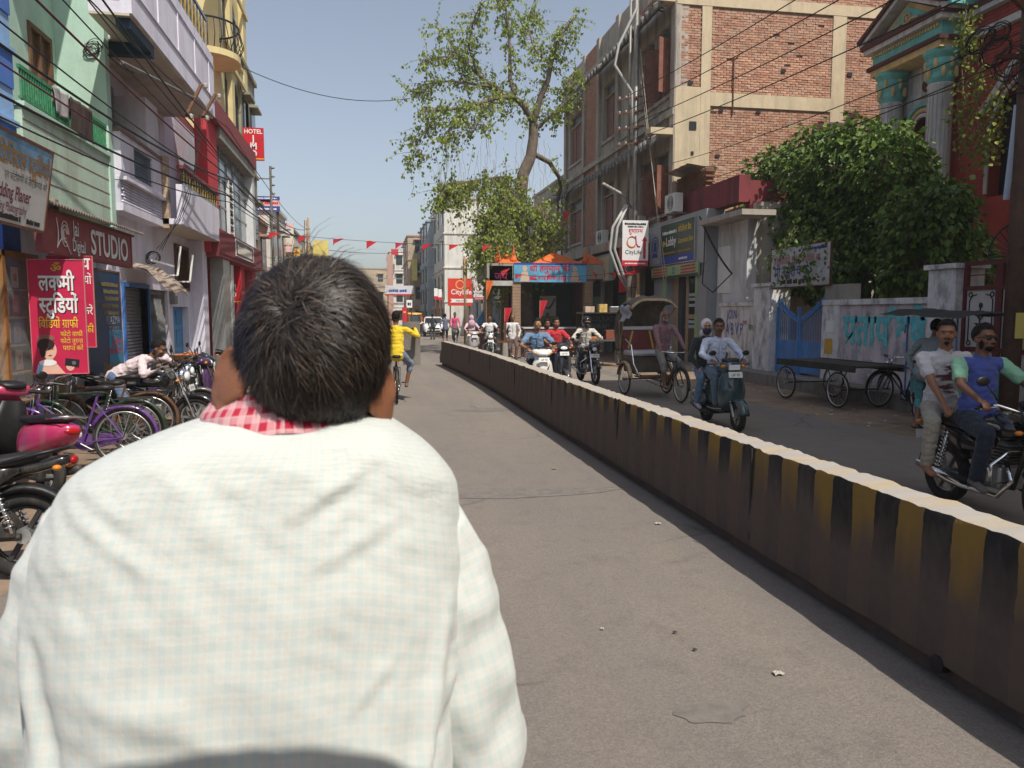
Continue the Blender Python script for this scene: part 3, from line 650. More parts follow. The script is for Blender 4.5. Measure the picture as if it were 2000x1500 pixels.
# bracket lamp, air conditioner brackets, meter
t = thing('bracket_frame', 'white angle-iron bracket with cable tangle on the lilac wall', 'bracket', (-4.6, 17.6, 2.6))
part('angle_frame', M_white, t, lambda b: (b.beam((0, 0, 0), (.55, 0, 0), .03, .03), b.beam((.55, 0, 0), (.62, .05, .62), .04, .03), b.beam((0, .9, -.1), (.6, .9, -.1), .03, .03), b.beam((.6, .9, -.1), (.68, .9, .5), .04, .03), b.beam((.3, -1., .25), (.34, .6, .22), .03, .04)))
coil('cable_tangle', 'tangled black cables on the bracket over the folding gate', (-4.45, 17.3, 2.95), .16, 7, seed=3)
t = thing('electric_meter', 'small grey electric meter beside the blue door', 'meter', (-4.6, 19.1, 2.0)); bx(t, 'case', mat('meter_grey', (.2, .2, .2), .5), (0, .12, 0, .3, 0, .42), bevel=.02); bx(t, 'window_pane', M_white, (.12, .125, .07, .23, .2, .34))
t = thing('wall_lantern', 'small dark bracket lantern on the lilac upper wall', 'lamp', (-4.9, 18.4, 5.6)); part('arm', M_dark, t, lambda b: b.tube([(0, 0, .1), (.1, 0, .16), (.2, 0, .12), (.22, 0, .04)], .012, 6)); part('shade', M_dark, t, lambda b: b.lathe([(.02, .05), (.05, 0), (.09, -.12), (.085, -.14)], Matrix.Translation((.22, 0, 0)), 10), smooth=True)

# maroon hotel and yellow tower
t = thing('maroon_hotel', 'maroon clad hotel with glass front and red pier beside the lilac house', 'hotel', (-4.2, 21.7, 0))
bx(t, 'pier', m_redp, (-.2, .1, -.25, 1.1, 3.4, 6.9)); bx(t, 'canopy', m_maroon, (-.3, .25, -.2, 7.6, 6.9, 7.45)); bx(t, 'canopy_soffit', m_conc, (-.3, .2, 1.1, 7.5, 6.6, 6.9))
gl = bx(t, 'curtain_glass', mat('teal_glass', (.16, .23, .26), .12, spec=.6, var=.2, scale=.8), (-.22, -.1, 1.1, 7.2, 4.0, 6.6))
for y in (2.3, 3.5, 4.7, 5.9): bx(gl, 'mullion', M_steel, (-.1, -.06, y, y+.05, 4.0, 6.6))
for z in (4.9, 5.75): bx(gl, 'transom', M_steel, (-.1, -.07, 1.1, 7.2, z, z+.05))
bx(t, 'white_column', mat('white_cladding', (.62, .64, .64), .5, var=.1), (-.25, .15, 7.2, 7.75, 3.5, 6.9))
lv = bx(t, 'louvre', mat('white_cladding', (0, 0, 0)), (-.08, .02, 3.3, 3.38, 4.2, 5.9), (-.08, .02, 4.0, 4.08, 4.2, 5.9), (-.09, -.07, 3.38, 4.0, 4.2, 5.9))
for k in range(14): bx(lv, 'blade', M_dark if k % 2 else M_white, (-.06, .01, 3.38, 4.0, 4.24+k*.12, 4.28+k*.12))
bx(t, 'fascia', m_maroon, (-.3, .32, -.1, 7.8, 3.4, 4.02)); bx(t, 'soffit', m_maroon, (-1.5, .3, -.1, 7.8, 3.3, 3.4))
bx(t, 'back_wall', m_redp, (-1.6, -1.5, 0, 7.8, .2, 3.3)); bx(t, 'steel_column', mat('dull_steel_sheet', (.4, .42, .4), .35, .7, var=.2), (-.15, .2, .9, 1.9, .2, 3.3)); bx(t, 'red_column', m_redp, (-.3, .1, 4.4, 5.2, .2, 3.3)); bx(t, 'red_column', m_redp, (-.3, .1, 7.0, 7.7, .2, 3.3)); bx(t, 'body', m_maroon, (-6, -1.0, .0, 7.8, 3.4, 7.4))
bx(t, 'window_strip', mat('window_band', (.5, .5, .48), .3), (-.1, .2, 2.1, 2.5, .4, 3.2))
t2 = board('hotel_fascia_letters', 'framed pale letter panel on the maroon hotel fascia', 'sign', (-3.87, 24.0, 3.5), (0, 1, 0), 3.4, .44, mat('dark_letter_panel', (.05, .02, .02), .4), .02, frame=M_white)
bars(t2, flat('cream_print', (.75, .7, .6)), .3, 3.1, .07, .3, 9)
def jmd(name, label, o, w, h, words, sz):
    t = board(name, label, 'sign', o, (1, 0, 0), w, h, mat('signal_red_print', (.5, .015, .025), .45, var=.08), .12)
    for s, y, q in words: text(s, t, M_white, w/2, h*y, sz*q, .02, .95, 'C')
    patch(t, M_yellow, .0, w, h*.03, h*.055, z=.004); return t
a = at(476, 312, Y=29.6); c = at(514, 250, Y=29.6)
jmd('hotel_sign', 'red projecting hotel sign with white letters high above the street', a, c.x-a.x, c.z-a.z, (('HOTEL', .82, .62), ('J', .56, 1), ('M', .33, 1), ('D', .1, 1)), .34)
a = at(441, 592, Y=25.2); c = at(470, 528, Y=25.2)
jmd('entrance_sign', 'red vertical sign with white letters under the hotel canopy', a, c.x-a.x, c.z-a.z, (('J', .62, 1), ('M', .4, 1), ('D', .18, 1)), .26)
t = thing('yellow_tower', 'tall yellow plastered block with arched windows above the hotel', 'building', (-4.6, 25.7, 0))
wall(t, 'wall', m_yel, 'x', -3, 0, 0, 5.6, 7.46, 15, [])
bx(t, 'pilaster', m_yel, (0, .16, .0, .7, 7.46, 15), (0, .16, 2.1, 2.6, 7.46, 15), (0, .16, 4.9, 5.6, 7.46, 15)); bx(t, 'string_course', m_yel, (.16, .24, -.05, 5.65, 9.9, 10.05), (.16, .24, -.05, 5.65, 12.7, 12.85))
for y in (.85, 2.95):
    for z in (7.9, 10.5):
        w = bx(t, 'window', M_glass, (.0, .02, y, y+1.1, z, z+1.5)); part('arch', M_glass, w, lambda b: b.prism([(y+.55+.55*cos(a), z+1.5+.55*sin(a)) for a in [i*pi/10 for i in range(11)]], 0, .02, 'x'))
        bb = MB()
        for k in range(7): bb.box(.03, .045, y+.08+k*.155, y+.1+k*.155, z, z+1.6)
        tag(bb.build('window_grille', M_dark, w), kind='stuff')
        bx(w, 'sill', m_yel, (0, .25, y-.1, y+1.2, z-.12, z))
bl = bx(t, 'round_balcony', m_yel, (0, .02, -.02, 0, 9, 9.1)); 
for z in (9.2, 12.0):
    part('balcony_slab', m_yel, t, lambda b: b.add(*(lambda n: ([(0+.9*cos(-pi/2+pi*i/n), -.9+1.0*sin(-pi/2+pi*i/n), z) for i in range(n+1)]+[(0+.9*cos(-pi/2+pi*i/n), -.9+1.0*sin(-pi/2+pi*i/n), z+.18) for i in range(n+1)], [tuple(range(n+1)), tuple(range(2*n+1, n, -1))]+[(i, i+1, i+n+2, i+n+1) for i in range(n)]))(12)))
    bb = MB()
    for i in range(17):
        a = -pi/2+pi*i/16; bb.tube([V((.85*cos(a), -.9+.95*sin(a), z+.18)), V((1.0*cos(a), -.9+1.1*sin(a), z+.5)), V((.87*cos(a), -.9+.97*sin(a), z+1.0))], .014, 5)
    bb.tube([V((.87*cos(-pi/2+pi*i/16), -.9+.97*sin(-pi/2+pi*i/16), z+1.0)) for i in range(17)], .03, 6)
    tag(bb.build('balcony_grille', M_dark, t), kind='stuff')
# ============================================================ right side of the street
m_soot = stain_wall('sooty_plaster', (.40, .355, .3), (.04, .038, .034), .85)
m_plast = stain_wall('cream_cement', (.52, .43, .29), (.22, .19, .15), .6)
m_mort = mat('mortar', (.3, .25, .2), .95, var=.3, scale=5, bump=.6, bscale=30)
m_shut = mat('maroon_shutter', (.22, .09, .06), .65, var=.35, scale=5, streak=.12, stain=(.09, .04, .03), stain_amt=.6, stain_scale=2)
m_shut2 = mat('dark_shutter', (.15, .065, .047), .65, var=.3, scale=5)
m_asb = mat('sooty_asbestos_sheet', (.24, .23, .21), .9, var=.5, scale=4, stain=(.015, .015, .014), stain_amt=.9, stain_scale=2)
M_brick = [mat('brick_%d' % i, c, .92, var=.3, scale=9, bump=.5, bscale=40, stain=(.46, .37, .28), stain_amt=.42, stain_scale=.45, streak=1, rand=.16) for i, c in enumerate([(.45, .245, .16), (.40, .21, .14), (.5, .29, .19), (.45, .28, .2), (.36, .185, .125)])]
t = thing('brick_tenement', 'tall sooty tenement with maroon shutters and bare brick side wall', 'building', (10.5, 25.7, 0))
HOL = []
for z0, z1 in ((5.35, 7.55), (9.45, 11.9)):
    HOL += [(.55, 2.1, z0, z1), (2.3, 3.85, z0, z1), (6.6, 8.7, z0, z1), (12.0, 14.6, z0, z1)]
wall(t, 'street_wall', m_soot, 'x', 0, .35, 0, 15.5, 4.75, 14.2, HOL)
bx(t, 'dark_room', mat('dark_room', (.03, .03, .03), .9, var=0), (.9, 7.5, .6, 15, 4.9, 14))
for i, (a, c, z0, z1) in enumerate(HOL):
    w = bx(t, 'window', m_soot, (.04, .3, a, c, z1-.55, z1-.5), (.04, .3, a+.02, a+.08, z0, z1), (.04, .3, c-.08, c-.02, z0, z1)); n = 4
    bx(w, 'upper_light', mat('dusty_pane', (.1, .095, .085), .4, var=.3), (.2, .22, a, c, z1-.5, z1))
    for k in range(n):
        y0 = a+.08+(c-a-.16)*k/n; y1 = a+.08+(c-a-.16)*(k+1)/n-.02
        bx(w, 'shutter', m_shut if (i+k) % 3 else m_shut2, (.14+.02*((k+i) % 2), .19, y0, y1, z0, z1-.55))
    if i % 4 == 0:   # leaves folded out
        for y0, y1 in ((a+.1, a-.05), (c-.3, c-.2)): part('open_shutter', m_shut, w, lambda b: b.beam((.02, y0, (z0+z1-.55)/2), (-.52, y1, (z0+z1-.55)/2), z1-z0-.6, .04, up=(0, 1, 0)))
    bx(w, 'sill', m_soot, (-.1, .05, a-.1, c+.1, z0-.12, z0))
for y in (0, 3.95, 6.2, 9.0, 11.4, 15.0): bx(t, 'pilaster', m_soot, (-.14, 0, y, y+.4, 4.75, 14.2))
for z in (4.75, 8.6, 12.95): bx(t, 'string_course', m_soot, (-.2, -.141, -.05, 15.5, z, z+.22)); bx(t, 'panel_mould', m_soot, (-.05, 0, .6, 6.1, z+.42, z+.47)) if z < 12 else None
for z in (7.75, 12.15):
    for (a, c) in ((.05, 6.2), (6.4, 9.0), (11.6, 15.4)):
        b = MB(); n = int((c-a)/.3*10)
        def f(u, v):
            y = a+(c-a)*u; return V((-.12-.8*v, y, z+.5-.42*v-.3*abs(sin(pi*y/.45))**1.5*v*v+.05*sin(2*pi*y/.225)*(.35+.65*v)+.03*mnoise.noise(V((y*3, v*3, z)))))
        b.grid(f, n, 5); o = b.build('window_canopy', m_asb, t, smooth=True); o.modifiers.new('t', 'SOLIDIFY').thickness = .015
    bx(t, 'canopy_end', m_plast, (-.95, -.13, .02, .55, z+.18, z+.4))
b = MB()
for r in range(110):
    z = 4.8+r*.085
    for k in range(6): y = 9.55+k*.3+(.15 if r % 2 else 0); b.box(-.05, .0, y, y+.28, z, z+.07)
tag(b.build('brick_pilaster', M_brick[4], t), kind='stuff')
# concrete frame of the side wall
bx(t, 'side_backing', m_mort, (0.05, 9.5, .06, .5, 4.6, 14.2))
bx(t, 'side_column', m_plast, (.82, 1.18, -.03, .3, 5.2, 12.25), (5.75, 6.27, -.03, .3, 5.2, 12.25)); bx(t, 'side_beam', m_plast, (1.18, 5.75, -.035, .3, 8.94, 9.4)); bx(t, 'side_beam', m_plast, (-.1, 9.5, -.04, .3, 12.25, 12.62)); bx(t, 'corner_plaster', m_plast, (-.1, .82, -.02, .3, 4.7, 9.55)); bx(t, 'corner_quoin', m_soot, (-.12, .08, -.025, .35, 9.55, 12.25))
for x, z, w_, h_ in ((.42, 8.1, .26, .28), (.5, 7.25, .1, .12), (.35, 9.62, .18, .12), (1.5, 8.75, .16, .1), (2.9, 8.77, .16, .1), (1.4, 7.2, .17, .1), (6.4, 8.6, .15, .12), (6.35, 10.2, .2, .14), (3.8, 10.2, .17, .12)): bx(t, 'putlog_hole', M_dark, (x, x+w_, -.045, -.036 if 1.18 > x > .8 or x < .82 else -.03, z, z+h_))
rnd = random.Random(11)
bms = []
for i in range(5):
    b = MB(); j = lambda: rnd.uniform(-.006, .006)
    p = [(x+j(), y, zz+j()) for zz in (0, .068) for y in (0, .08) for x in (0, .215)]
    b.add(p, [(0, 2, 3, 1), (4, 5, 7, 6), (0, 1, 5, 4), (2, 6, 7, 3), (0, 4, 6, 2), (1, 3, 7, 5)])
    bms.append(b.mesh('brick', M_brick[i]))
rest = MB(); nobj = 0
for x0, x1, z0, z1 in ((.1, .8, 9.58, 12.23), (1.2, 5.73, 9.42, 12.23), (1.2, 5.73, 5.2, 8.92), (6.29, 9.4, 5.2, 12.23), (.1, 9.4, 12.64, 14.1)):
    for r in range(int((z1-z0)/.083)):
        z = z0+r*.083; x = x0-(.115 if r % 2 else 0)
        while x < x1-.04:
            xa = max(x, x0); xb = min(x+.215, x1)
            if xb-xa > .04 and rnd.random() > .012:
                dy = rnd.uniform(-.014, .006); k = rnd.randrange(5); ro = rnd.uniform(-.012, .012)
                big = rnd.random() < .03
                if xb-xa > .2 and nobj < 300 and 9.4 < z < 12.3 and x0 > 1:
                    o = bpy.data.objects.new('brick', bms[k]); COL.objects.link(o); o.parent = t; o.location = (xa, dy, z); o.rotation_euler = (0, ro, 0); nobj += 1
                else:
                    j = [rnd.uniform(-.006, .006) for _ in range(8)]
                    rest.k = k; rest.add([(xx+j[q % 8], yy, zz+j[(q*3) % 8]*.7) for q, (xx, yy, zz) in enumerate([(a, c, e) for e in (z, z+.068) for c in (dy, dy+.08) for a in (xa, xb)])], [(0, 1, 5, 4), (4, 5, 7, 6), (0, 4, 6, 2), (1, 3, 7, 5), (0, 2, 3, 1)])
            x += .228
tag(rest.build('brickwork', M_brick, t, fix=False), kind='stuff')
part('drain_pipe', M_rust, t, lambda b: b.tube([(2.0, -.06, 8.65), (2.0, -.06, 10.6), (2.2, -.06, 10.7)], .025, 6))
# ground floor of the tenement: shops in shade
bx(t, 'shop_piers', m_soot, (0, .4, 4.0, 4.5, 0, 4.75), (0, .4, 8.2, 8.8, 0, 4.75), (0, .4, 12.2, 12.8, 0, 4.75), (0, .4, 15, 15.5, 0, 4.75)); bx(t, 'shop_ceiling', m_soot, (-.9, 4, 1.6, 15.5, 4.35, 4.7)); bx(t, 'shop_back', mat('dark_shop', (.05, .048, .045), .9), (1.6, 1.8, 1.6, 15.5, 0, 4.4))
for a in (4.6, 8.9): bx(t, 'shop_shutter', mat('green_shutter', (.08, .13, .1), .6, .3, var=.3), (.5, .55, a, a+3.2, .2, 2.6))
t2 = board('tailor_board', 'pale green shop board with cream panel under the tenement', 'sign', (9.55, 38.0, 3.1), (0, -1, 0), 8.2, 1.1, mat('dusty_green_board', (.22, .32, .25), .6, var=.2), .08)
patch(t2, flat('cream_field', (.5, .42, .3)), 4.3, 7.7, .05, 1.0, .004); text('Prem Tailor', t2, M_red, 6.0, .62, .42, .01, 1, 'C'); bars(t2, M_red, 4.8, 7.2, .15, .35, 3)
t2 = board('red_phone_board', 'red phone shop board behind the white banner pole', 'sign', (9.62, 29.2, 2.6), (0, -1, 0), 2.1, 1.75, mat('phone_red', (.45, .01, .015), .45, var=.1), .06)
text('4G', t2, M_white, 1.1, .95, .6, .03, 1, 'C'); part('ring_mark', M_white, t2, lambda b: b.ring((1.1, 1.15, .006), (0, 0, 1), .42, .02, 28, 6, flat=.2))

# bank with lobby
m_bgreen = mat('dark_green_print', (.012, .05, .03), .4, var=.1); m_grey = mat('grey_acp_cladding', (.3, .32, .34), .4, .2, var=.08)
t = thing('bank_lobby', 'grey clad bank front with glass door under dark green sign', 'shop front', (10.5, 22.5, 0))
bx(t, 'pier', m_grey, (-.25, .3, .0, .85, .15, 3.35), (-.25, .3, 3.3, 3.9, .15, 3.35)); bx(t, 'fascia', m_grey, (-.3, .3, 0, 4.5, 3.35, 5.0)); bx(t, 'left_pier', m_grey, (-.25, .3, 3.9, 4.5, .15, 3.35)); bx(t, 'step', m_kerb, (-.9, .3, -.1, 4.5, -.02, .15)); bx(t, 'interior', mat('bank_interior', (.2, .2, .2), .7), (1.4, 1.6, .85, 3.3, .15, 3.35))
d = bx(t, 'door', mat('tan_frame', (.38, .27, .17), .5), (.02, .1, .85, 1.05, .15, 3.3), (.02, .1, 2.0, 2.2, .15, 3.3), (.02, .1, 2.9, 3.3, .15, 3.3), (.02, .1, 1.05, 2.0, 3.1, 3.3), (.02, .1, 1.05, 2.0, 1.6, 1.75))
bx(d, 'pane', M_glass, (.05, .07, 1.05, 2.0, .15, 3.1)); bx(d, 'side_pane', M_glass, (.05, .07, 2.2, 2.9, .15, 3.1))
for z in (1.3, 1.45, 2.0, 2.2, 2.35): bx(d, 'frosted_band', mat('frosted_vinyl', (.35, .45, .46), .5), (.035, .049, 1.06, 1.99, z, z+.1))
for z0, z1 in ((.4, 1.7), (2.3, 3.25)): bx(t, 'green_strip', mat('lime_strip', (.25, .4, .18), .5), (-.262, -.25, .62, .83, z0, z1)); bx(t, 'green_strip', mat('lime_strip', (0, 0, 0)), (-.262, -.25, 3.35, 3.6, z0, z1))
t2 = board('bank_sign', 'dark green bank sign with e-Lobby lettering and grey emblem panel', 'sign', (10.15, 27.2, 3.48), (0, -1, 0), 3.95, 1.36, m_bgreen, .08, frame=M_steel)
patch(t2, mat('grey_print', (.3, .31, .35), .4), 0, 1.05, 0, 1.36); patch(t2, M_bluep, 1.05, 3.95, 0, .26, .004)
text('e-', t2, M_yellow, 1.25, .62, .42, .02, .9); text('Lobby', t2, M_white, 1.55, .62, .42, .02, .85); text('Corporation Bank', t2, M_yellow, 2.62, .64, .23, .012, .72); text('कॉपोरेशन बैंक', t2, M_yellow, 2.62, 1.0, .26, .014, .8); bars(t2, M_white, 1.22, 2.5, 1.02, .11, 1); bars(t2, m_gold, 1.25, 2.4, .34, .07, 2); bars(t2, m_gold, 2.6, 3.7, .34, .07, 3); bars(t2, M_white, 2.7, 3.4, .09, .08, 4)
part('emblem', M_bluep, t2, lambda b: (b.ring((.52, .72, .008), (0, 0, 1), .3, .02, 28, 6, flat=.2), b.ring((.52, .72, .008), (0, 0, 1), .2, .015, 24, 6, flat=.2), b.box(.42, .62, .55, .85, .004, .008), b.quad((.22, .3, .008), (.82, .3, .008), (.72, .42, .008), (.32, .42, .008))))
t2 = board('lime_bank_strip', 'lime green notice strip with red lines below the bank sign', 'sign', (10.14, 27.0, 2.98), (0, -1, 0), 4.1, .42, mat('lime_print', (.28, .42, .22), .5), .06)
for i in range(3): bars(t2, M_red, .15, 1.5, .32-i*.1, .065, i); bars(t2, M_red, 2.7, 3.9, .32-i*.1, .065, i+7)
patch(t2, m_bgreen, 0, 4.1, 0, .09, .004); part('emblem', M_bluep, t2, lambda b: b.ring((2.1, .25, .008), (0, 0, 1), .1, .02, 20, 6, flat=.2))
# red parapet block and white lean-to
t = thing('red_parapet_house', 'low house with sooty red parapet above white wall beside the bank', 'house', (10.5, 20.0, 0))
m_redold = stain_wall('old_red_parapet', (.2, .04, .045), (.02, .018, .018), .9)
bx(t, 'parapet', m_redold, (-.05, .3, .9, 7.0, 4.98, 5.75)); bx(t, 'parapet_wing', m_redold, (.3, 6, .9, 1.2, 4.6, 5.6)); bx(t, 'white_wall', stain_wall('limewash', (.62, .62, .62), (.12, .11, .1), .7), (.1, .4, .6, 2.5, .15, 4.6)); bx(t, 'back_block', m_soot, (.4, 5.5, .6, 5.65, .1, 4.95)); bx(t, 'notice_panel', M_white, (.06, .1, 1.6, 2.4, 2.4, 3.8)); bx(t, 'slab', m_soot, (-.6, .4, -.4, 2.45, 4.45, 4.6))
b = MB()
for r in range(8):
    for k in range(24):
        y = 3.3+k*.16+(.08 if r % 2 else 0); b.cyl((.0, y, 5.8+r*.08), (.3, y, 5.8+r*.08), .035, n=6)
tag(b.build('jali_screen', mat('dark_clay', (.2, .1, .06), .9, var=.3), t), kind='stuff')
part('torn_sheet', m_tin, t, lambda b: b.grid(lambda u, v: V((-.5+1.4*v, 3.6+2.0*u, 6.55+.2*sin(u*6)*v-.15*v+.1*mnoise.noise(V((u*4, v*4, 1))))), 12, 6))
def ac_unit(label, loc, rz=0):
    t = thing('air_conditioner', label, 'air conditioner', loc, rz, group='outdoor air conditioner units')
    bx(t, 'case', mat('ac_white', (.62, .62, .58), .5, var=.1, stain=(.3, .28, .22), stain_amt=.4), (-.16, .16, -.42, .42, 0, .62), bevel=.02)
    part('fan_grille', M_dark, t, lambda b: [b.ring((-.165, -.1, .31), (1, 0, 0), r, .008, 24, 5) for r in (.06, .12, .18, .24)]); bx(t, 'bracket', M_steel, (-.2, .4, -.3, -.26, -.05, 0), (-.2, .4, .26, .3, -.05, 0)); bx(t, 'side_cover', M_black, (-.14, .14, .422, .43, .05, .57))
    return t
ac_unit('white air conditioner unit on the red parapet above the bank sign', (10.1, 24.9, 5.15)); ac_unit('white air conditioner unit beside the pole at tenement first floor', (10.2, 28.6, 4.85)); ac_unit('small air conditioner unit lower left on the tenement wall beyond the pole', (10.15, 33.2, 4.8))

# compound wall with gates
m_lime = mat('peeling_limewash', (.66, .64, .64), .92, var=.2, scale=2, bump=.4, bscale=16, stain=(.1, .095, .1), stain_amt=.95, stain_scale=1.3, streak=.5)
m_pinkw = mat('pink_distemper', (.58, .5, .52), .92, var=.25, scale=2, bump=.4, stain=(.12, .11, .115), stain_amt=1., stain_scale=1.1, streak=.5)
t = thing('lime_wall', 'peeling whitewashed compound wall with blue graffiti beside the bank', 'wall', (10.5, 19.7, 0))
bx(t, 'panel', m_lime, (0, .25, 0, 2.3, .1, 2.0)); bx(t, 'coping', m_lime, (-.05, .3, -.02, 2.3, 2.0, 2.1))
tt = bpy.data.objects.new('graffiti', None); COL.objects.link(tt); tt.parent = t; tt.matrix_local = frameM((-.003, 2.2, 0), (0, -1, 0))
m_inkb = mat('blue_chalk_paint', (.09, .1, .33), .9, var=.4, scale=9)
text('JOIN', tt, m_inkb, .35, 1.62, .4, -.004, .75, shear=.1); text('A B V P', tt, m_inkb, .3, 1.15, .52, .002, .65, shear=-.05)
text('एक', tt, mat('red_chalk', (.3, .04, .05), .9), 1.35, 1.45, .2, 0, 1); text('जय', tt, mat('green_chalk', (.04, .17, .09), .9), 1.7, 1.3, .25, 0, 1)
def gpillar(label, y, w, h):
    t = thing('gate_pillar', label, 'pillar', (10.45, y, 0)); bx(t, 'shaft', m_lime, (-.1, .5, 0, w, .1, h), bevel=.015); bx(t, 'cap', m_lime, (-.16, .56, -.06, w+.06, h, h+.09)); return t
gpillar('whitewashed gate pillar on the graffiti side of the blue gate', 18.8, .88, 2.5); gpillar('stained gate pillar between painted wall and red gate', 12.25, .7, 2.6)
t = thing('blue_gate', 'sky blue iron gate with curved spiked top in the compound wall', 'gate', (10.55, 16.55, 0)); m_gb = mat('sky_blue_iron', (.07, .22, .5), .55, var=.2, scale=4, stain=(.12, .07, .05), stain_amt=.5)
for a, c in ((.04, 1.1), (1.14, 2.2)): bx(t, 'gate_sheet', m_gb, (0, .03, a, c, .3, 1.1)); bx(t, 'gate_frame', m_gb, (-.02, .04, a, a+.05, .25, 1.95), (-.02, .04, c-.05, c, .25, 1.95))
b = MB(); cv = lambda y: 1.55+.5*abs(y-1.12)**1.3
for k in range(21):
    y = .1+k*.102; b.cyl((.01, y, 1.1), (.01, y, cv(y)+.04), .012, n=6); b.lathe([(.03, 0), (.035, .03), (.004, .14)], Matrix.Translation((.01, y, cv(y)+.03)), 6)
b.tube([V((.01, .08+2.08*i/20, cv(.08+2.08*i/20))) for i in range(21)], .03, 6)
tag(b.build('spiked_bars', m_gb, t), kind='stuff')
t = thing('painted_wall', 'stained pink and white compound wall with turquoise painted Hindi slogan', 'wall', (10.5, 12.95, 0))
bx(t, 'panel', m_pinkw, (0, .25, 0, 2.95, .1, 1.98)); bx(t, 'panel_white', m_lime, (-.04, .25, 2.95, 3.6, .1, 1.98)); bx(t, 'coping', m_lime, (-.06, .3, 0, 3.6, 1.98, 2.1)); bx(t, 'block', m_conc, (-.02, .25, 2.6, 3.55, 2.1, 2.45))
tt = bpy.data.objects.new('slogan', None); COL.objects.link(tt); tt.parent = t; tt.matrix_local = frameM((-.004, 2.9, 0), (0, -1, 0))
m_tq = mat('turquoise_distemper', (.13, .5, .54), .9, var=.35, scale=6)
text('प^ताप क~षे', tt, m_tq, .1, 1.12, .92, .035, .86, name='painted_slogan'); part('painted_spot', m_tq, tt, lambda b: blob(b, 1.75, 1.8, .16, .12, .004))
bx(t, 'number_plate', M_white, (-.052, -.04, 3.1, 3.42, 1.35, 1.62)); bx(t, 'yellow_notice', mat('yellow_notice', (.55, .33, .04), .6), (-.052, -.04, 3.15, 3.45, .85, 1.2))
rnd = random.Random(5)
for k in range(5):
    y = .25+k*.5; bx(t, 'torn_bill', flat('torn_bill_%d' % (k % 2), (.4, .38, .38) if k % 2 else (.33, .35, .4)), (-.004, 0, y, y+.22, .5+.2*(k % 3), .8+.2*(k % 3)))
t = board('nursery_board', 'white nursery school board with blue Hindi letters half covered by leaves', 'sign', (10.42, 18.9, 2.46), (0, -1, 0), 2.65, .98, mat('chalky_white_board', (.5, .5, .52), .6, var=.15, stain=(.25, .23, .22), stain_amt=.5), .04, frame=M_rust)
text('प^ी नसरी व के', t, M_bluep, .2, .26, .36, .016, .9); bars(t, mat('faded_red_print', (.4, .22, .23), .6), .15, 2.3, .58, .2, 3); bars(t, M_dark, .5, 1.9, .07, .12, 4); bars(t, M_bluep, 1.5, 2.5, .85, .07, 5)
t = thing('red_gate', 'maroon iron gate with white panels and black urn motifs', 'gate', (10.5, 9.0, 0)); m_gr = mat('maroon_iron', (.11, .018, .022), .5, var=.2)
m_gw = mat('white_gate_panel', (.52, .5, .47), .5, var=.12, stain=(.3, .28, .25), stain_amt=.4)
for k in range(4):
    y = 3.2-(k+1)*.8; bx(t, 'gate_frame', m_gr, (-.03, .05, y, y+.07, .2, 2.7), (-.03, .05, y+.73, y+.8, .2, 2.7), (-.03, .05, y+.07, y+.73, 2.2, 2.27), (-.03, .05, y+.07, y+.73, 1.12, 1.2), (-.03, .05, y+.07, y+.73, 2.63, 2.7), (-.03, .05, y+.07, y+.73, .2, .3))
    bx(t, 'panel', m_gw, (0, .03, y+.07, y+.73, 1.2, 2.2)); bx(t, 'panel', m_gw, (0, .03, y+.07, y+.73, .3, 1.12))
    def motif(b):
        c = y+.4
        b.prism([(c-.14, 1.62), (c-.06, 1.58), (c-.09, 1.4), (c-.12, 1.3), (c+.12, 1.3), (c+.09, 1.4), (c+.06, 1.58), (c+.14, 1.62)], -.012, 0, 'x')
        b.tube([V((-.008, c, 1.62)), V((-.008, c+.02, 1.75)), V((-.008, c, 1.9))], .012, 5)
        for s in (-1, 1):
            b.tube([V((-.008, c, 1.68)), V((-.008, c+s*.08, 1.76)), V((-.008, c+s*.06, 1.84))], .012, 5)
            b.tube([V((-.008, c+s*.26, 1.3)), V((-.008, c+s*.26, 2.02)), V((-.008, c+s*.2, 2.1)), V((-.008, 0*s+c+s*.1, 2.12))], .01, 5); b.ring((-.008, c+s*.24, 2.12), (1, 0, 0), .04, .01, 14, 5); b.ring((-.008, c+s*.24, 1.27), (1, 0, 0), .04, .01, 14, 5)
        b.ell((-.008, c, 1.93), (.01, .045, .05), n=8, m=6)
    part('motif', M_dark, t, motif)
def fan(b):
    for i in range(15):
        a = pi*i/14; b.tube([V((0, 2.1+.12*cos(a), 2.75+.12*sin(a))), V((0, 2.1+.62*cos(a), 2.75+.55*sin(a)))], .01, 5)
    for r in (.12, .6): b.tube([V((0, 2.1+r*cos(pi*i/14), 2.75+r*.9*sin(pi*i/14))) for i in range(15)], .014, 5)
part('sunburst', M_dark, t, fan); bx(t, 'gate_mesh', m_gr, (0, .01, 0, 3.2, 2.45, 2.47))
t = thing('gate_bill', 'yellow and red paper bill pasted on the maroon gate', 'poster', (10.46, 10.6, 1.2)); bx(t, 'paper', flat('bill_yellow', (.5, .42, .12)), (-.004, 0, 0, .38, 0, .85)); bx(t, 'print_block', M_red, (-.006, -.004, .05, .32, .45, .7)); bx(t, 'print_band', M_bluep, (-.006, -.004, .02, .36, .25, .4))

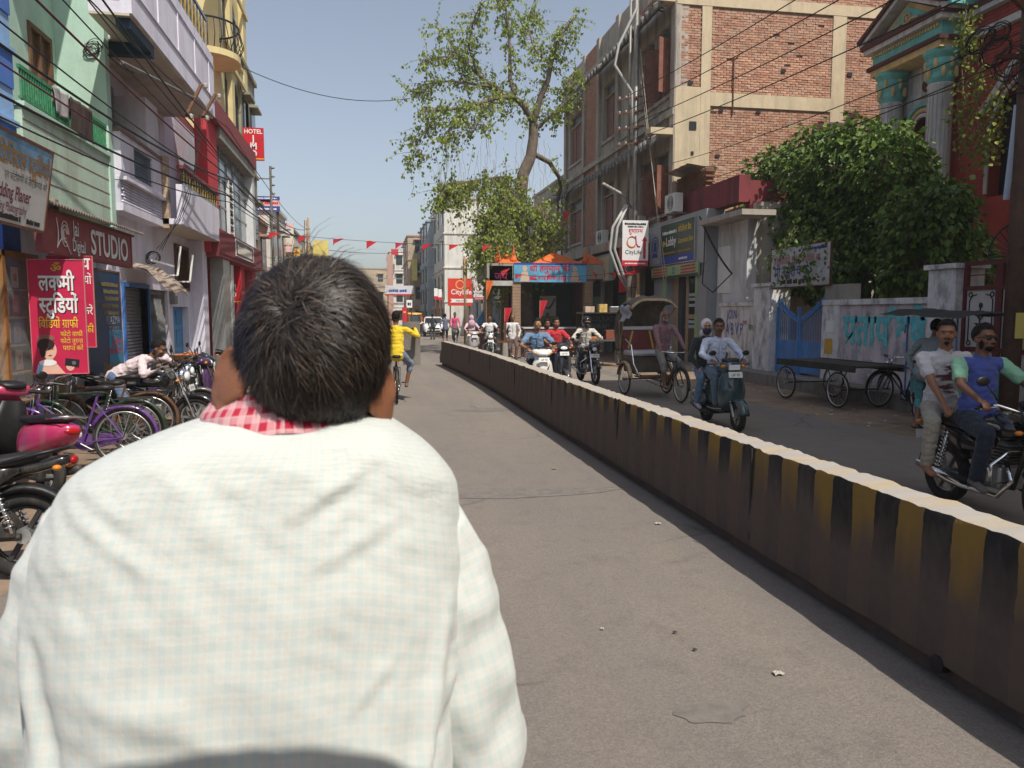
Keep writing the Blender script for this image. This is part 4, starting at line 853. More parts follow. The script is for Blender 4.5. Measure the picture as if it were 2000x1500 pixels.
# palace-like house behind the trees
m_pred = mat('terracotta_red_plaster', (.36, .06, .045), .85, var=.2, scale=1.5, stain=(.12, .03, .025), stain_amt=.6)
m_tur = mat('turquoise_stucco', (.12, .42, .4), .8, var=.25, scale=3, stain=(.3, .3, .22), stain_amt=.6, stain_scale=2); m_crm = mat('cream_stucco', (.55, .42, .2), .8, var=.2, scale=3, stain=(.3, .2, .1), stain_amt=.5)
m_wst = mat('aged_white_stucco', (.5, .5, .5), .8, var=.15, scale=3, stain=(.06, .05, .05), stain_amt=.7, streak=.1); m_mrn = mat('dark_maroon_trim', (.07, .02, .022), .7, var=.3)
t = thing('red_mansion', 'red mansion with turquoise classical portico and pediment behind the bush', 'mansion', (17, 20.4, .6))
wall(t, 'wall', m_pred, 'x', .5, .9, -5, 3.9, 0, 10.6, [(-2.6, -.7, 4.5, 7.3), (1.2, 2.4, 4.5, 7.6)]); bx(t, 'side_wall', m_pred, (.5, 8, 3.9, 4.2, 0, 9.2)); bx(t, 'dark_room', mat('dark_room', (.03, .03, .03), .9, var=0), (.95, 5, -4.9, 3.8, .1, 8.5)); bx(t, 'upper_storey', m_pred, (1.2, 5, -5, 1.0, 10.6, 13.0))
for y in (-2.2, -1.2, -.2): part('arched_opening', M_dark, t, lambda b: b.prism([(y-.3, 11.1), (y+.3, 11.1), (y+.3, 12.1)]+[(y+.3*cos(a), 12.1+.4*sin(a)) for a in [i*pi/8 for i in range(9)]]+[(y-.3, 12.1)], 1.15, 1.2, 'x')); part('balcony_column', m_wst, t, lambda b: b.lathe([(.1, 0), (.1, .1), (.07, .15), (.07, 1.0), (.1, 1.1)], Matrix.Translation((1.05, y+.5, 11.0)), 10), smooth=30)
bx(t, 'cornice', m_mrn, (.1, .5, -5, .3, 10.5, 10.7)); bx(t, 'cornice_band', m_wst, (.3, .5, -5, .3, 9.1, 9.3)); bx(t, 'cornice_band', m_mrn, (.2, .5, -5, .3, 9.9, 10.05)); bx(t, 'cornice_band', m_wst, (.25, .5, -5, .3, 9.75, 9.9))
for y in (.75, 3.0):
    c = part('column', m_wst, t, lambda b: b.lathe([(.4, 4.2), (.38, 4.4), (.36, 4.45), (.34, 7.9), (.38, 8.0), (.34, 8.05)], Matrix.Translation((0, y, 0)), 18), smooth=30)
    part('capital', m_tur, c, lambda b: b.lathe([(.34, 8.05), (.4, 8.2), (.37, 8.35), (.46, 8.6), (.42, 8.75), (.52, 8.9), (.52, 9.0)], Matrix.Translation((0, y, 0)), 12), smooth=30)
    part('capital_leaves', m_crm, c, lambda b: [b.ell((.42*cos(a), y+.42*sin(a), 8.35+.25*(i % 2)), (.07, .07, .16), n=8, m=6) for i, a in enumerate([2*pi*k/12 for k in range(12)])])
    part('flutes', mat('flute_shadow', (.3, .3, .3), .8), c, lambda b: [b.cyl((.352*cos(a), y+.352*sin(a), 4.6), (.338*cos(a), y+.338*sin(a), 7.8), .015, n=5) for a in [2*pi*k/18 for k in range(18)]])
bx(t, 'entablature', m_crm, (-.45, .5, .3, 3.5, 9.0, 9.2)); bx(t, 'entablature_band', m_mrn, (-.55, .5, .2, 3.6, 9.2, 9.32)); bx(t, 'frieze', m_tur, (-.4, .5, .32, 3.48, 9.32, 9.75)); bx(t, 'cornice', m_wst, (-.6, .5, .12, 3.7, 9.75, 9.9)); bx(t, 'cornice', m_mrn, (-.68, .5, .05, 3.78, 9.9, 10.05))
b = MB()
for k in range(26): b.cbox((-.43, .45+k*.12, 9.66), .06, .06, .1)
tag(b.build('dentils', m_crm, t), kind='stuff')
part('tympanum', m_crm, t, lambda b: b.prism([(.35, 10.05), (3.5, 10.05), (1.92, 10.86)], -.3, .5, 'x')); part('inner_tympanum', m_tur, t, lambda b: b.prism([(.85, 10.12), (3.0, 10.12), (1.92, 10.72)], -.34, -.3, 'x')); part('tympanum_crest', m_crm, t, lambda b: (b.ring((-.37, 1.92, 10.36), (1, 0, 0), .15, .03, 16, 6), b.ell((-.37, 1.92, 10.36), (.05, .07, .1), n=10, m=7), b.tube([V((-.36, 1.4, 10.25)), V((-.36, 1.7, 10.3)), V((-.36, 1.92, 10.17)), V((-.36, 2.15, 10.3)), V((-.36, 2.45, 10.25))], .04, 6)))
for y0, y1, z0, z1 in ((-.0, 1.92, 10.05, 11.0), (1.92, 3.85, 11.0, 10.05)):
    part('raking_cornice', m_wst, t, lambda b: b.beam((-.05, y0, z0), (-.05, y1, z1), 1.25, .14, up=(0, 0, 1))); part('raking_trim', m_mrn, t, lambda b: b.beam((-.07, y0, z0+.13), (-.07, y1, z1+.13), 1.4, .12, up=(0, 0, 1)))
bx(t, 'attic_block', m_tur, (-.5, .4, -.15, .45, 10.05, 10.45)); bx(t, 'attic_cap', m_mrn, (-.6, .5, -.25, .55, 10.45, 10.55)); bx(t, 'portico_floor', m_wst, (-.6, .5, .2, 3.6, 4.0, 4.2))
for r, q in ((.78, m_tur), (.62, m_crm), (.48, m_wst)): part('door_arch', q, t, lambda b: b.tube([V((.3-.1*(r-.4), 1.85+r*cos(pi*i/14), 6.9+r*1.1*sin(pi*i/14))) for i in range(15)], .07, 6), smooth=True)
bx(t, 'portico_back', m_wst, (.4, .5, .8, 2.9, 7.6, 9.0)); part('roundel', m_mrn, t, lambda b: b.ell((.38, 1.85, 8.35), (.05, .2, .2), n=12, m=7))
for s in (-1, 1): part('gable_mould', m_wst, t, lambda b: b.beam((.45, -1.65+s*1.3, 6.9), (.45, -1.65, 8.2), .1, .16, up=(0, 1, 0)))
part('pointed_arch', m_wst, t, lambda b: b.tube([V((.45, -2.6, 4.6)), V((.45, -2.6, 6.5)), V((.45, -2.2, 7.2)), V((.45, -1.65, 7.6)), V((.45, -1.1, 7.2)), V((.45, -.7, 6.5)), V((.45, -.7, 4.6))], .06, 6))
b = MB()
for r in range(40):
    z = 6.0+r*.11
    b.box(.492, .5, -4.9, .2, z, z+.012)
tag(b.build('wall_courses', m_mrn, t), kind='stuff')
for z in (8.8, 9.6): tag(part('roof_stick', M_bamboo, None, lambda b: b.tube([(16.7, 25.2, z-1.2), (16.2, 24.6, z-1.6)], .05, 6)), 'short bamboo stick jutting from the brick wall beside the mansion, %s one' % ('lower' if z < 9 else 'upper'), 'stick')

# unseen tall house added at right to throw the shadow over the far lane
t = thing('unseen_shade_house', 'unseen plastered house added to shade the right-hand lane', 'house', (9.3, -9, 0))
wall(t, 'wall', m_plast, 'x', 0, .3, 0, 18.2, 0, 16.8, [(1.5+4*k, 3.2+4*k, 1.2+3.4*j, 3.2+3.4*j) for k in range(3) for j in range(4)]); bx(t, 'body', m_plast, (.6, 8, 0, 18.2, 0, 16.8)); bx(t, 'cornice', m_plast, (-.25, 8.2, -.2, 18.3, 16.8, 17.0))
for k in range(3):
    for j in range(4): bx(t, 'window', M_glass, (.2, .25, 1.5+4*k, 3.2+4*k, 1.2+3.4*j, 3.2+3.4*j))
# ============================================================ trees
def leaf_mat(name, a, c, tr=.35):
    m = bpy.data.materials.new(name); m.use_nodes = True; N = m.node_tree.nodes; L = m.node_tree.links
    b = N['Principled BSDF']; b.inputs['Roughness'].default_value = .5; b.inputs['Specular IOR Level'].default_value = .4
    at_ = N.new('ShaderNodeAttribute'); at_.attribute_name = 'tint'
    mx = N.new('ShaderNodeMix'); mx.data_type = 'RGBA'; L.new(at_.outputs['Fac'], mx.inputs[0]); mx.inputs[6].default_value = (*a, 1); mx.inputs[7].default_value = (*c, 1)
    L.new(mx.outputs[2], b.inputs['Base Color']); t = N.new('ShaderNodeBsdfTranslucent'); L.new(mx.outputs[2], t.inputs[0])
    s = N.new('ShaderNodeMixShader'); s.inputs[0].default_value = tr; L.new(b.outputs[0], s.inputs[1]); L.new(t.outputs[0], s.inputs[2]); L.new(s.outputs[0], N['Material Output'].inputs[0]); return m
LEAF = np.array([(0, 0, 0), (.38, .3, .06), (.3, .62, .02), (0, 1.0, -.12), (-.3, .62, .02), (-.38, .3, .06), (0, .5, -.07)])
LF = [(0, 1, 2, 6), (6, 2, 3), (0, 6, 4, 5), (6, 3, 4)]
def leaves(name, parent, m, P, D, S, seed=0, up=.3):
    """P points, D hanging/growing directions, S sizes"""
    r = np.random.default_rng(seed); n = len(P); D = D/np.linalg.norm(D, axis=1)[:, None]
    nn = r.normal(size=(n, 3)); nn[:, 2] += up*3; x = np.cross(D, nn); x /= np.linalg.norm(x, axis=1)[:, None]; z = np.cross(x, D)
    vs = (P[:, None, :]+S[:, None, None]*(LEAF[None, :, 0:1]*x[:, None, :]+LEAF[None, :, 1:2]*D[:, None, :]+LEAF[None, :, 2:3]*z[:, None, :])).reshape(-1, 3)
    me = bpy.data.meshes.new(name); fs = [tuple(i*7+k for k in f) for i in range(n) for f in LF]
    me.from_pydata(vs.tolist(), [], fs); me.materials.append(m)
    a = me.attributes.new('tint', 'FLOAT', 'POINT'); a.data.foreach_set('value', np.repeat(np.clip(r.normal(.5, .25, n), 0, 1), 7).astype(np.float32))
    o = bpy.data.objects.new(name, me); COL.objects.link(o); o.parent = parent; return o
m_bark = mat('grey_bark', (.16, .125, .095), .95, var=.35, scale=5, bump=.8, bscale=16, stain=(.06, .045, .035), stain_amt=.6, streak=.3)
m_twig = mat('twig', (.2, .15, .11), .9, var=.3)
t = thing('peepal_tree', 'tall crooked peepal tree with sparse yellow-green leaves over the shrine', 'tree', (7.1, 33.6, 0))
TB = V(t.location)
def px(pts, dy=0, dy1=None):
    out = []
    for i, p in enumerate(pts):
        q = dy if dy1 is None else dy+(dy1-dy)*i/(len(pts)-1); out.append(at(p[0], p[1], Y=33.4+q)-TB)
    return out
LIMB = [(px([(1035, 690), (1028, 600), (1022, 520), (1017, 440), (1018, 370), (1022, 340), (1037, 305), (1042, 270), (1042, 240)]), .36, .2),
 (px([(1042, 240), (1037, 230), (1021, 205), (1002, 189), (964, 192), (919, 208), (877, 214), (820, 218)], 0, -1.6), .17, .03),
 (px([(1002, 189), (993, 187), (964, 170), (932, 144), (900, 115), (878, 80), (850, 50)], -.3, 1.4), .11, .03),
 (px([(1005, 186), (996, 154), (996, 96), (993, 48), (986, 6), (980, -25)], -.3, .4), .1, .025),
 (px([(1042, 240), (1055, 192), (1070, 157), (1076, 128), (1082, 106), (1095, 70), (1118, 38)], 0, -1.0), .15, .03),
 (px([(1047, 253), (1073, 227), (1095, 214), (1105, 173), (1134, 134)], 0, 1.2), .09, .02),
 (px([(1042, 300), (1073, 317), (1092, 346), (1095, 368), (1089, 394), (1090, 440)], 0, 2.2), .12, .05),
 (px([(919, 208), (890, 235), (870, 262), (862, 290)], -1.0, -1.8), .05, .015),
 (px([(964, 192), (940, 230), (925, 258)], -.6, -1.6), .045, .012),
 (px([(964, 170), (930, 165), (880, 158), (830, 165), (800, 180)], .2, 1.0), .07, .015),
 (px([(1018, 360), (985, 345), (930, 352), (890, 358), (862, 380)], -.3, -1.5), .07, .015),
 (px([(1017, 400), (1000, 380), (970, 390), (945, 430)], -.3, -1.2), .06, .015),
 (px([(1020, 430), (1045, 400), (1065, 420), (1068, 470)], -.3, -1.0), .05, .012),
 (px([(932, 144), (915, 90), (925, 40), (940, 5)], .3, -.8), .06, .015),
 (px([(1076, 128), (1045, 100), (1030, 50), (1040, 15)], -.3, 1.0), .06, .015),
 (px([(900, 115), (860, 110), (820, 120)], .9, 0), .04, .012),
 (px([(877, 214), (840, 240), (815, 280), (800, 320)], -1.4, -1.0), .04, .01),
 (px([(1018, 420), (985, 425), (955, 462), (938, 500)], -.3, -1.4), .05, .012), (px([(1019, 460), (1045, 470), (1056, 520)], -.3, -.8), .04, .012), (px([(1018, 365), (980, 385), (962, 430), (952, 485)], -.4, -1.8), .05, .012), (px([(1020, 480), (990, 480), (975, 510), (972, 545)], -.4, -1.2), .04, .01)]
for i, (pts, r0, r1) in enumerate(LIMB):
    n = len(pts); q = []
    for j in range(n-1):
        for k in range(3): q.append(pts[j].lerp(pts[j+1], k/3)+V((.05*mnoise.noise(V((i, j, k))), .12*mnoise.noise(V((i+9, j, k))), .03*mnoise.noise(V((i, j+5, k))))))
    q.append(pts[-1]); part('trunk' if i == 0 else 'limb', m_bark, t, lambda b: b.tube(q, [r0+(r1-r0)*a/(len(q)-1) for a in range(len(q))], 9), smooth=True)
rs = np.random.default_rng(4); tw = MB(); LP = []; LD = []
for i, (pts, r0, r1) in enumerate(LIMB):
    if i == 0: continue
    L_ = sum((pts[j+1]-pts[j]).length for j in range(len(pts)-1)); low = i in (10, 11, 12) or i > 16; cnt = int(L_*(62 if low else 18 if i not in (6,) else 5))
    for _ in range(cnt):
        u = rs.random()**.6*(len(pts)-1.001); j = int(u); p = pts[j].lerp(pts[j+1], u-j)
        d = V(rs.normal(size=3)); d.z = d.z*.7+(.1 if not low else -.5); d.normalize(); ln = rs.uniform(.35, 1.35)*(1.2 if low else 1)
        seg = [p]; c = p.copy(); dd = d.copy()
        for k in range(4):
            dd = (dd+V((rs.normal()*.22, rs.normal()*.22, -.17))).normalized(); c = c+dd*ln/4; seg.append(c.copy())
        tw.tube(seg, [.014, .011, .008, .006, .003], 4, cap=False)
        for k in range(rs.integers(7, 15)):
            v = rs.uniform(1.0, 4); a = int(min(v, 3)); s = seg[a].lerp(seg[a+1], v-a); LP.append(s+V(rs.normal(size=3))*.06); LD.append(V((rs.normal()*.5, rs.normal()*.5, -.8)))
tag(tw.build('twigs', m_twig, t, fix=False), kind='stuff')
LP = np.array([tuple(p) for p in LP]); LD = np.array([tuple(p) for p in LD])
tag(leaves('crown', t, leaf_mat('peepal_leaf', (.13, .21, .03), (.36, .43, .07), .42), LP, LD, rs.uniform(.085, .17, len(LP)), 1, .1), kind='stuff')
b = MB()
for _ in range(70):
    p = at(rs.uniform(850, 1070), rs.uniform(240, 400), Y=32.6+rs.uniform(-1, 1))-TB; pts = [p]
    for k in range(5): p = p+V((rs.normal()*.06, rs.normal()*.05, -rs.uniform(.15, .4))); pts.append(p)
    b.tube(pts, .007, 4, cap=False)
tag(b.build('hanging_roots', m_twig, t, fix=False), kind='stuff')

# dense bush spilling over the compound wall
t = thing('wall_bush', 'dense dark green climbing bush piled over the compound wall before the mansion', 'bush', (12.5, 17, 0)); TB = V(t.location)
LOB = [(1520, 352, .95), (1590, 322, 1.0), (1665, 312, 1.0), (1740, 325, .95), (1500, 410, .85), (1560, 430, 1.25), (1650, 420, 1.4), (1750, 420, 1.4), (1815, 430, .9), (1600, 510, 1.1), (1700, 510, 1.4), (1810, 510, 1.1), (1880, 500, .7), (1540, 345, .7), (1700, 300, .7), (1850, 390, .4), (1930, 550, .5)]
P = []; D = []; S = []; core = MB()
for i, (x, y, r) in enumerate(LOB):
    X_ = 12.4+rs.uniform(-.5, .9)+(1.2 if x > 1850 else 0); c = np.array(at(x, y, X=X_)-TB); n = int(2100*r*r)
    d = rs.normal(size=(n, 3)); d /= np.linalg.norm(d, axis=1)[:, None]; rr = r*rs.uniform(.45, 1.0, n)**.55*(1+.5*np.array([mnoise.noise(V(q)*2.6+V((i, 0, 0))) for q in d])); P.append(c+d*rr[:, None]); dd = d.copy()*.7; dd[:, 2] -= .75; D.append(dd+rs.normal(size=(n, 3))*.35); S.append(rs.uniform(.09, .19, n))
    for k in range(5): core.tube([V(c)+V((0, 0, -r)), V(c)+V(rs.normal(size=3))*.3*r, V(c)+V(rs.normal(size=3)).normalized()*r*.95], [.03, .02, .006], 5)
# sprays hanging before the school board
for _ in range(24):
    a = at(rs.uniform(1540, 1640), rs.uniform(440, 520), X=rs.uniform(10.2, 11.4))-TB; n = 26; k = np.linspace(0, 1, n)[:, None]; e = np.array(a)+np.array([(-.3+rs.normal()*.2, rs.normal()*.35, -.75)]); P.append(np.array(a)*(1-k)+e*k+rs.normal(size=(n, 3))*.07); D.append(rs.normal(size=(n, 3))*.5+np.array([0, 0, -.7])); S.append(rs.uniform(.07, .14, n)); core.tube([V(a), V(e[0])], [.008, .003], 4)
P = np.vstack(P); D = np.vstack(D); S = np.concatenate(S)
tag(leaves('foliage', t, leaf_mat('bush_leaf', (.025, .065, .012), (.17, .26, .035), .25), P, D, S, 2, .5), kind='stuff'); tag(core.build('branches', m_twig, t, fix=False), kind='stuff')
for x in (1690, 1800): 
    p = at(x, 600, X=12.6)-TB; part('stem', m_bark, t, lambda b: b.tube([V((p.x, p.y, 0)), V((p.x+.1, p.y, 1.5)), V((p.x-.1, p.y+.2, 3.2)), V((p.x+.1, p.y+.1, 4.6))], [.2, .17, .14, .06], 8), smooth=True)
# creeper on the mansion
t = thing('mansion_creeper', 'thin yellow-green creeper hanging down the red mansion wall', 'creeper', (16.6, 19.5, 8)); TB = V(t.location); P = []; b = MB()
for (x0, y0, x1, y1, n) in ((1893, 30, 1888, 250, 240), (1888, 20, 1895, 110, 200), (1925, 130, 1915, 300, 200), (1870, 200, 1900, 320, 160), (1960, 180, 1930, 320, 220)):
    a = at(x0, y0, X=16.3)-TB; c = at(x1, y1, X=16.3)-TB; b.tube([a, a.lerp(c, .5)+V((-.1, .1, 0)), c], .012, 4)
    for _ in range(n): P.append(tuple(a.lerp(c, rs.random())+V(rs.normal(size=3))*.16))
P = np.array(P); tag(leaves('foliage', t, leaf_mat('creeper_leaf', (.09, .13, .02), (.3, .33, .05), .35), P, rs.normal(size=P.shape)*.5+np.array([-.3, 0, -.8]), rs.uniform(.08, .16, len(P)), 3, .3), kind='stuff'); b.build('vine', m_twig, t)

# ============================================================ shrine
m_tile = mat('brown_tile', (.13, .07, .06), .4, var=.2, scale=3); m_col = mat('tan_tile', (.3, .2, .13), .5, var=.2, scale=4)
t = thing('street_shrine', 'small tiled street shrine with orange pyramid roofs and blue banner', 'shrine', (5.7, 31, 0))
bx(t, 'base', m_tile, (.5, 3.4, 0, 3.2, 0, 1.15)); bx(t, 'base_top', m_wst, (.45, 3.45, -.05, 3.2, 1.15, 1.2)); bx(t, 'back_wall', mat('shrine_dark_green', (.03, .06, .045), .7), (.3, 3.4, 2.9, 3.2, 1.2, 3.2)); bx(t, 'right_wall', m_tile, (3.2, 3.4, .1, 2.9, 1.2, 3.1))
for x, y in ((.0, .0), (.0, 2.8), (3.05, 0.), (-.9, 1.6)):
    c = bx(t, 'pillar', m_col, (x, x+.34, y, y+.34, 0, 3.1)); b = MB()
    for k in range(24): b.box(x-.004, x+.344, y-.004, y+.344, .08+k*.125, .09+k*.125)
    tag(b.build('tile_joints', m_tile, c), kind='stuff')
bx(t, 'ceiling', m_tile, (-1.0, 3.5, .0, 3.2, 3.1, 3.2))
m_or = mat('orange_cloth_roof', (.6, .13, .03), .7, var=.2, scale=3)
for x0, x1, h in ((.9, 3.0, .55), (-.6, .4, .45), (3.1, 4.0, .5)): part('roof_peak', m_or, t, lambda b: b.add([(x0, .05, 3.82), (x1, .05, 3.82), (x1, 2.2, 3.82), (x0, 2.2, 3.82), ((x0+x1)/2, 1.1, 3.82+h)], [(0, 1, 4), (1, 2, 4), (2, 3, 4), (3, 0, 4), (0, 3, 2, 1)]))
bx(t, 'roof_slab', m_conc, (-1.05, 4.0, .0, 3.2, 3.2, 3.8))
for x in (-.55, .1, 3.15): part('finial', m_or, t, lambda b: b.lathe([(.12, 3.8), (.16, 3.95), (.1, 4.1), (.05, 4.25), (.01, 4.6)], Matrix.Translation((x, .3, 0)), 10), smooth=30)
t2 = board('shrine_banner', 'blue cloth banner with red Hindi letters and printed figures on the shrine', 'banner', (5.75, 30.94, 3.05), (1, 0, 0), 3.05, .78, mat('blue_sky_cloth', (.1, .33, .5), .6, var=.45, scale=1.2), .02)
text('श^ी हनुमान जी', t2, M_red, 1.5, .44, .34, .016, 1, 'C'); text('श^ी साईं बाबा मंिदर', t2, M_red, 1.5, .1, .24, .012, 1, 'C'); patch(t2, M_bluep, 0, 3.05, .7, .78)
for x in (.45, 2.55): part('printed_figure', flat('printed_saint', (.55, .4, .3)), t2, lambda b: (blob(b, x, .55, .1, .12, .004), b.quad((x-.2, .02, .0045), (x+.2, .02, .0045), (x+.12, .42, .0045), (x-.12, .42, .0045))))
t2 = board('shrine_side_banner', 'grey faded cloth banner on the street side of the shrine', 'banner', (4.75, 31.0, 2.9), (1, 0, 0), .95, .8, mat('grey_cloth', (.4, .4, .38), .8, var=.3), .02); text('जय', t2, M_maroonp, .48, .25, .4, .01, 1, 'C')
t2 = board('shrine_picture', 'framed garlanded picture inside the dark shrine', 'picture', (7.45, 33.8, 1.35), (1, 0, 0), .75, 1.2, mat('cream_picture', (.5, .47, .42), .5, var=.2), .04, frame=M_wood); part('garland', M_dark, t2, lambda b: b.tube([V((.05+.65*i/10, 1.1-.45*sin(pi*i/10), .02)) for i in range(11)], .03, 6)); part('printed_figure', flat('printed_robe', (.25, .15, .08)), t2, lambda b: (blob(b, .37, .35, .1, .12, .004), b.quad((.2, .05, .004), (.55, .05, .004), (.48, .28, .004), (.27, .28, .004)))); patch(t2, flat('printed_meadow', (.2, .26, .1)), 0, .75, 0, .3, .002)
def pennant(label, p, h, m=M_red): 
    t = thing('pennant', label, 'flag', p, group='pennants at the shrine'); part('staff', M_bamboo, t, lambda b: b.cyl((0, 0, 0), (0, 0, h), .015, n=6)); part('cloth', m, t, lambda b: b.grid(lambda u, v: V((.32*v*(1-u*.95)-.01, .05*sin(v*5), h-.8*u)), 10, 6))
pennant('red pennant on staff before the shrine base', (6.75, 30.6, 0), 2.3); pennant('orange pennant on staff left of the shrine pillars', (4.6, 30.9, 0), 3.1, m_or); pennant('tall red and yellow pennant above the shrine roof', (8.3, 33, 3.8), 2.4); pennant('red pennant lowest at the left shrine pillar', (5.3, 30.6, 0), 2.0)
t = thing('blue_tent_sign', 'small blue pyramid kiosk top left of the shrine', 'kiosk', (4.9, 33.2, 0)); part('pyramid', mat('blue_tin', (.08, .2, .36), .5), t, lambda b: b.add([(-.5, -.4, 1.3), (.5, -.4, 1.3), (.5, .4, 1.3), (-.5, .4, 1.3), (0, 0, 2.05)], [(0, 1, 4), (1, 2, 4), (2, 3, 4), (3, 0, 4), (0, 3, 2, 1)])); bx(t, 'body', m_tile, (-.45, .45, -.35, .35, 0, 1.3))
t = thing('concrete_bollard', 'rusty post with cross plate before the shrine', 'post', (4.85, 27.9, 0)); part('shaft', m_conc, t, lambda b: b.lathe([(.14, 0), (.11, .5), (.1, .7)], n=8)); bx(t, 'plate', M_rust, (-.3, .3, -.06, .06, .7, .78), (-.05, .05, -.04, .04, .78, 1.4))

# ============================================================ far buildings
def house(name, label, x0, x1, y0, y1, h, m, floors, cols, face='x+', trim=None, win=(1.0, 1.3), bal=False, front=True):
    t = thing(name, label, 'building', (x0, y0, 0)); w = x1-x0; d = y1-y0; trim = trim or m
    bx(t, 'wall', m, (0, w, 0, d, 0, h)); bx(t, 'parapet', trim, (-.1, w+.1, -.1, d+.1, h, h+.15)); fh = h/floors
    for f in range(floors):
        z = f*fh+fh*.3
        for c in range(cols):
            if 'x' in face:
                y = d*(c+.5)/cols; X_ = w if face[1] == '+' else 0; s = 1 if face[1] == '+' else -1
                a, b_ = sorted((X_, X_+s*.06)); wn = bx(t, 'window', M_glass, (a, b_, y-win[0]/2, y+win[0]/2, z, z+win[1])); a, b_ = sorted((X_, X_+s*.3)); bx(wn, 'sunshade', trim, (a, b_, y-win[0]/2-.15, y+win[0]/2+.15, z+win[1]+.08, z+win[1]+.17))
        nc = max(1, int(w/2.4)) if front else 0
        for c in range(nc):
            x = w*(c+.5)/nc; wn = bx(t, 'window', M_glass, (x-.45, x+.45, -.05, 0, z, z+win[1])); bx(wn, 'sunshade', trim, (x-.6, x+.6, -.35, 0, z+win[1]+.08, z+win[1]+.17))
        if f: bx(t, 'string_course', trim, (-.08, w+.08, -.08, d+.08, f*fh-.06, f*fh+.06))
        if bal and f:
            s = 1 if face[1] == '+' else -1; a, b_ = sorted((w if s > 0 else 0, (w if s > 0 else 0)+s*.9)); bx(t, 'balcony', trim, (a, b_, .2, d-.2, f*fh+.07, f*fh+.2)); a2, b2 = sorted(((w if s > 0 else 0)+s*.85, (w if s > 0 else 0)+s*.9)); bx(t, 'balcony_rail', trim, (a2, b2, .2, d-.2, f*fh+.2, f*fh+1.0))
    return t
mw = stain_wall('far_whitewash', (.62, .6, .55), (.2, .19, .17), .6); mb = stain_wall('far_beige', (.42, .34, .24), (.2, .16, .12), .5); mg = stain_wall('far_grey_blue', (.3, .36, .4), (.15, .16, .17), .5); my = stain_wall('far_yellow', (.62, .5, .15), (.4, .3, .12), .5); mp = stain_wall('far_pink', (.42, .25, .2), (.2, .13, .1), .5); mo = stain_wall('far_olive', (.3, .28, .2), (.08, .08, .06), .7)
house('concrete_block', 'olive stained concrete block rising behind the hotel sign', -9, -4.5, 29.9, 33.5, 10.9, mo, 3, 2); house('brown_shop_house', 'narrow brown shop house next to the hotel', -8.5, -4.55, 33.6, 36.2, 5.6, mp, 2, 1)
house('weathered_white_house', 'weathered white house under the blue and pink roof hoarding', -9, -4.4, 36.3, 43, 6.7, mw, 2, 3, bal=True); house('cream_house', 'cream low house beyond the weathered white one', -9, -4.7, 43.1, 49.5, 5.4, mb, 2, 3, bal=True); house('white_terrace_house', 'white terrace house with grey balcony on the far left side', -10, -4.8, 49.6, 59, 7.0, mw, 2, 3, trim=mo, bal=True); house('yellow_corner_house', 'yellow and white corner house far down the left side', -12, -4.9, 59.2, 78, 7.4, my, 2, 5, trim=mw, bal=True); house('far_white_house', 'far white house at the left bend of the street', -18, -6.5, 78.5, 100, 8.2, mw, 3, 5); house('far_beige_house', 'far beige house beyond the left bend', -26, -10.5, 101, 125, 9.5, mb, 3, 5)
def fx(px_, Y): return at(px_, 611, Y=Y).x
def fz(px_, py, Y): return at(px_, py, Y=Y).z
house('white_slab_building', 'tall white slab building seen behind the peepal tree', fx(869, 62), fx(985, 62), 62, 76, fz(880, 388, 62), mw, 4, 4, 'x-', front=False); house('grey_blue_building', 'tall grey blue building next to the white slab', fx(837, 72), fx(870, 72)+3, 72.5, 84, fz(845, 432, 72), mg, 5, 3, 'x-'); house('tan_building', 'tan building with yellow fin at the end of the street', fx(798, 85), fx(842, 85), 85, 97, fz(820, 462, 85), mb, 4, 3, 'x-', trim=mp); house('red_white_building', 'narrow white building with red mast at the far end', fx(762, 112), fx(800, 112), 112, 125, fz(780, 492, 112), mw, 4, 3, 'x-'); house('low_far_building', 'low cream building closing the street far away', fx(690, 142), fx(762, 142), 142, 156, fz(730, 525, 142), mb, 3, 3, 'x-')
house('shaded_house', 'shaded grey house set back behind the peepal tree', 10.6, 18, 41.4, 50, 9.2, m_soot, 3, 3, 'x-', bal=True); house('pale_shop_house', 'pale shop house between the tree and the white slab', 10.2, 18, 50.2, 61, 7.6, mw, 3, 4, 'x-', bal=True); house('small_blue_house', 'small blue shop house below the white slab', 8.2, 12, 58, 61.8, 4.2, mg, 1, 1, 'x-')
tag(bx(None, 'yellow_fin', my, (fx(806, 84), fx(816, 84), 84, 84.5, fz(806, 548, 84), fz(806, 505, 84))), 'tall yellow signboard fin on the tan building', 'sign')
t = thing('red_mast', 'red lattice mast rising at the far white building', 'mast', (fx(763, 110), 110.5, 0)); part('shaft', mp, t, lambda b: b.box(-.4, .4, -.4, .4, 0, fz(763, 497, 110))); part('arms', M_steel, t, lambda b: [b.beam((-1.6, 0, z), (2.8, 0, z), .12, .12) for z in (5.5, 6.6, 7.7)]); bx(t, 'letter_box', M_red, (.2, 1.2, -.3, .3, fz(763, 497, 110), fz(763, 486, 110)))
def hoard(name, label, px0, py0, px1, py1, Y, m, lines, stripes=(), cat='hoarding'):
    a = at(px0, py1, Y=Y); c = at(px1, py0, Y=Y); t = board(name, label, cat, a, (1, 0, 0), c.x-a.x, c.z-a.z, m, .1); w = c.x-a.x; h = c.z-a.z
    for (y0, y1, q) in stripes: patch(t, q, 0, w, h*y0, h*y1)
    for (s, x, y, sz, q, xs) in lines: (text(s, t, q, w*x, h*y, h*sz, .012, xs, 'C') if s[0] != '#' else bars(t, q, w*(x-xs*.5), w*(x+xs*.5), h*y, h*sz*.7, len(s)+int(y*50)))
    for s in (.1, .9): part('support', M_rust, t, lambda b: b.cyl((w*s, -1.2, -.15), (w*s, h, -.15), .05, n=6))
    return t
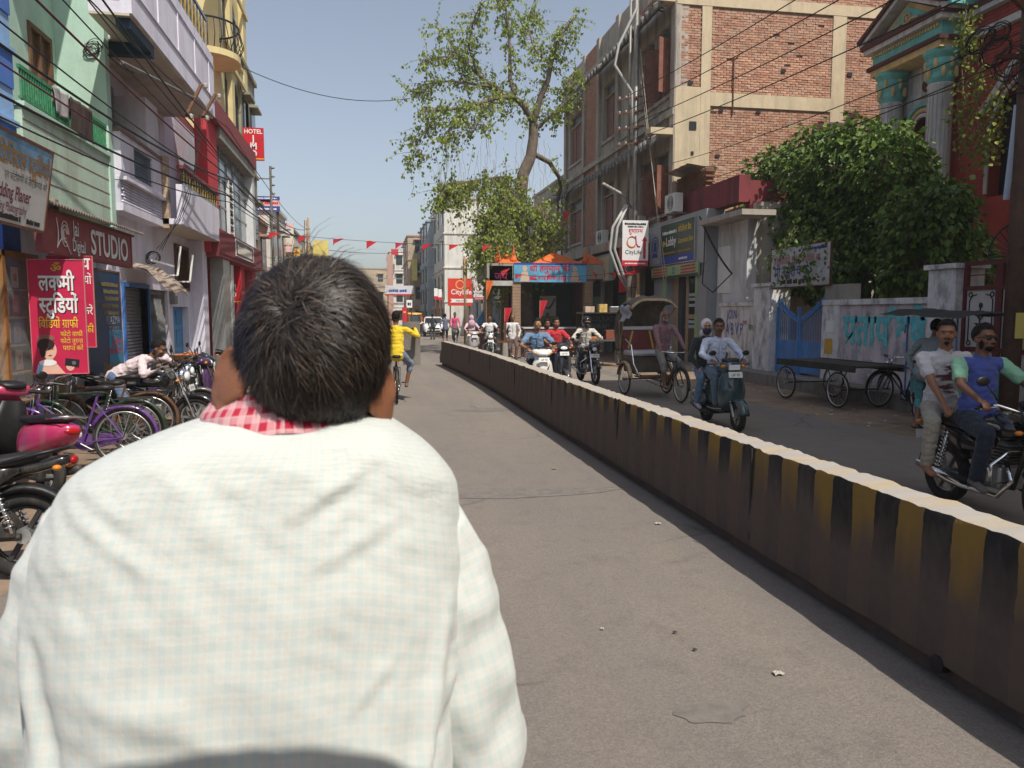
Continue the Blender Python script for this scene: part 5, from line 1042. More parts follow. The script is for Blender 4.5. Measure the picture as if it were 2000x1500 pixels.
hoard('roof_hoarding', 'blue and pink lettered hoarding on the weathered white house roof', 495, 384, 546, 412, 36.2, flat('pink_print', (.7, .45, .45)), [('#', .5, .48, .26, M_red, .9), ('#', .5, .82, .16, M_white, .85), ('#', .5, .1, .2, M_white, .8)], [(0, .35, M_bluep), (.75, 1, M_bluep)])
hoard('side_hoarding', 'faded pink and cream hoarding projecting from the left houses', 545, 436, 573, 492, 43.2, flat('cream_print2', (.65, .58, .48)), [('#', .5, .74, .1, M_bluep, .6), ('#', .5, .5, .1, M_dark, .4), ('#', .5, .2, .08, M_red, .7)], [(.85, 1, flat('pink_print', (0, 0, 0))), (0, .12, flat('pink_print', (0, 0, 0)))])
hoard('yellow_board', 'small yellow lettered board low on the left houses', 570, 486, 586, 500, 46, M_yellow, [('#', .5, .35, .4, M_red, .7)]); hoard('blue_figure_board', 'yellow board with blue figure on the far corner house', 612, 470, 641, 520, 60, my, [('#', .4, .1, .15, M_red, .5)], [])
t = hoard('city_hoarding', 'orange red CityLife hoarding with white arrow strip', 875, 544, 922, 597, 54, mat('orange_red_print', (.62, .05, .03), .45, var=.3, scale=.5), [('CityLife', .55, .42, .26, M_white, .95)], []); w = 1.7
part('swirl', flat('pale_orange', (.7, .3, .1)), t, lambda b: b.ring((.85, 1.45, .01), (0, 0, 1), .28, .05, 24, 6, flat=.2)); part('arrow_strip', M_white, t, lambda b: b.add([(.15, .22, .006), (1.75, .22, .006), (1.75, .48, .006), (.15, .48, .006), (.3, .35, .006)], [(0, 1, 2, 3, 4)])); text('THIS WEST', t, M_dark, .95, .28, .17, .008, 1, 'C', z=.012)
hoard('street_banner', 'printed cloth banner strung across the far street', 752, 558, 808, 577, 75, flat('banner_white', (.6, .6, .65)), [('#', .45, .35, .4, M_bluep, .6)], [(0, .15, M_red)], 'banner'); hoard('shoe_board', 'small white board with black shoe mark beside the far road', 794, 586, 805, 601, 60, M_white, [('#', .5, .3, .6, M_dark, .6)]); hoard('red_vertical_board', 'narrow red vertical board beside the far road', 786, 600, 795, 628, 58, M_red, [('#', .5, .6, .2, M_yellow, .6)])
for i, (x, y) in enumerate(((848, 573), (856, 575), (905, 500))): hoard('white_pole_sign', 'small white pole sign %s' % ['at the far right bend', 'just right of its twin at the far bend', 'high on a far pole by the tree'][i], x, y-10, x+7, y+12, 58, M_white, [], [(0, .3, M_red)])

# ============================================================ poles, lamps, banners, wires
m_pole = mat('galvanised_pole', (.24, .23, .21), .55, .5, var=.25, scale=4, stain=(.12, .07, .04), stain_amt=.5)
t = thing('utility_pole', 'tall steel utility pole with insulators and conduits before the tenement', 'pole', (9.55, 27.3, 0))
part('shaft', m_pole, t, lambda b: b.tube([(.1, 0, 0), (.02, 0, 6), (-.02, 0, 14)], [.11, .09, .08], 12), smooth=True)
part('second_shaft', m_pole, t, lambda b: b.tube([(-.22, .1, 5), (-.2, .1, 14)], [.05, .05], 8), smooth=True)
for z in (7.9, 8.45, 9.0, 9.5):
    a = part('cross_arm', M_rust, t, lambda b: b.beam((-.75, -.12, z-.12), (.35, -.12, z+.1), .05, .06))
    for x in (-.65, -.4, .3): part('insulator', mat('porcelain', (.4, .36, .32), .3), a, lambda b: b.lathe([(.02, 0), (.05, .02), (.03, .05), (.05, .08), (.02, .1)], Matrix.Translation((x, -.12, z+.02+x*.18)), 8), smooth=True)
part('conduit', mat('grey_conduit', (.42, .42, .4), .5, var=.15), t, lambda b: b.tube([(-.05, -.1, 14), (-.05, -.1, 12.6), (-.7, -.12, 11.3), (-.85, -.12, 10.6), (-.2, -.12, 9.7), (-.15, -.1, 8.2)], .05, 8), smooth=True)
for dx in (0, .18): part('conduit', mat('grey_conduit', (0, 0, 0)), t, lambda b: b.tube([(-.35+dx*.3, -.1, 5.7), (-.85+dx, -.12, 4.9), (-.95+dx, -.12, 4.1), (-.6+dx, -.1, 3.2), (-.2, -.1, 2.6)], .05, 8), smooth=True)
lm = part('lamp_arm', m_pole, t, lambda b: b.tube([(-.1, 0, 5.6), (-.35, 0, 6.0), (-.6, -.05, 6.15)], .035, 8), smooth=True); part('lamp_head', mat('lamp_housing', (.4, .38, .34), .5), lm, lambda b: b.beam((-.55, -.05, 6.12), (-1.25, -.1, 6.45), .16, .08), bevel=.02)
for dz in (0, .12): part('red_conduit', M_wirered, t, lambda b: b.tube([(.1, -.05, 12.3+dz), (.45, -.1, 12.65+dz), (.95, -.1, 12.55+dz)], .03, 6))
t = thing('wooden_pole', 'leaning wooden pole lashed with bamboo below the white banner', 'pole', (9.0, 26.3, 0)); part('shaft', mat('grey_wood', (.14, .115, .09), .9, var=.3, bump=.5), t, lambda b: b.tube([(-.05, 0, 0), (.05, 0, 2.4), (.1, 0, 4.6)], [.13, .11, .09], 9), smooth=True); part('bamboo', M_bamboo, t, lambda b: (b.tube([(.1, -.15, .9), (.35, -.15, 3.1)], .04, 6), b.tube([(.4, -.1, 1.6), (.32, -.15, 3.2)], .06, 6), b.tube([(.7, -.1, 1.8), (.3, -.15, 2.6)], .02, 5))); part('lashing', M_wire, t, lambda b: [b.ring((.15, -.08, z), (0, 0, 1), .16, .012, 14, 5) for z in (1.6, 2.2, 2.7)])
def citybanner(name, label, px0, py0, px1, py1, Y):
    a = at(px0, py1, Y=Y); c = at(px1, py0, Y=Y); w = c.x-a.x; h = c.z-a.z; t = board(name, label, 'banner', a, (1, 0, 0), w, h, mat('white_flex', (.68, .67, .66), .5, var=.06), .02)
    patch(t, M_red, 0, w, 0, h*.12); text('CityLife', t, M_dark, w*.42, h*.26, h*.13, .004, .95, 'C'); text('शुभारम~भ', t, M_red, w*.5, h*.72, h*.14, .008, .75, 'C'); bars(t, M_dark, w*.08, w*.92, h*.9, h*.045, 2); bars(t, M_dark, w*.2, w*.8, h*.845, h*.035, 3); bars(t, M_white, w*.1, w*.9, h*.04, h*.03, 4)
    part('arrow', M_red, t, lambda b: b.add([(w*.8, h*.16, .005), (w*.9, h*.16, .005), (w*.9, h*.55, .005), (w*.96, h*.55, .005), (w*.85, h*.66, .005), (w*.74, h*.55, .005), (w*.8, h*.55, .005)], [(0, 1, 2, 6), (6, 2, 3, 4, 5)]))
    part('ribbon_mark', flat('orange_ribbon', (.6, .15, .03)), t, lambda b: b.tube([V((w*(.36+.17*cos(a_)), h*(.53+.11*sin(a_)), .008)) for a_ in [.3+i*.35 for i in range(17)]], h*.018, 6, flat=.3)); part('ribbon_mark', flat('pink_ribbon', (.45, .02, .2)), t, lambda b: b.tube([V((w*.5, h*.66, .009)), V((w*.52, h*.5, .009)), V((w*.58, h*.43, .009)), V((w*.68, h*.42, .009))], h*.018, 6, flat=.3)); return t
citybanner('white_banner', 'white CityLife banner with red arrow tied to the near utility pole', 1215, 431, 1267, 519, 26.0); citybanner('far_banner', 'smaller white CityLife banner on a far pole beside the hoarding', 925, 541, 953, 586, 45)
for i, (x, y, Y, r) in enumerate(((908, 500, 44, .07), (940, 590, 45.2, .1), (800, 545, 80, .1), (597, 430, 58, .13), (606, 425, 61, .1), (830, 520, 68, .08), (852, 560, 66, .08))):
    p = at(x, 611, Y=Y); z = at(x, y, Y=Y).z; tag(part('street_pole', m_pole if i % 2 else M_bamboo, None, lambda b: b.tube([(p.x, Y, 0), (p.x+.05*i % .2, Y, max(z, 3.5))], [r, r*.8], 8), smooth=True), ['thin bamboo pole before the CityLife hoarding', 'steel pole carrying the far white banner', 'bare pole at the tan building', 'thick rusty pole among the far left houses', 'second slimmer pole behind the rusty one on the left', 'slim steel pole at the grey blue building', 'bent pole with small white signs at the far bend'][i], 'pole')
t = thing('roadside_pole', 'dark rusty pole with tangled black cables at the maroon gate', 'pole', (8.75, 9.25, 0)); part('shaft', mat('dark_rust_pole', (.075, .045, .032), .8, var=.4, scale=5, stain=(.2, .14, .09), stain_amt=.3), t, lambda b: b.tube([(0, 0, 0), (.02, 0, 4), (0, 0, 8.5)], .125, 14), smooth=True); part('bracket', M_rust, t, lambda b: (b.beam((.1, -.1, 5.6), (-.75, .1, 6.4), .07, .07), b.beam((-.5, 0, 5.2), (.5, 0, 5.25), .06, .06))); part('bill', flat('bill_yellow', (0, 0, 0)), t, lambda b: b.box(-.08, .06, -.134, -.126, 1.45, 1.8))
for k in range(5): coil('cable_tangle', ['widest loop of black cable at the roadside pole', 'drooping cable loop under the pole bracket', 'small tight cable loop at the pole top', 'inner cable loop beside the pole shaft', 'lowest cable loop on the roadside pole'][k], (8.6-.16*k % .5, 9.1+.1*k, 4.95+.16*k), .3-.03*k, 5, axis=(.3, 1, .2*k), seed=20+k)
tag(part('plastic_pipe', mat('blue_white_pipe', (.4, .48, .6), .4), None, lambda b: b.cyl(at(1987, 205, X=9.6), at(1965, 390, X=9.6), .045, n=10)), 'pale blue plastic pipe leaning beside the roadside pole', 'pipe')
def wire(label, pts, r=.012, m=M_wire, group=None): return tag(part('overhead_wire', m, None, lambda b: b.tube(pts, r, 5, cap=False), smooth=True), label, 'wire', group)
for k, z in enumerate((7.95, 8.5, 9.05, 9.55)): wire(['lowest', 'second lowest', 'second highest', 'highest'][k]+' of the four wires from utility pole to roadside pole', catenary((9.2, 27.2, z), (8.75, 9.25, 6.4+.5*k), .12), .013)
wire('thin wire from the tenement wall to the roadside pole', catenary((10.4, 26, 7.0), (8.75, 9.25, 5.6), .15), .01); wire('thin wire from the bank roof to the roadside pole', catenary((10.3, 23, 5.9), (8.75, 9.25, 5.3), .1), .01); wire('black wire over the mansion portico to the pole', catenary((15.9, 24.5, 8.6), (8.75, 9.25, 5.2), .2), .012)
for k, (z0, z1) in enumerate(((11.2, 5.2), (10.4, 3.2))): wire(['pale', 'second pale'][k]+' stay cord slanting down from the utility pole', [(9.65, 27.2, z0), (9.95+.1*k, 25.3, 2.9)], .012, mat('pale_cord', (.4, .36, .28), .8))
wire('thick black cable drooping across the white lean-to wall', catenary((10.2, 23.0, 4.8), (10.0, 20.3, 2.9), .15), .03); wire('thin black cable looping down the lean-to wall to the bank', [V((10.2, 22.6, 4.6)), V((10.15, 22.5, 3.4)), V((10.2, 22.7, 2.7)), V((10.0, 21.5, 2.4)), V((10.0, 20.3, 2.9))], .018)
LW = [(-3.75, 8.6, 5.0), (-3.7, 7.9, 4.9), (-3.8, 7.2, 4.8), (-3.6, 6.4, 4.6), (-3.7, 5.55, 4.3), (-3.55, 4.75, 4.1), (-3.8, 4.35, 4.05), (-3.65, 3.95, 3.9), (-3.5, 6.9, 5.6), (-3.6, 5.1, 4.4)]
names = ['topmost', 'second', 'third', 'fourth', 'fifth', 'sixth', 'seventh', 'lowest', 'outermost high', 'outermost low']
for k, (x, z0, z1) in enumerate(LW): wire(names[k]+' of the cables running along the left shop fronts', catenary((x-.3, 2.5, z0-.6*(z0-4)/3), (-3.45+.03*k, 19.3, z1+.5), .15+.03*k)+catenary((-3.45+.03*k, 19.3, z1+.5), (-4.2, 58, 6.8+.12*k), .5, 20)[1:], .011 if k % 3 else .017, M_wirered if k in (3, 5) else M_wire)
wire('thin cable crossing the sky to the peepal tree', catenary(at(470, 130, Y=29), at(800, 192, Y=33), .5), .014); wire('faint cable crossing low over the far street', catenary(at(636, 488, Y=60), at(800, 492, Y=85), .2), .02)
wire('black cable hanging from mint wall coil to lilac bracket', catenary((-4.5, 14.6, 6.4), (-4.2, 15.6, 6.2), .1), .01)
for k in range(3): wire(['left', 'middle', 'right'][k]+' drop cable hanging from the lilac balcony bracket', [V((-3.6, 18.2+.15*k, 6.1)), V((-3.7+.1*mnoise.noise(V((k, 0, 1))), 18.0+.1*k, 5.0)), V((-3.75, 17.6-.2*k, 4.2)), V((-3.9+.05*k, 17.4-.3*k, 3.75)), V((-4.3, 17.0+.2*k, 3.1))], .007)
t = thing('insulator_bracket', 'long iron pipe with two insulator frames below the lilac overhang', 'bracket', (-3.6, 18.6, 6.0)); part('pipe', m_pole, t, lambda b: b.tube([at(238, 122, X=-3.9)-V((-3.6, 18.6, 6.0)), at(385, 195, X=-3.6)-V((-3.6, 18.6, 6.0))], .035, 8))
for (a, c) in (((393, 165), (365, 225)), ((420, 185), (396, 228))):
    f = part('angle_frame', M_rust, t, lambda b: b.beam(at(*a, X=-3.6)-V((-3.6, 18.6, 6.0)), at(*c, X=-3.6)-V((-3.6, 18.6, 6.0)), .06, .05)); 
    for q in (a, c): part('insulator', mat('porcelain', (0, 0, 0)), f, lambda b: b.lathe([(.02, -.06), (.06, -.03), (.035, 0), (.06, .03), (.02, .06)], Matrix.Translation(at(q[0]+8, q[1]+3, X=-3.55)-V((-3.6, 18.6, 6.0))), 8), smooth=True)
t = thing('street_light_frame', 'vertical steel rack with insulators among the far left houses', 'pole', (-4.3, 34, 0)); z0 = fz(537, 390, 34); z1 = fz(537, 325, 34); X0 = fx(536, 34)+4.3; part('rack', m_pole, t, lambda b: (b.cyl((X0, 0, z0-3), (X0, 0, z1), .05, n=8), b.beam((X0-1.0, 0, z0+.85), (X0, 0, z0+.85), .05, .05), [b.ell((X0+.08, 0, z0+.25+k*.35), (.1, .06, .05), n=8, m=6) for k in range(4)]))
# bunting
def flagm(seed, s):
    b = MB(); b.grid(lambda u, v: V((s*(u*(1-.9*v)), .05*sin(u*4+seed)*s*3*.3, -s*.62*v*(1-.25*u)+.04*sin(u*5+seed*2)*s)), 8, 6); return b.mesh('bunting_flag', mat('red_bunting', (.42, .02, .03), .8, var=.15), True)
FM = [flagm(k, .3) for k in range(3)]
A = at(505, 452, Y=22); B = at(990, 478, Y=24.5); wire('thin string carrying red flags across the street', catenary(A, B, .12), .006)
for i, x in enumerate((522, 572, 634, 696, 752, 806, 862, 935)):
    f = (x-505)/(990-505); p = A.lerp(B, f)-V((0, 0, .12*4*f*(1-f))); o = bpy.data.objects.new('bunting_flag', FM[i % 3]); COL.objects.link(o); o.location = p; o.scale = (1, 1, 1.+.3*(i % 2)); tag(o, 'small red flag on the street string, %s from the hotel side' % ['first', 'second', 'third', 'fourth', 'fifth', 'sixth', 'seventh', 'eighth'][i], 'flag', 'red flags on the street string')
A = V((4.7, 30.4, 3.5)); B = at(1290, 515, Y=24.5); wire('sagging string of orange flags from shrine to bank', catenary(A, B, .35), .008)
for i in range(9):
    f = (i+.7)/10; p = A.lerp(B, f)-V((0, 0, .35*4*f*(1-f))); o = bpy.data.objects.new('orange_bunting', FM[i % 3]); COL.objects.link(o); o.location = p; o.scale = (1.4, 1, 1.2); o.rotation_euler = (0, .4*(i % 3-1), .3*i); tag(o, 'reddish flag on the shrine string, number %s from the shrine' % ['one', 'two', 'three', 'four', 'five', 'six', 'seven', 'eight', 'nine'][i], 'flag', 'flags on the shrine string')
# ============================================================ people
def skin(name, c): return mat(name, c, .5, var=.12, scale=9, spec=.4, subs=.08)
SK1 = skin('brown_skin', (.26, .125, .07)); SK2 = skin('dark_brown_skin', (.17, .08, .048)); SK3 = skin('light_brown_skin', (.36, .19, .115))
m_hair = mat('black_hair', (.01, .008, .007), .7, var=.4, scale=40, bump=.8, bscale=90, spec=.15); m_grayhair = mat('grey_hair', (.35, .34, .33), .6, var=.4, scale=40, bump=.8, bscale=90)
m_eyew = flat('eye_white', (.3, .27, .25), .3); m_iris = flat('eye_dark', (.01, .006, .005), .2); m_lip = flat('lip', (.2, .07, .055), .5); m_brow = flat('eyebrow', (.015, .01, .008), .8)
def fab(name, c, scale=18, var=.1, bump=.5): return mat(name, c, .85, var=var, scale=scale, bump=bump, bscale=26, sheen=.15, spec=.2)
def ik(a, b, l1, l2, pole):
    a = V(a); b = V(b); d = b-a; L_ = d.length
    if L_ > (l1+l2)*.998: b = a+d*((l1+l2)*.998/L_); d = b-a; L_ = d.length
    n = d.normalized(); x = (l1*l1-l2*l2+L_*L_)/(2*L_); h = sqrt(max(0, l1*l1-x*x)); p = V(pole); p = (p-n*p.dot(n)); p = p.normalized() if p.length > 1e-6 else n.orthogonal()
    return a+n*x+p*h, b
def capsule(b, p0, p1, r0, r1, side, sw, sd, n=14):
    p0 = V(p0); p1 = V(p1); ax = (p1-p0); ax = ax.normalized() if ax.length > 1e-6 else V((0, 0, 1)); s = V(side); s = (s-ax*s.dot(ax)); s = s.normalized() if s.length > 1e-3 else ax.orthogonal().normalized(); f = ax.cross(s); rings = []
    def ring(c, r): return [c+s*(cos(2*pi*j/n)*r*sw)+f*(sin(2*pi*j/n)*r*sd) for j in range(n)]
    for a in (-75, -45, -15): rings.append(ring(p0+ax*(r0*sin(radians(a))), r0*cos(radians(a))))
    for a in (15, 45, 75): rings.append(ring(p1+ax*(r1*sin(radians(a))), r1*cos(radians(a))))
    b.loft(rings)
    return (p0, p1, r0, r1, s, f, ax, sw, sd)
PEOPLE = []
def person(label, loc, rz=0, name='person', hip=(0, 0, .92), lean=4, twist=0, side_lean=0, hy=0, hp=0, hands=None, feet=None, elbow=((-1, -.3, -.6), (1, -.3, -.6)), knee=((-.25, 1, .15), (.25, 1, .15)), shirt=None, pants=None, sk=SK1, shoe=None, sleeve='long', legs='long', hair=m_hair, hairtype='short', beard=None, brow=True, sc=1., vox=.013, tuck=False, female=False, fat=1., cat='person', glasses=None, grip=True, group=None, smat=None, collar=False):
    t = thing(name, label, cat, loc, rz, group); t.scale = (sc, sc, sc)
    shirt = shirt or fab('plain_shirt', (.5, .5, .5)); pants = pants or fab('plain_trousers', (.05, .05, .06)); shoe = shoe or fab('dark_shoe', (.03, .025, .02))
    hip = V(hip); R_ = V((cos(radians(twist)), sin(radians(twist)), 0)); F_ = V((-sin(radians(twist)), cos(radians(twist)), 0)); l = radians(lean); sl = radians(side_lean)
    sp = (V((0, 0, 1))*cos(l)+F_*sin(l)); sp = (sp+R_*sin(sl)).normalized(); sp2 = (V((0, 0, 1))*cos(l*1.15)+F_*sin(l*1.15)+R_*sin(sl)).normalized()
    mid = hip+sp*.27; nb = mid+sp2*.25; nk = (sp2*.55+V((0, 0, 1))*.6+F_*.12).normalized(); hc = nb+nk*.185
    Hq = Matrix.Rotation(radians(twist+hy), 3, 'Z') @ Matrix.Rotation(radians(-hp), 3, 'X'); H = lambda x, y, z: hc+Hq @ V((x, y, z))
    sw = .175 if female else .195; shl = [nb-sp2*.055-R_*sw, nb-sp2*.055+R_*sw]; hj = [hip-R_*.09-sp*.02, hip+R_*.09-sp*.02]
    if hands is None: hands = [hip+V((-.24, .08, -.08)), hip+V((.24, .08, -.08))]; grip = False
    if feet is None: feet = [V((-.11, 0, .085)), V((.11, 0, .085))]
    b = MB(); C = []
    def cap(lab, *a, **k): C.append(('c', lab, capsule(b, *a, **k)))
    def el(lab, c, r, M=None): b.ell(c, r, M, 16, 11); C.append(('e', lab, (V(c), V(r), (M or Matrix.Identity(3)).inverted())))
    SH, PA, SKN, SO = 0, 1, 2, 3
    # torso
    cap(PA, hip-sp*.03, hip+sp*.05, .125*fat, .12*fat, R_, 1.22, .98); cap(SH, hip+sp*.07, mid, .122*fat, .122*fat, R_, 1.18, .92 if fat < 1.1 else 1.05); cap(SH, mid, nb-sp2*.11, .125*fat, .118, R_, 1.3, .93); cap(SH, shl[0]*.86+shl[1]*.14, shl[1]*.86+shl[0]*.14, .066, .066, F_, 1.05, 1.0)
    if not tuck: cap(SH, hip-sp*.045, hip+sp*.09, .133*fat, .13*fat, R_, 1.24, 1.0)
    cap(SH, nb-sp2*.06, nb-sp2*.0, .075, .062, R_, 1.15, 1.0)
    cap(SKN, nb-sp2*.02, hc-Hq @ V((0, .01, .06)), .056, .053, R_, 1, 1.05)
    # head
    el(SKN, H(0, -.012, .035), (.077, .096, .092), Hq); el(SKN, H(0, .018, -.035), (.065, .078, .088), Hq); el(SKN, H(0, .055, -.082), (.036, .034, .03), Hq)
    el(SKN, H(0, .098, -.022), (.014, .017, .026), Hq); el(SKN, H(0, .09, -.062), (.026, .016, .012), Hq); el(SKN, H(0, .078, .028), (.06, .02, .014), Hq)
    for s in (-1, 1): el(SKN, H(s*.078, -.005, -.012), (.012, .022, .034), Hq); el(SKN, H(s*.042, .068, -.03), (.024, .02, .022), Hq)
    # arms
    sr = {'long': 1., 'short': 1., 'none': .85}[sleeve]
    for i, s in enumerate((-1, 1)):
        tg = V(hands[i]); e, w = ik(shl[i], tg-(tg-shl[i]).normalized()*.05, .285, .255, elbow[i])
        lowlab = SH if sleeve == 'long' else SKN
        if sleeve == 'short':
            m_ = shl[i].lerp(e, .62); cap(4, shl[i], m_, .064, .06, F_, 1, 1.05); cap(SKN, m_, e, .044, .041, F_, 1, 1)
        else: cap(SH if sleeve == 'long' else SKN, shl[i], e, .062 if sleeve == 'long' else .048, .05 if sleeve == 'long' else .042, F_, 1, 1)
        cap(lowlab, e, e.lerp(w, .92), .047 if sleeve == 'long' else .041, .036 if sleeve == 'long' else .027, F_, 1, 1); cap(SKN, e.lerp(w, .85), w, .027, .025, F_, 1, 1)
        hd = (w-e).normalized(); hd = (hd*.7+V((0, 0, -.0 if grip else -.25))+F_*(.15 if grip else .05)).normalized(); sx = hd.cross(V((0, 0, 1))); sx = sx.normalized() if sx.length > .1 else R_; pn = sx.cross(hd).normalized()
        if pn.z > 0: pn = -pn
        Mh = Matrix((sx, hd, pn)).transposed(); pc = w+hd*.05; el(SKN, pc, (.04, .05, .017), Mh)
        for k in range(4):
            fo = (k-1.5)*.0205; ln = (.036, .042, .04, .032)[k]; a0 = pc+sx*fo+hd*.04; cu = .75 if grip else .3; a1 = a0+(hd*(1-cu*.5)+pn*cu*.6).normalized()*ln; a2 = a1+(hd*(.55-cu)+pn*cu*1.3).normalized()*ln*.9
            cap(SKN, a0, a1, .0098, .0092, sx, 1, 1, n=8); cap(SKN, a1, a2, .0092, .0078, sx, 1, 1, n=8)
        th = -s; a0 = pc+sx*(th*.032)-hd*.025; a1 = a0+(sx*th*.7+hd*.6+pn*.35).normalized()*.038; a2 = a1+(hd*.8+pn*.6-sx*th*.1).normalized()*.03; cap(SKN, a0, a1, .0125, .0105, sx, 1, 1, n=8); cap(SKN, a1, a2, .0105, .0085, sx, 1, 1, n=8)
    # legs
    for i, s in enumerate((-1, 1)):
        an = V(feet[i]); k_, an = ik(hj[i], an, .43, .43, knee[i])
        cap(PA, hj[i], k_, .094*fat, .068, R_, 1, 1.05)
        if legs == 'long': cap(PA, k_, an+(k_-an)*.08, .068, .058, R_, 1, 1.05); cap(SKN, k_.lerp(an, .9), an, .04, .038, R_, 1, 1)
        elif legs == 'rolled': m_ = k_.lerp(an, .3); cap(PA, k_, m_, .066, .062, R_, 1, 1.05); cap(SKN, m_, an, .05, .038, R_, 1, 1)
        fd = F_.copy(); sh = (an-k_).normalized(); fd = (fd-sh*fd.dot(sh)*.7).normalized(); fd.z = min(.15, max(fd.z, -.75)); fd.normalize()
        cap(SO, an-fd*.045-V((0, 0, .035)), an+fd*.13-V((0, 0, .05)), .042, .036, fd.cross(V((0, 0, 1))), 1.05, .85)
    o = b.build('body', [shirt], t, fix=False)
    rm = o.modifiers.new('skin', 'REMESH'); rm.mode = 'VOXEL'; rm.voxel_size = vox; sm = o.modifiers.new('soft', 'SMOOTH'); sm.factor = .5; sm.iterations = 3
    PEOPLE.append((o, C, [shirt, pants, sk, shoe, smat or shirt], sleeve))
    if collar:
        for s in (-1, 1): part('shirt_collar', shirt, t, lambda q: q.grid(lambda u, v: nb-sp2*.03+R_*(s*(.02+.055*u))+F_*(.085-.085*u-.0*v)+sp2*(.045*u**.5-.045*v*(1-.35*u)+.006)+(R_*s*.018+F_*.014)*v, 6, 3), smooth=True)
        part('button_placket', shirt, t, lambda q: q.grid(lambda u, v: hip.lerp(nb, .12+.8*v)+F_*(.131*fat+.012*sin(v*pi))+R_*(.03*(u-.5)), 2, 14), smooth=True)
    # features
    def head(nm, m, fn, par=t, smooth=True):
        q = MB(); fn(q); q.v = [tuple(H(*p)) for p in q.v]; return q.build(nm, m, par, smooth)
    if hairtype in ('short', 'bald', 'long', 'bun'):
        seed = len(PEOPLE)
        def hr(q):
            n, m = 40, 24; vs = []; ok = []
            for i in range(m+1):
                ph = pi*i/m
                for j in range(n):
                    a = 2*pi*j/n; d = V((sin(ph)*cos(a), sin(ph)*sin(a), cos(ph)))
                    lim = .42 if d.y > .45 else (-.1 if d.y > .1 else (-.35 if d.y > -.2 else -.62))
                    if hairtype == 'long' or hairtype == 'bun': lim = .35 if d.y > .5 else -.5
                    if hairtype == 'bald' and d.z > .45: lim = 2
                    nz = .035*mnoise.noise(d*5+V((seed, 0, 0)))+.02*mnoise.noise(d*16+V((0, seed, 0))); k = 1.09+nz+(.1 if d.z > .5 and d.y > .1 and hairtype == 'short' else 0)*max(0, d.z)
                    vs.append((d.x*.079*k, -.012+d.y*.098*k, .035+d.z*.094*k)); ok.append(d.z > lim+.08*mnoise.noise(d*9))
            fs = []
            for i in range(m):
                for j in range(n):
                    f = (i*n+j, i*n+(j+1) % n, (i+1)*n+(j+1) % n, (i+1)*n+j)
                    if sum(ok[x] for x in f) >= 3: fs.append(f)
            q.add(vs, fs)
            if hairtype == 'long': q.ell((0, -.075, -.06), (.06, .035, .12), n=12, m=8)
            if hairtype == 'bun': q.ell((0, -.11, .0), (.045, .035, .045), n=12, m=8)
        head('hair', hair, hr)
    if brow:
        for s in (-1, 1):
            e = head('eye', m_eyew, lambda q: q.ell((s*.031, .076, .004), (.012, .008, .0052), n=10, m=7)); head('iris', m_iris, lambda q: q.ell((s*.031, .082, .004), (.0062, .0045, .0056), n=8, m=6), e)
            head('eyebrow', m_brow, lambda q: q.tube([(s*.012, .093, .022), (s*.03, .094, .028), (s*.05, .080, .022)], .0042, 5, flat=.6))
        head('lips', m_lip, lambda q: q.ell((0, .1, -.062), (.022, .007, .0075), n=10, m=6))
    if beard:
        def bd(q):
            q.ell((0, .06, -.085), (.04, .036, .032), n=14, m=8); q.ell((0, .102, -.047), (.026, .008, .007), n=10, m=6)
            for s in (-1, 1): q.ell((s*.055, .03, -.055), (.013, .03, .045), n=10, m=7)
        def ms(q):
            for s in (-1, 1): q.ell((s*.013, .102, -.048), (.017, .008, .0065), n=10, m=6)
            if beard[0] == 'goatee': q.ell((0, .085, -.09), (.022, .014, .018), n=10, m=6)
        head('beard' if beard[0] == 'full' else 'moustache', beard[1], bd if beard[0] == 'full' else ms)
    if glasses:
        g = head('sunglasses', glasses, lambda q: [q.ell((s*.034, .094, .004), (.026, .008, .019), n=14, m=8) for s in (-1, 1)]); head('temple', M_dark, lambda q: (q.tube([(-.06, .09, .008), (-.085, 0, .006)], .003, 5), q.tube([(.06, .09, .008), (.085, 0, .006)], .003, 5), q.tube([(-.012, .102, .008), (.012, .102, .008)], .003, 5)), g)
    return t, H, nb, shl, (lambda nm, m, fn, smooth=True: head(nm, m, fn, t, smooth))
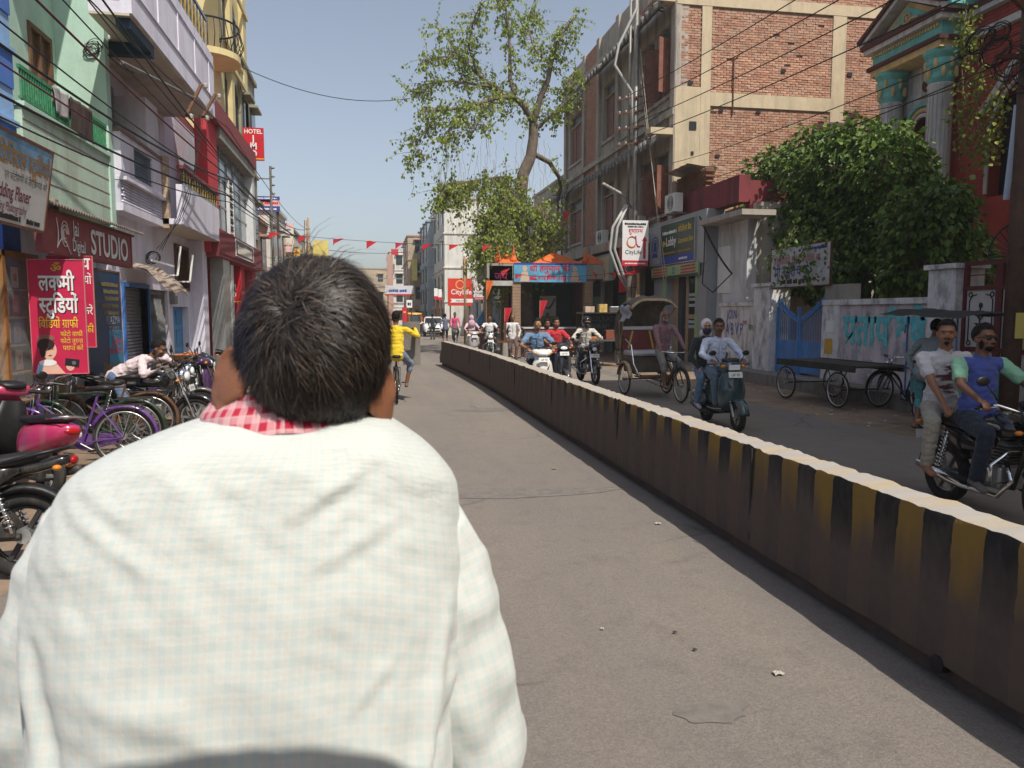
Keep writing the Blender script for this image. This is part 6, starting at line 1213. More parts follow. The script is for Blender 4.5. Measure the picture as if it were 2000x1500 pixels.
def finish_people():
    dg = bpy.context.evaluated_depsgraph_get()
    for o, C, mats, sleeve in PEOPLE:
        me = bpy.data.meshes.new_from_object(o.evaluated_get(dg)); o.modifiers.clear()
        nf = len(me.polygons); ce = np.empty(nf*3); me.polygons.foreach_get('center', ce); ce = ce.reshape(-1, 3); best = np.full(nf, 1e9); lab = np.zeros(nf, int)
        for ty, lb, q in C:
            if ty == 'c':
                p0, p1, r0, r1, s, f, ax, sw, sd = q; p0 = np.array(p0); L_ = max(1e-6, (np.array(p1)-p0) @ np.array(ax)); rel = ce-p0; tt = rel @ np.array(ax); tc = np.clip(tt, 0, L_); r = r0+(r1-r0)*tc/L_
                d = np.sqrt(((rel @ np.array(s))/sw)**2+((rel @ np.array(f))/sd)**2+(tt-tc)**2)-r
            else:
                c, r, Mi = q; loc = (ce-np.array(c)) @ np.array(Mi).T/np.array(r); d = (np.linalg.norm(loc, axis=1)-1)*min(r)
            k = d < best; best[k] = d[k]; lab[k] = lb
        me.materials.clear()
        for m in mats: me.materials.append(m)
        me.polygons.foreach_set('material_index', lab.astype(np.int32)); me.polygons.foreach_set('use_smooth', [True]*nf)
        cl = np.zeros(len(me.vertices))
        for p in me.polygons:
            if lab[p.index] < 2 or lab[p.index] == 4:
                for v in p.vertices: cl[v] += .25
        sd_ = len(me.vertices) % 97*.37
        nv = len(me.vertices); co = np.empty(nv*3); me.vertices.foreach_get('co', co); co = co.reshape(-1, 3); no = np.array([tuple(q.vector) for q in me.vertex_normals])
        for i in np.nonzero(cl > .4)[0]:
            c = co[i]; co[i] = c+no[i]*(mnoise.noise(V((c[0]*9+sd_, c[1]*9, c[2]*22)))*.009+mnoise.noise(V((c[0]*22+c[2]*12, c[1]*22+sd_, c[2]*26-c[0]*10)))*.007+(.004 if cl[i] < .9 else .003))
        me.vertices.foreach_set('co', co.ravel()); me.update()
        old = o.data; o.data = me; bpy.data.meshes.remove(old); me.name = 'body'
    PEOPLE.clear()
# ============================================================ vehicles (all built facing +Y)
def paint(name, c, r=.22): return mat(name, c, r, coat=.5, var=.12, scale=5, stain=(.22, .19, .155), stain_amt=.42, stain_scale=2)
M_spoke = mat('spoke_steel', (.5, .5, .48), .35, .9, var=.1); M_dusty = mat('dusty_black_metal', (.035, .033, .03), .55, .3, var=.4, scale=8, stain=(.15, .12, .09), stain_amt=.4, stain_scale=4); M_alu = mat('cast_aluminium', (.4, .4, .39), .45, .8, var=.2, scale=7); M_seat = mat('black_seat_vinyl', (.016, .015, .015), .5, var=.3, scale=9, bump=.3, bscale=120); M_lens = mat('headlamp_lens', (.75, .78, .8), .08, spec=.7, var=.1, scale=20); M_amber = mat('amber_lens', (.6, .2, .02), .2, var=.1); M_redl = mat('red_lens', (.35, .01, .01), .15, var=.1); M_plate = flat('number_plate_white', (.65, .65, .62))
def wheel(par, c, R, r, spokes='wire', rim=None, w=1., hubw=.05, name='wheel', steer=0.):
    e = bpy.data.objects.new(name, None); COL.objects.link(e); e.parent = par; e.location = c; e.rotation_euler = (0, 0, steer); e.empty_display_size = .1
    part('tyre', M_rubber, e, lambda b: b.ring((0, 0, 0), (1, 0, 0), R-r, r, 36, 8, flat=w), smooth=True)
    part('rim', rim or M_spoke, e, lambda b: b.ring((0, 0, 0), (1, 0, 0), R-2*r-.006, .012, 36, 6, flat=1.5), smooth=True)
    part('hub', M_alu, e, lambda b: b.tube([(-hubw, 0, 0), (hubw, 0, 0)], .03 if spokes == 'wire' else .055, 12), smooth=30)
    def sp(b):
        if spokes == 'wire':
            n = 28
            for i in range(n):
                a = 2*pi*i/n; s = hubw*.7*(1 if i % 2 else -1); a2 = a+(.35 if (i//2) % 2 else -.35); b.tube([(s, .028*cos(a2), .028*sin(a2)), (0, (R-2*r)*cos(a), (R-2*r)*sin(a))], .0022, 4, cap=False)
        else:
            for i in range(6):
                a = 2*pi*i/6; b.beam((0, .04*cos(a), .04*sin(a)), (0, (R-2*r)*cos(a), (R-2*r)*sin(a)), .03, .045, up=(1, 0, 0))
    o = part('spokes', M_spoke if spokes == 'wire' else (rim or M_alu), e, sp); tag(o, kind='stuff') if spokes == 'wire' else None
    return e
def fender(b, c, R, w, a0, a1, n=14, th=.012):
    c = V(c)
    rings = []
    for i in range(n+1):
        a = radians(a0+(a1-a0)*i/n); d = V((0, cos(a), sin(a))); p = c+d*R
        rings.append([p+V((-w, 0, 0))-d*.04, p+V((-w*.7, 0, 0))+d*.008, p+V((0, 0, 0))+d*.018, p+V((w*.7, 0, 0))+d*.008, p+V((w, 0, 0))-d*.04, p+V((w*.7, 0, 0))+d*(.008-th), p+d*(.018-th), p+V((-w*.7, 0, 0))+d*(.008-th)])
    b.loft(rings)
def blobloft(b, secs, n=16, pw=2.6):
    """secs: (y, z_mid, half_width, half_height[, x])  superellipse sections along y"""
    rings = []
    for q in secs:
        y, zc, hw, hh = q[:4]; x = q[4] if len(q) > 4 else 0; r = []
        for j in range(n):
            a = 2*pi*j/n; cx = cos(a); cz = sin(a); r.append(V((x+hw*math.copysign(abs(cx)**(2/pw), cx), y, zc+hh*math.copysign(abs(cz)**(2/pw), cz))))
        rings.append(r)
    b.loft(rings)
def plate(par, loc, rx=0, s='UP 70', flip=False):
    e = bpy.data.objects.new('number_plate', None); COL.objects.link(e); e.parent = par; e.location = loc; e.rotation_euler = (radians(90)-rx, 0, pi if not flip else 0); e.empty_display_size = .05
    part('plate', M_plate, e, lambda b: b.box(-.11, .11, -.045, .045, -.004, 0)); text(s, e, M_dark, 0, -.025, .055, .004, .95, 'C', z=.002)
def motorcycle(label, loc, rz, c=None, roll=0., name='motorcycle', steer=0., stripe=None, num='UP 70', cowl=True, group=None, rim=None):
    t = thing(name, label, 'motorcycle', loc, rz, group); t.rotation_euler = (0, roll, rz); P_ = c or M_blackpaint
    wheel(t, (0, .64, .3), .3, .045, 'alloy', rim or M_alu, 1., .06, steer=steer); wheel(t, (0, -.62, .3), .3, .052, 'alloy', rim or M_alu, 1.05, .07)
    for s in (-1, 1): part('fork', M_chrome, t, lambda b: (b.tube([(s*.085, .65, .3), (s*.085, .5, .68)], .024, 10), b.tube([(s*.085, .5, .68), (s*.085, .4, .95)], .018, 10)), smooth=30)
    part('front_fender', P_, t, lambda b: fender(b, (0, .64, .3), .325, .06, 25, 150), smooth=True); part('rear_fender', M_black, t, lambda b: fender(b, (0, -.62, .3), .34, .08, 30, 175), smooth=True)
    part('tank', P_, t, lambda b: blobloft(b, [(.30, .82, .05, .04), (.26, .83, .12, .09), (.12, .85, .145, .115), (-.02, .84, .14, .11), (-.13, .80, .10, .07), (-.17, .79, .06, .05)], 18), smooth=True)
    part('fuel_cap', M_chrome, t, lambda b: b.cyl((0, .1, .955), (0, .1, .975), .035, n=14))
    if stripe: part('tank_stripe', stripe, t, lambda b: [b.ell((s*.135, .08, .84), (.014, .12, .035), n=12, m=7) for s in (-1, 1)])
    part('seat', M_seat, t, lambda b: blobloft(b, [(-.12, .79, .08, .03), (-.2, .79, .12, .045), (-.4, .795, .14, .05), (-.6, .82, .13, .05), (-.72, .835, .1, .04), (-.78, .84, .05, .02)], 16), smooth=True)
    for s in (-1, 1): part('side_panel', P_, t, lambda b: blobloft(b, [(-.12, .64, .012, .05, s*.12), (-.3, .66, .02, .09, s*.125), (-.5, .71, .015, .06, s*.115), (-.62, .75, .008, .02, s*.1)], 12), smooth=True)
    part('tail_section', P_, t, lambda b: blobloft(b, [(-.5, .74, .1, .05), (-.7, .77, .09, .05), (-.86, .8, .06, .04), (-.92, .81, .04, .025)], 14), smooth=True)
    part('tail_light', M_redl, t, lambda b: b.ell((0, -.93, .8), (.06, .025, .035), n=12, m=7), smooth=True); part('grab_rail', M_black, t, lambda b: b.tube([(-.12, -.5, .8), (-.13, -.75, .86), (-.08, -.9, .89), (.08, -.9, .89), (.13, -.75, .86), (.12, -.5, .8)], .014, 8), smooth=True)
    e = part('engine', M_alu, t, lambda b: (b.box(-.12, .12, -.12, .2, .3, .5), b.cyl((-.15, .0, .4), (.15, .0, .4), .11, n=16), b.beam((0, .1, .48), (0, .2, .7), .17, .17)), bevel=.02)
    for k in range(6): part('cooling_fin', M_dusty, e, lambda b: b.cbox((0, .13+k*.02, .53+k*.03), .21, .2, .01, Matrix.Identity(4)))
    part('frame', M_dusty, t, lambda b: (b.tube([(0, .4, .9), (0, .3, .55), (0, .22, .32), (0, -.2, .27), (0, -.3, .6), (0, -.75, .76)], .022, 8), b.tube([(-.1, -.2, .3), (-.1, -.62, .3)], .025, 8), b.tube([(.1, -.2, .3), (.1, -.62, .3)], .025, 8)), smooth=30)
    for s in (-1, 1): 
        k = part('shock_absorber', M_chrome, t, lambda b: (b.cyl((s*.13, -.58, .33), (s*.13, -.46, .72), .014, n=8), [b.ring((s*.13, -.58+.12*(q/9)*.85+.015, .33+.39*(q/9)*.85+.05), (0, .3, 1), .03, .007, 12, 5) for q in range(10)]), smooth=True)
    part('exhaust', M_chrome, t, lambda b: b.tube([(.08, .22, .55), (.1, .32, .4), (.13, .2, .25), (.15, -.2, .25), (.16, -.35, .28), (.165, -.8, .36)], [.02, .02, .022, .025, .045, .045], 12), smooth=True)
    hb = part('handlebar', M_chrome, t, lambda b: b.tube([(-.36, .18, 1.02), (-.22, .26, 1.05), (-.1, .36, 1.0), (.1, .36, 1.0), (.22, .26, 1.05), (.36, .18, 1.02)], .012, 8), smooth=True)
    for s in (-1, 1):
        part('grip', M_black, hb, lambda b: b.cyl((s*.25, .245, 1.04), (s*.37, .175, 1.02), .018, n=10)); part('lever', M_alu, hb, lambda b: b.tube([(s*.24, .28, 1.04), (s*.36, .23, 1.015)], .007, 6)); part('mirror', M_black, t, lambda b: (b.tube([(s*.2, .27, 1.05), (s*.26, .25, 1.15), (s*.3, .22, 1.22)], .007, 6), b.ell((s*.33, .21, 1.25), (.065, .015, .042), n=14, m=8)), smooth=True); [part('indicator', M_amber, t, lambda b: b.ell(q, (.033, .03, .021), n=10, m=7), smooth=True) for q in ((s*.18, .46, .84), (s*.14, -.86, .76))]
    if cowl: part('headlamp_cowl', P_, t, lambda b: blobloft(b, [(.36, .97, .09, .08), (.44, .95, .13, .12), (.52, .92, .12, .11), (.56, .9, .1, .08)], 16), smooth=True); part('windscreen', M_glass, t, lambda b: blobloft(b, [(.36, 1.08, .08, .03), (.45, 1.04, .1, .03), (.52, .99, .08, .02)], 12), smooth=True)
    else: part('headlamp_shell', M_chrome, t, lambda b: b.ell((0, .46, .91), (.095, .09, .095), n=18, m=10), smooth=True)
    part('headlamp', M_lens, t, lambda b: b.ell((0, .535, .89), (.088, .035, .07), n=16, m=9), smooth=True); part('dials', M_black, t, lambda b: [b.cyl((s*.05, .36, 1.04), (s*.05, .33, 1.08), .04, n=14) for s in (-1, 1)]); plate(t, (0, .60, .73), .2, num); plate(t, (0, -.95, .62), -.3, num, True)
    for s in (-1, 1): part('foot_peg', M_black, t, lambda b: b.cyl((s*.12, -.02, .3), (s*.24, -.02, .3), .016, n=8))
    part('chain_guard', M_dusty, t, lambda b: b.box(-.135, -.115, -.6, -.08, .3, .4), bevel=.01)
    part('leg_guard', M_chrome, t, lambda b: b.tube([(-.08, .26, .38), (-.27, .3, .38), (-.3, .32, .55), (-.12, .3, .66), (.12, .3, .66), (.3, .32, .55), (.27, .3, .38), (.08, .26, .38)], .013, 8), smooth=True)
    return t
def scooter(label, loc, rz, c, name='scooter', vintage=False, roll=0., num='UP 70', c2=None, steer=0., group=None):
    t = thing(name, label, 'scooter', loc, rz, group); t.rotation_euler = (0, roll, rz); c2 = c2 or M_black; R = .225
    wheel(t, (0, .62, R), R, .05, 'alloy', M_alu, 1., .06, steer=steer); wheel(t, (0, -.6, R), R, .055, 'alloy', M_alu, 1.05, .07)
    def apron(b):
        rings = []
        for z, y, hw, dp in ((.30, .40, .17, .05), (.42, .43, .21, .06), (.6, .44, .225, .07), (.78, .41, .2, .07), (.9, .37, .13, .06), (.96, .34, .07, .05)):
            r = []
            for j in range(20):
                a = 2*pi*j/20; x = hw*math.copysign(abs(cos(a))**.7, cos(a)); q = sin(a); yy = y+(dp*q if q > 0 else .35*dp*q)-.35*hw*(abs(x)/hw)**2; r.append(V((x, yy, z)))
            rings.append(r)
        b.loft(rings)
    part('front_apron', c, t, apron, smooth=True); part('inner_apron', c2, t, lambda b: b.loft([[V((x*hw, y-.02+.0*x-.3*hw*x*x, z)) for x in (-.9, -.4, .4, .9)]+[V((x*hw, y-.06-.25*hw*x*x, z)) for x in (.9, .4, -.4, -.9)] for z, y, hw in ((.3, .34, .17), (.6, .37, .21), (.9, .31, .12))]), smooth=True)
    part('floorboard', c2, t, lambda b: b.box(-.17, .17, -.18, .4, .26, .31), bevel=.02)
    part('front_fender', c, t, lambda b: fender(b, (0, .62, R), .27, .085, 10, 165), smooth=True)
    if vintage:
        part('rear_body', c, t, lambda b: blobloft(b, [(-.15, .5, .1, .2), (-.3, .52, .15, .2), (-.6, .5, .16, .18), (-.85, .46, .1, .12), (-.92, .44, .04, .06)], 18), smooth=True)
        for s in (-1, 1): part('side_cowl', c, t, lambda b: b.ell((s*.17, -.52, .42), (.1, .3, .17), n=20, m=12), smooth=True)
    else:
        part('rear_body', c, t, lambda b: blobloft(b, [(-.12, .5, .1, .16), (-.25, .52, .17, .19), (-.55, .57, .19, .17), (-.8, .64, .14, .11), (-.95, .69, .07, .05)], 18), smooth=True)
    part('seat', M_seat, t, lambda b: blobloft(b, [(-.08, .72, .06, .03), (-.16, .74, .12, .045), (-.4, .755, .145, .05), (-.65, .78, .14, .05), (-.82, .79, .09, .035), (-.88, .79, .04, .015)], 16), smooth=True)
    hs = part('headset_cowl', c, t, lambda b: blobloft(b, [(.22, 1.0, .12, .05), (.3, 1.01, .22, .07), (.38, 1.0, .2, .075), (.45, .98, .13, .06), (.49, .965, .07, .035)] if not vintage else [(.2, .98, .1, .05), (.27, .99, .17, .075), (.36, .99, .16, .08), (.44, .97, .12, .07)], 18), smooth=True)
    part('headlamp', M_lens, hs, (lambda b: b.ell((0, .455, .975), (.1, .05, .05), n=16, m=9)) if not vintage else (lambda b: b.box(-.09, .09, .43, .46, .93, 1.01)), smooth=not vintage); part('screen_top', M_black, hs, lambda b: blobloft(b, [(.2, 1.05, .1, .03), (.3, 1.075, .15, .035), (.4, 1.06, .1, .02)], 14), smooth=True)
    for s in (-1, 1):
        part('indicator', M_amber, hs, lambda b: b.ell((s*.16, .4, .985), (.045, .03, .025), n=10, m=7), smooth=True); part('grip', M_black, hs, lambda b: b.cyl((s*.16, .26, 1.0), (s*.34, .2, 1.0), .02, n=10)); part('brake_lever', M_alu, hs, lambda b: b.tube([(s*.17, .31, 1.0), (s*.33, .26, .99)], .007, 6)); part('mirror', M_black, t, lambda b: (b.tube([(s*.17, .27, 1.04), (s*.24, .26, 1.14)], .007, 6), b.ell((s*.27, .25, 1.18), (.06, .014, .042), n=14, m=8)), smooth=True)
        part('vent_mark', M_dark, t, lambda b: b.add([(s*.06, .515, .66), (s*.13, .49, .78), (s*.1, .505, .66)], [(0, 1, 2)]))
        part('fork', M_alu, t, lambda b: b.tube([(s*.07, .62, R), (s*.06, .48, .45)], .022, 8))
    part('tail_light', M_redl, t, lambda b: b.ell((0, -.94, .68 if not vintage else .5), (.08, .03, .035), n=12, m=7), smooth=True); part('exhaust', M_dusty, t, lambda b: b.tube([(.13, -.1, .2), (.16, -.4, .22), (.17, -.8, .3)], [.025, .05, .045], 10), smooth=True); part('engine', M_dusty, t, lambda b: b.box(-.14, .12, -.65, -.2, .17, .33), bevel=.03); part('grab_rail', M_chrome, t, lambda b: b.tube([(-.13, -.7, .78), (-.12, -.95, .82), (.12, -.95, .82), (.13, -.7, .78)], .012, 8), smooth=True); plate(t, (0, .53 if not vintage else .5, .86), .25, num); part('floor_trim', M_alu, t, lambda b: [b.tube([(s*.175, .38, .33), (s*.178, .1, .3), (s*.178, -.16, .3)], .01, 6) for s in (-1, 1)])
    return t
def bicycle(label, loc, rz, c, roll=0., name='bicycle', ladies=False, steer=0., carrier=True, group=None, front_only=False):
    t = thing(name, label, 'bicycle', loc, rz, group); t.rotation_euler = (0, roll, rz); R = .345
    wheel(t, (0, .55, R), R, .02, steer=steer, hubw=.045)
    if not front_only: wheel(t, (0, -.53, R), R, .02, hubw=.055)
    def fr(b):
        hd = [(0, .36, .82), (0, .40, .62)]; bb = (0, -.08, .29); st = (0, -.24, .80)
        b.tube(hd, .018, 8); b.tube([(0, .385, .68), bb], .015, 8) if not ladies else b.tube([(0, .39, .66), (0, .12, .42), bb], .017, 8); b.tube([(0, .365, .79), st] if not ladies else [(0, .37, .76), (0, .1, .55), (0, -.13, .45)], .015, 8); b.tube([bb, st, (0, -.26, .88)], .015, 8)
        if not front_only:
            for s in (-1, 1): b.tube([bb, (s*.06, -.53, R)], .01, 6); b.tube([(0, -.23, .76), (s*.06, -.53, R)], .009, 6)
    part('frame', c, t, fr, smooth=30); part('fork', c, t, lambda b: [b.tube([(s*.03, .41, .68), (s*.05, .46, .55), (s*.05, .55, R)], .012, 8) for s in (-1, 1)], smooth=True)
    part('front_mudguard', c, t, lambda b: fender(b, (0, .55, R), R+.025, .028, -20, 130, 16, .004), smooth=True)
    if not front_only: part('rear_mudguard', c, t, lambda b: fender(b, (0, -.53, R), R+.025, .028, 20, 200, 16, .004), smooth=True)
    part('handlebar', M_chrome, t, lambda b: (b.tube([(-.27, .2, .98), (-.25, .3, 1.0), (-.12, .4, .98), (0, .42, .93), (.12, .4, .98), (.25, .3, 1.0), (.27, .2, .98)], .011, 8), b.tube([(0, .36, .82), (0, .35, .93), (0, .42, .93)], .013, 8)), smooth=True)
    for s in (-1, 1): part('grip', M_black, t, lambda b: b.cyl((s*.255, .28, .995), (s*.272, .17, .975), .016, n=8)); part('pedal', M_black, t, lambda b: b.cbox((s*.15, -.08+s*.14, .29+s*.08), .09, .07, .02)); part('crank', M_steel, t, lambda b: b.tube([(s*.07, -.08, .29), (s*.1, -.08+s*.14, .29+s*.08)], .009, 6))
    part('saddle', M_seat, t, lambda b: blobloft(b, [(-.12, .91, .02, .02), (-.2, .92, .05, .03), (-.33, .93, .1, .04), (-.4, .93, .085, .035), (-.43, .93, .04, .02)], 14), smooth=True)
    if carrier and not front_only: part('carrier', M_dusty, t, lambda b: (b.tube([(-.06, -.3, .72), (-.07, -.75, .73), (.07, -.75, .73), (.06, -.3, .72)], .007, 6), [b.tube([(s*.065, -.68, .73), (s*.06, -.53, R)], .006, 6) for s in (-1, 1)], b.tube([(0, -.32, .72), (0, -.74, .73)], .006, 6)))
    part('chain_case', c, t, lambda b: b.prism([(-.56, .31), (-.5, .40), (-.08, .4), (.04, .34), (.02, .24), (-.08, .2), (-.5, .28)], .045, .06, 'x')); part('front_lamp', M_chrome, t, lambda b: b.ell((0, .46, .86), (.035, .04, .035), n=10, m=7), smooth=True); part('brake_rods', M_chrome, t, lambda b: [b.tube([(s*.2, .34, .99), (s*.05, .42, .9), (s*.04, .44, .7)], .004, 5) for s in (-1, 1)])
    if not front_only: part('stand', M_dusty, t, lambda b: b.tube([(-.06, -.5, .32), (-.14, -.42, .01)], .01, 6))
    return t
def car(label, loc, rz, c):
    t = thing('parked_car', label, 'car', loc, rz); W = .78
    for x in (-.66, .66):
        for y in (1.15, -1.2): wheel(t, (x, y, .29), .29, .07, 'alloy', M_alu, 1.2, .06)
    part('body', c, t, lambda b: blobloft(b, [(1.78, .5, .5, .16), (1.72, .55, .68, .24), (1.5, .6, .75, .3), (.9, .66, .78, .37), (0, .68, .79, .4), (-1.2, .7, .79, .42), (-1.7, .68, .74, .4), (-1.82, .6, .6, .3)], 22, 4), smooth=True); part('cabin', c, t, lambda b: b.loft([[V((-w, y0, z)), V((w, y0, z)), V((w, y1, z)), V((-w, y1, z))] for w, y0, y1, z in ((.74, .95, -1.7, 1.0), (.66, .45, -1.55, 1.4), (.56, .1, -1.3, 1.5))]), bevel=.04)
    part('windscreen', M_glass, t, lambda b: b.quad((-.66, .945, 1.04), (.66, .945, 1.04), (.6, .47, 1.41), (-.6, .47, 1.41)))
    for s in (-1, 1): part('side_window', M_glass, t, lambda b: b.quad((s*.745, .75, 1.04), (s*.745, -1.5, 1.04), (s*.672, -1.4, 1.38), (s*.672, .4, 1.38))); part('headlight', M_lens, t, lambda b: b.ell((s*.55, 1.62, .74), (.15, .12, .1), n=14, m=8), smooth=True); part('mirror', c, t, lambda b: b.ell((s*.86, .7, 1.05), (.1, .06, .07), n=12, m=7), smooth=True); part('fog_lamp', M_lens, t, lambda b: b.ell((s*.55, 1.75, .4), (.06, .04, .05), n=10, m=6), smooth=True)
    part('grille', M_dark, t, lambda b: (b.box(-.42, .42, 1.70, 1.785, .56, .63), b.box(-.5, .5, 1.70, 1.8, .36, .48))); part('grille_bar', M_chrome, t, lambda b: b.box(-.45, .45, 1.74, 1.8, .645, .675)); plate(t, (0, 1.815, .5), 0, 'UP 70'); part('wipers', M_dark, t, lambda b: b.tube([(-.4, .95, 1.05), (.1, .8, 1.17)], .01, 5))
    return t
def auto(label, loc, rz):
    t = thing('auto_rickshaw', label, 'auto rickshaw', loc, rz); yl = paint('auto_yellow', (.62, .3, .02)); gr = paint('auto_black_green', (.02, .035, .025))
    wheel(t, (0, 1.05, .24), .24, .05, 'alloy'); wheel(t, (-.55, -.8, .24), .24, .05, 'alloy'); wheel(t, (.55, -.8, .24), .24, .05, 'alloy')
    part('front_panel', gr, t, lambda b: blobloft(b, [(1.25, .55, .2, .2), (1.2, .6, .4, .3), (1.05, .62, .5, .35), (.95, .6, .52, .35)], 18, 3), smooth=True); part('body', gr, t, lambda b: b.box(-.65, .65, -1.25, .1, .3, .85), bevel=.06); part('floor', M_dusty, t, lambda b: b.box(-.6, .6, .1, 1.0, .3, .36)); part('roof', yl, t, lambda b: blobloft(b, [(1.0, 1.68, .5, .04), (.8, 1.74, .6, .07), (-.9, 1.76, .64, .08), (-1.25, 1.68, .55, .05)], 18, 3), smooth=True); part('windscreen', M_glass, t, lambda b: b.quad((-.48, 1.12, .98), (.48, 1.12, .98), (.46, .96, 1.6), (-.46, .96, 1.6))); part('windscreen_frame', yl, t, lambda b: b.tube([(-.5, 1.12, .95), (-.48, .95, 1.64), (.48, .95, 1.64), (.5, 1.12, .95)], .035, 8, closed=True)); part('rear_panel', yl, t, lambda b: b.box(-.62, .62, -1.28, -1.2, .85, 1.7))
    for s in (-1, 1): part('roof_post', gr, t, lambda b: b.cyl((s*.6, -1.2, .8), (s*.6, -1.2, 1.7), .03, n=8)); part('headlight', M_lens, t, lambda b: b.ell((s*.28, 1.2, .72), (.08, .05, .08), n=12, m=7), smooth=True)
    part('front_fender', yl, t, lambda b: fender(b, (0, 1.05, .24), .3, .1, 0, 180), smooth=True); part('seat', M_seat, t, lambda b: b.box(-.55, .55, -1.0, -.5, .85, 1.0), bevel=.03); part('seat_back', M_seat, t, lambda b: b.box(-.55, .55, -1.15, -1.0, .9, 1.45)); part('logo_band', mat('auto_red_band', (.4, .03, .02), .4), t, lambda b: b.box(-.46, .46, .945, .99, 1.62, 1.72))
    return t
# ============================================================ cycle rickshaw
m_hood = mat('brown_rexine_hood', (.11, .09, .07), .6, var=.3, scale=4, stain=(.3, .26, .2), stain_amt=.5); m_hoodtop = mat('straw_hood_trim', (.38, .28, .16), .8, var=.4, scale=14, bump=.5); m_cush = mat('silver_rexine', (.42, .43, .45), .35, var=.2, scale=6)
def rickshaw(label, loc, rz, hood_front=.28, hood_z=2.12, flap=True, name='cycle_rickshaw', bars=True):
    t = thing(name, label, 'rickshaw', loc, rz)
    for s in (-1, 1): wheel(t, (s*.5, -.12, .345), .345, .022, hubw=.05); part('mudguard', m_hoodtop, t, lambda b: fender(b, (s*.5, -.12, .345), .385, .05, 10, 170, 14, .008), smooth=True)
    wheel(t, (0, 1.66, .345), .345, .02, hubw=.045)
    part('axle', M_steel, t, lambda b: b.cyl((-.52, -.12, .345), (.52, -.12, .345), .018, n=8)); part('chassis', M_dusty, t, lambda b: (b.tube([(-.3, -.45, .5), (-.3, .35, .45), (0, .8, .36)], .02, 8), b.tube([(.3, -.45, .5), (.3, .35, .45), (0, .8, .36)], .02, 8), b.tube([(0, .8, .36), (0, 1.0, .3)], .02, 8)), smooth=30)
    part('frame', M_dusty, t, lambda b: (b.tube([(0, 1.43, .84), (0, 1.47, .64)], .02, 8), b.tube([(0, 1.46, .68), (0, 1.0, .3)], .018, 8), b.tube([(0, 1.44, .8), (0, .84, .82)], .018, 8), b.tube([(0, 1.0, .3), (0, .82, .9)], .018, 8), b.tube([(0, .84, .7), (0, .55, .5)], .016, 8)), smooth=30); part('fork', M_dusty, t, lambda b: [b.tube([(s*.03, 1.47, .7), (s*.055, 1.53, .55), (s*.055, 1.66, .345)], .014, 8) for s in (-1, 1)], smooth=True); part('front_mudguard', M_dusty, t, lambda b: fender(b, (0, 1.66, .345), .375, .03, -10, 130, 16, .004), smooth=True)
    if bars: part('handlebar', M_chrome, t, lambda b: (b.tube([(-.3, 1.26, 1.0), (-.27, 1.38, 1.02), (-.12, 1.48, 1.0), (.12, 1.48, 1.0), (.27, 1.38, 1.02), (.3, 1.26, 1.0)], .012, 8), b.tube([(0, 1.43, .84), (0, 1.42, .95), (0, 1.48, 1.0)], .014, 8)), smooth=True)
    part('saddle', M_seat, t, lambda b: blobloft(b, [(.95, .93, .02, .02), (.88, .94, .05, .03), (.76, .95, .11, .04), (.68, .95, .09, .035), (.65, .95, .04, .02)], 14), smooth=True); part('crank', M_steel, t, lambda b: (b.tube([(.08, 1.0, .3), (.1, 1.14, .24)], .01, 6), b.tube([(-.08, 1.0, .3), (-.1, .86, .36)], .01, 6), b.cyl((-.03, 1.0, .3), (-.025, 1.0, .3), .1, n=18))); part('chain', M_dusty, t, lambda b: b.tube([(-.03, 1.0, .4), (-.03, -.12, .39), (-.03, -.16, .345), (-.03, -.12, .3), (-.03, 1.0, .2)], .008, 5))
    part('seat_box', mat('painted_box', (.09, .075, .06), .6, var=.4, scale=5, stain=(.3, .16, .08), stain_amt=.5), t, lambda b: b.box(-.42, .42, -.4, .12, .5, .86), bevel=.02); part('cushion', m_cush, t, lambda b: b.box(-.43, .43, -.42, .18, .86, .98), bevel=.05); part('backrest', mat('painted_back', (.2, .05, .05), .5, var=.3), t, lambda b: b.box(-.42, .42, -.48, -.42, .95, 1.42), bevel=.02); part('back_rail', M_white, t, lambda b: b.box(-.44, .44, -.5, -.4, 1.42, 1.5), bevel=.02); part('footboard', M_wood, t, lambda b: b.box(-.4, .4, .2, .6, .42, .45))
    for s in (-1, 1): part('arm_rail', M_chrome, t, lambda b: b.tube([(s*.45, -.45, 1.3), (s*.47, -.1, 1.2), (s*.46, .15, 1.1), (s*.44, .25, .7), (s*.4, .5, .45)], .016, 8), smooth=True); part('back_stripe', mat('painted_stripe', (.55, .45, .08), .5), t, lambda b: b.beam((s*.3, -.415, 1.0), (s*.2, -.415, 1.4), .04, .006, up=(0, 1, 0)))
    def arc(u):  # hood profile from rear seat rail over the top to the front edge
        pts = [V((0, -.62, 1.0)), V((0, -.72, 1.45)), V((0, -.6, 1.9)), V((0, -.3, hood_z)), V((0, hood_front*.4, hood_z+.05)), V((0, hood_front, hood_z-.04))]; k = u*(len(pts)-1); i = min(int(k), len(pts)-2); return pts[i].lerp(pts[i+1], k-i)
    def hood(b):
        def f(u, v):
            p = arc(u); x = (v-.5)*2; e = abs(x)**4; return V((.53*x, p.y+.03*sin(v*9), p.z-.2*e*(.4+.6*u)+.015*sin(v*20)))
        b.grid(f, 20, 16)
    h = part('hood', m_hood, t, hood, smooth=True); h.modifiers.new('t', 'SOLIDIFY').thickness = .012
    part('hood_trim', m_hoodtop, t, lambda b: b.tube([V((.53*x, hood_front+.02, hood_z-.04-.2*abs(x)**4)) for x in [(-1+i/10) for i in range(21)]], .035, 8, flat=.6), smooth=True)
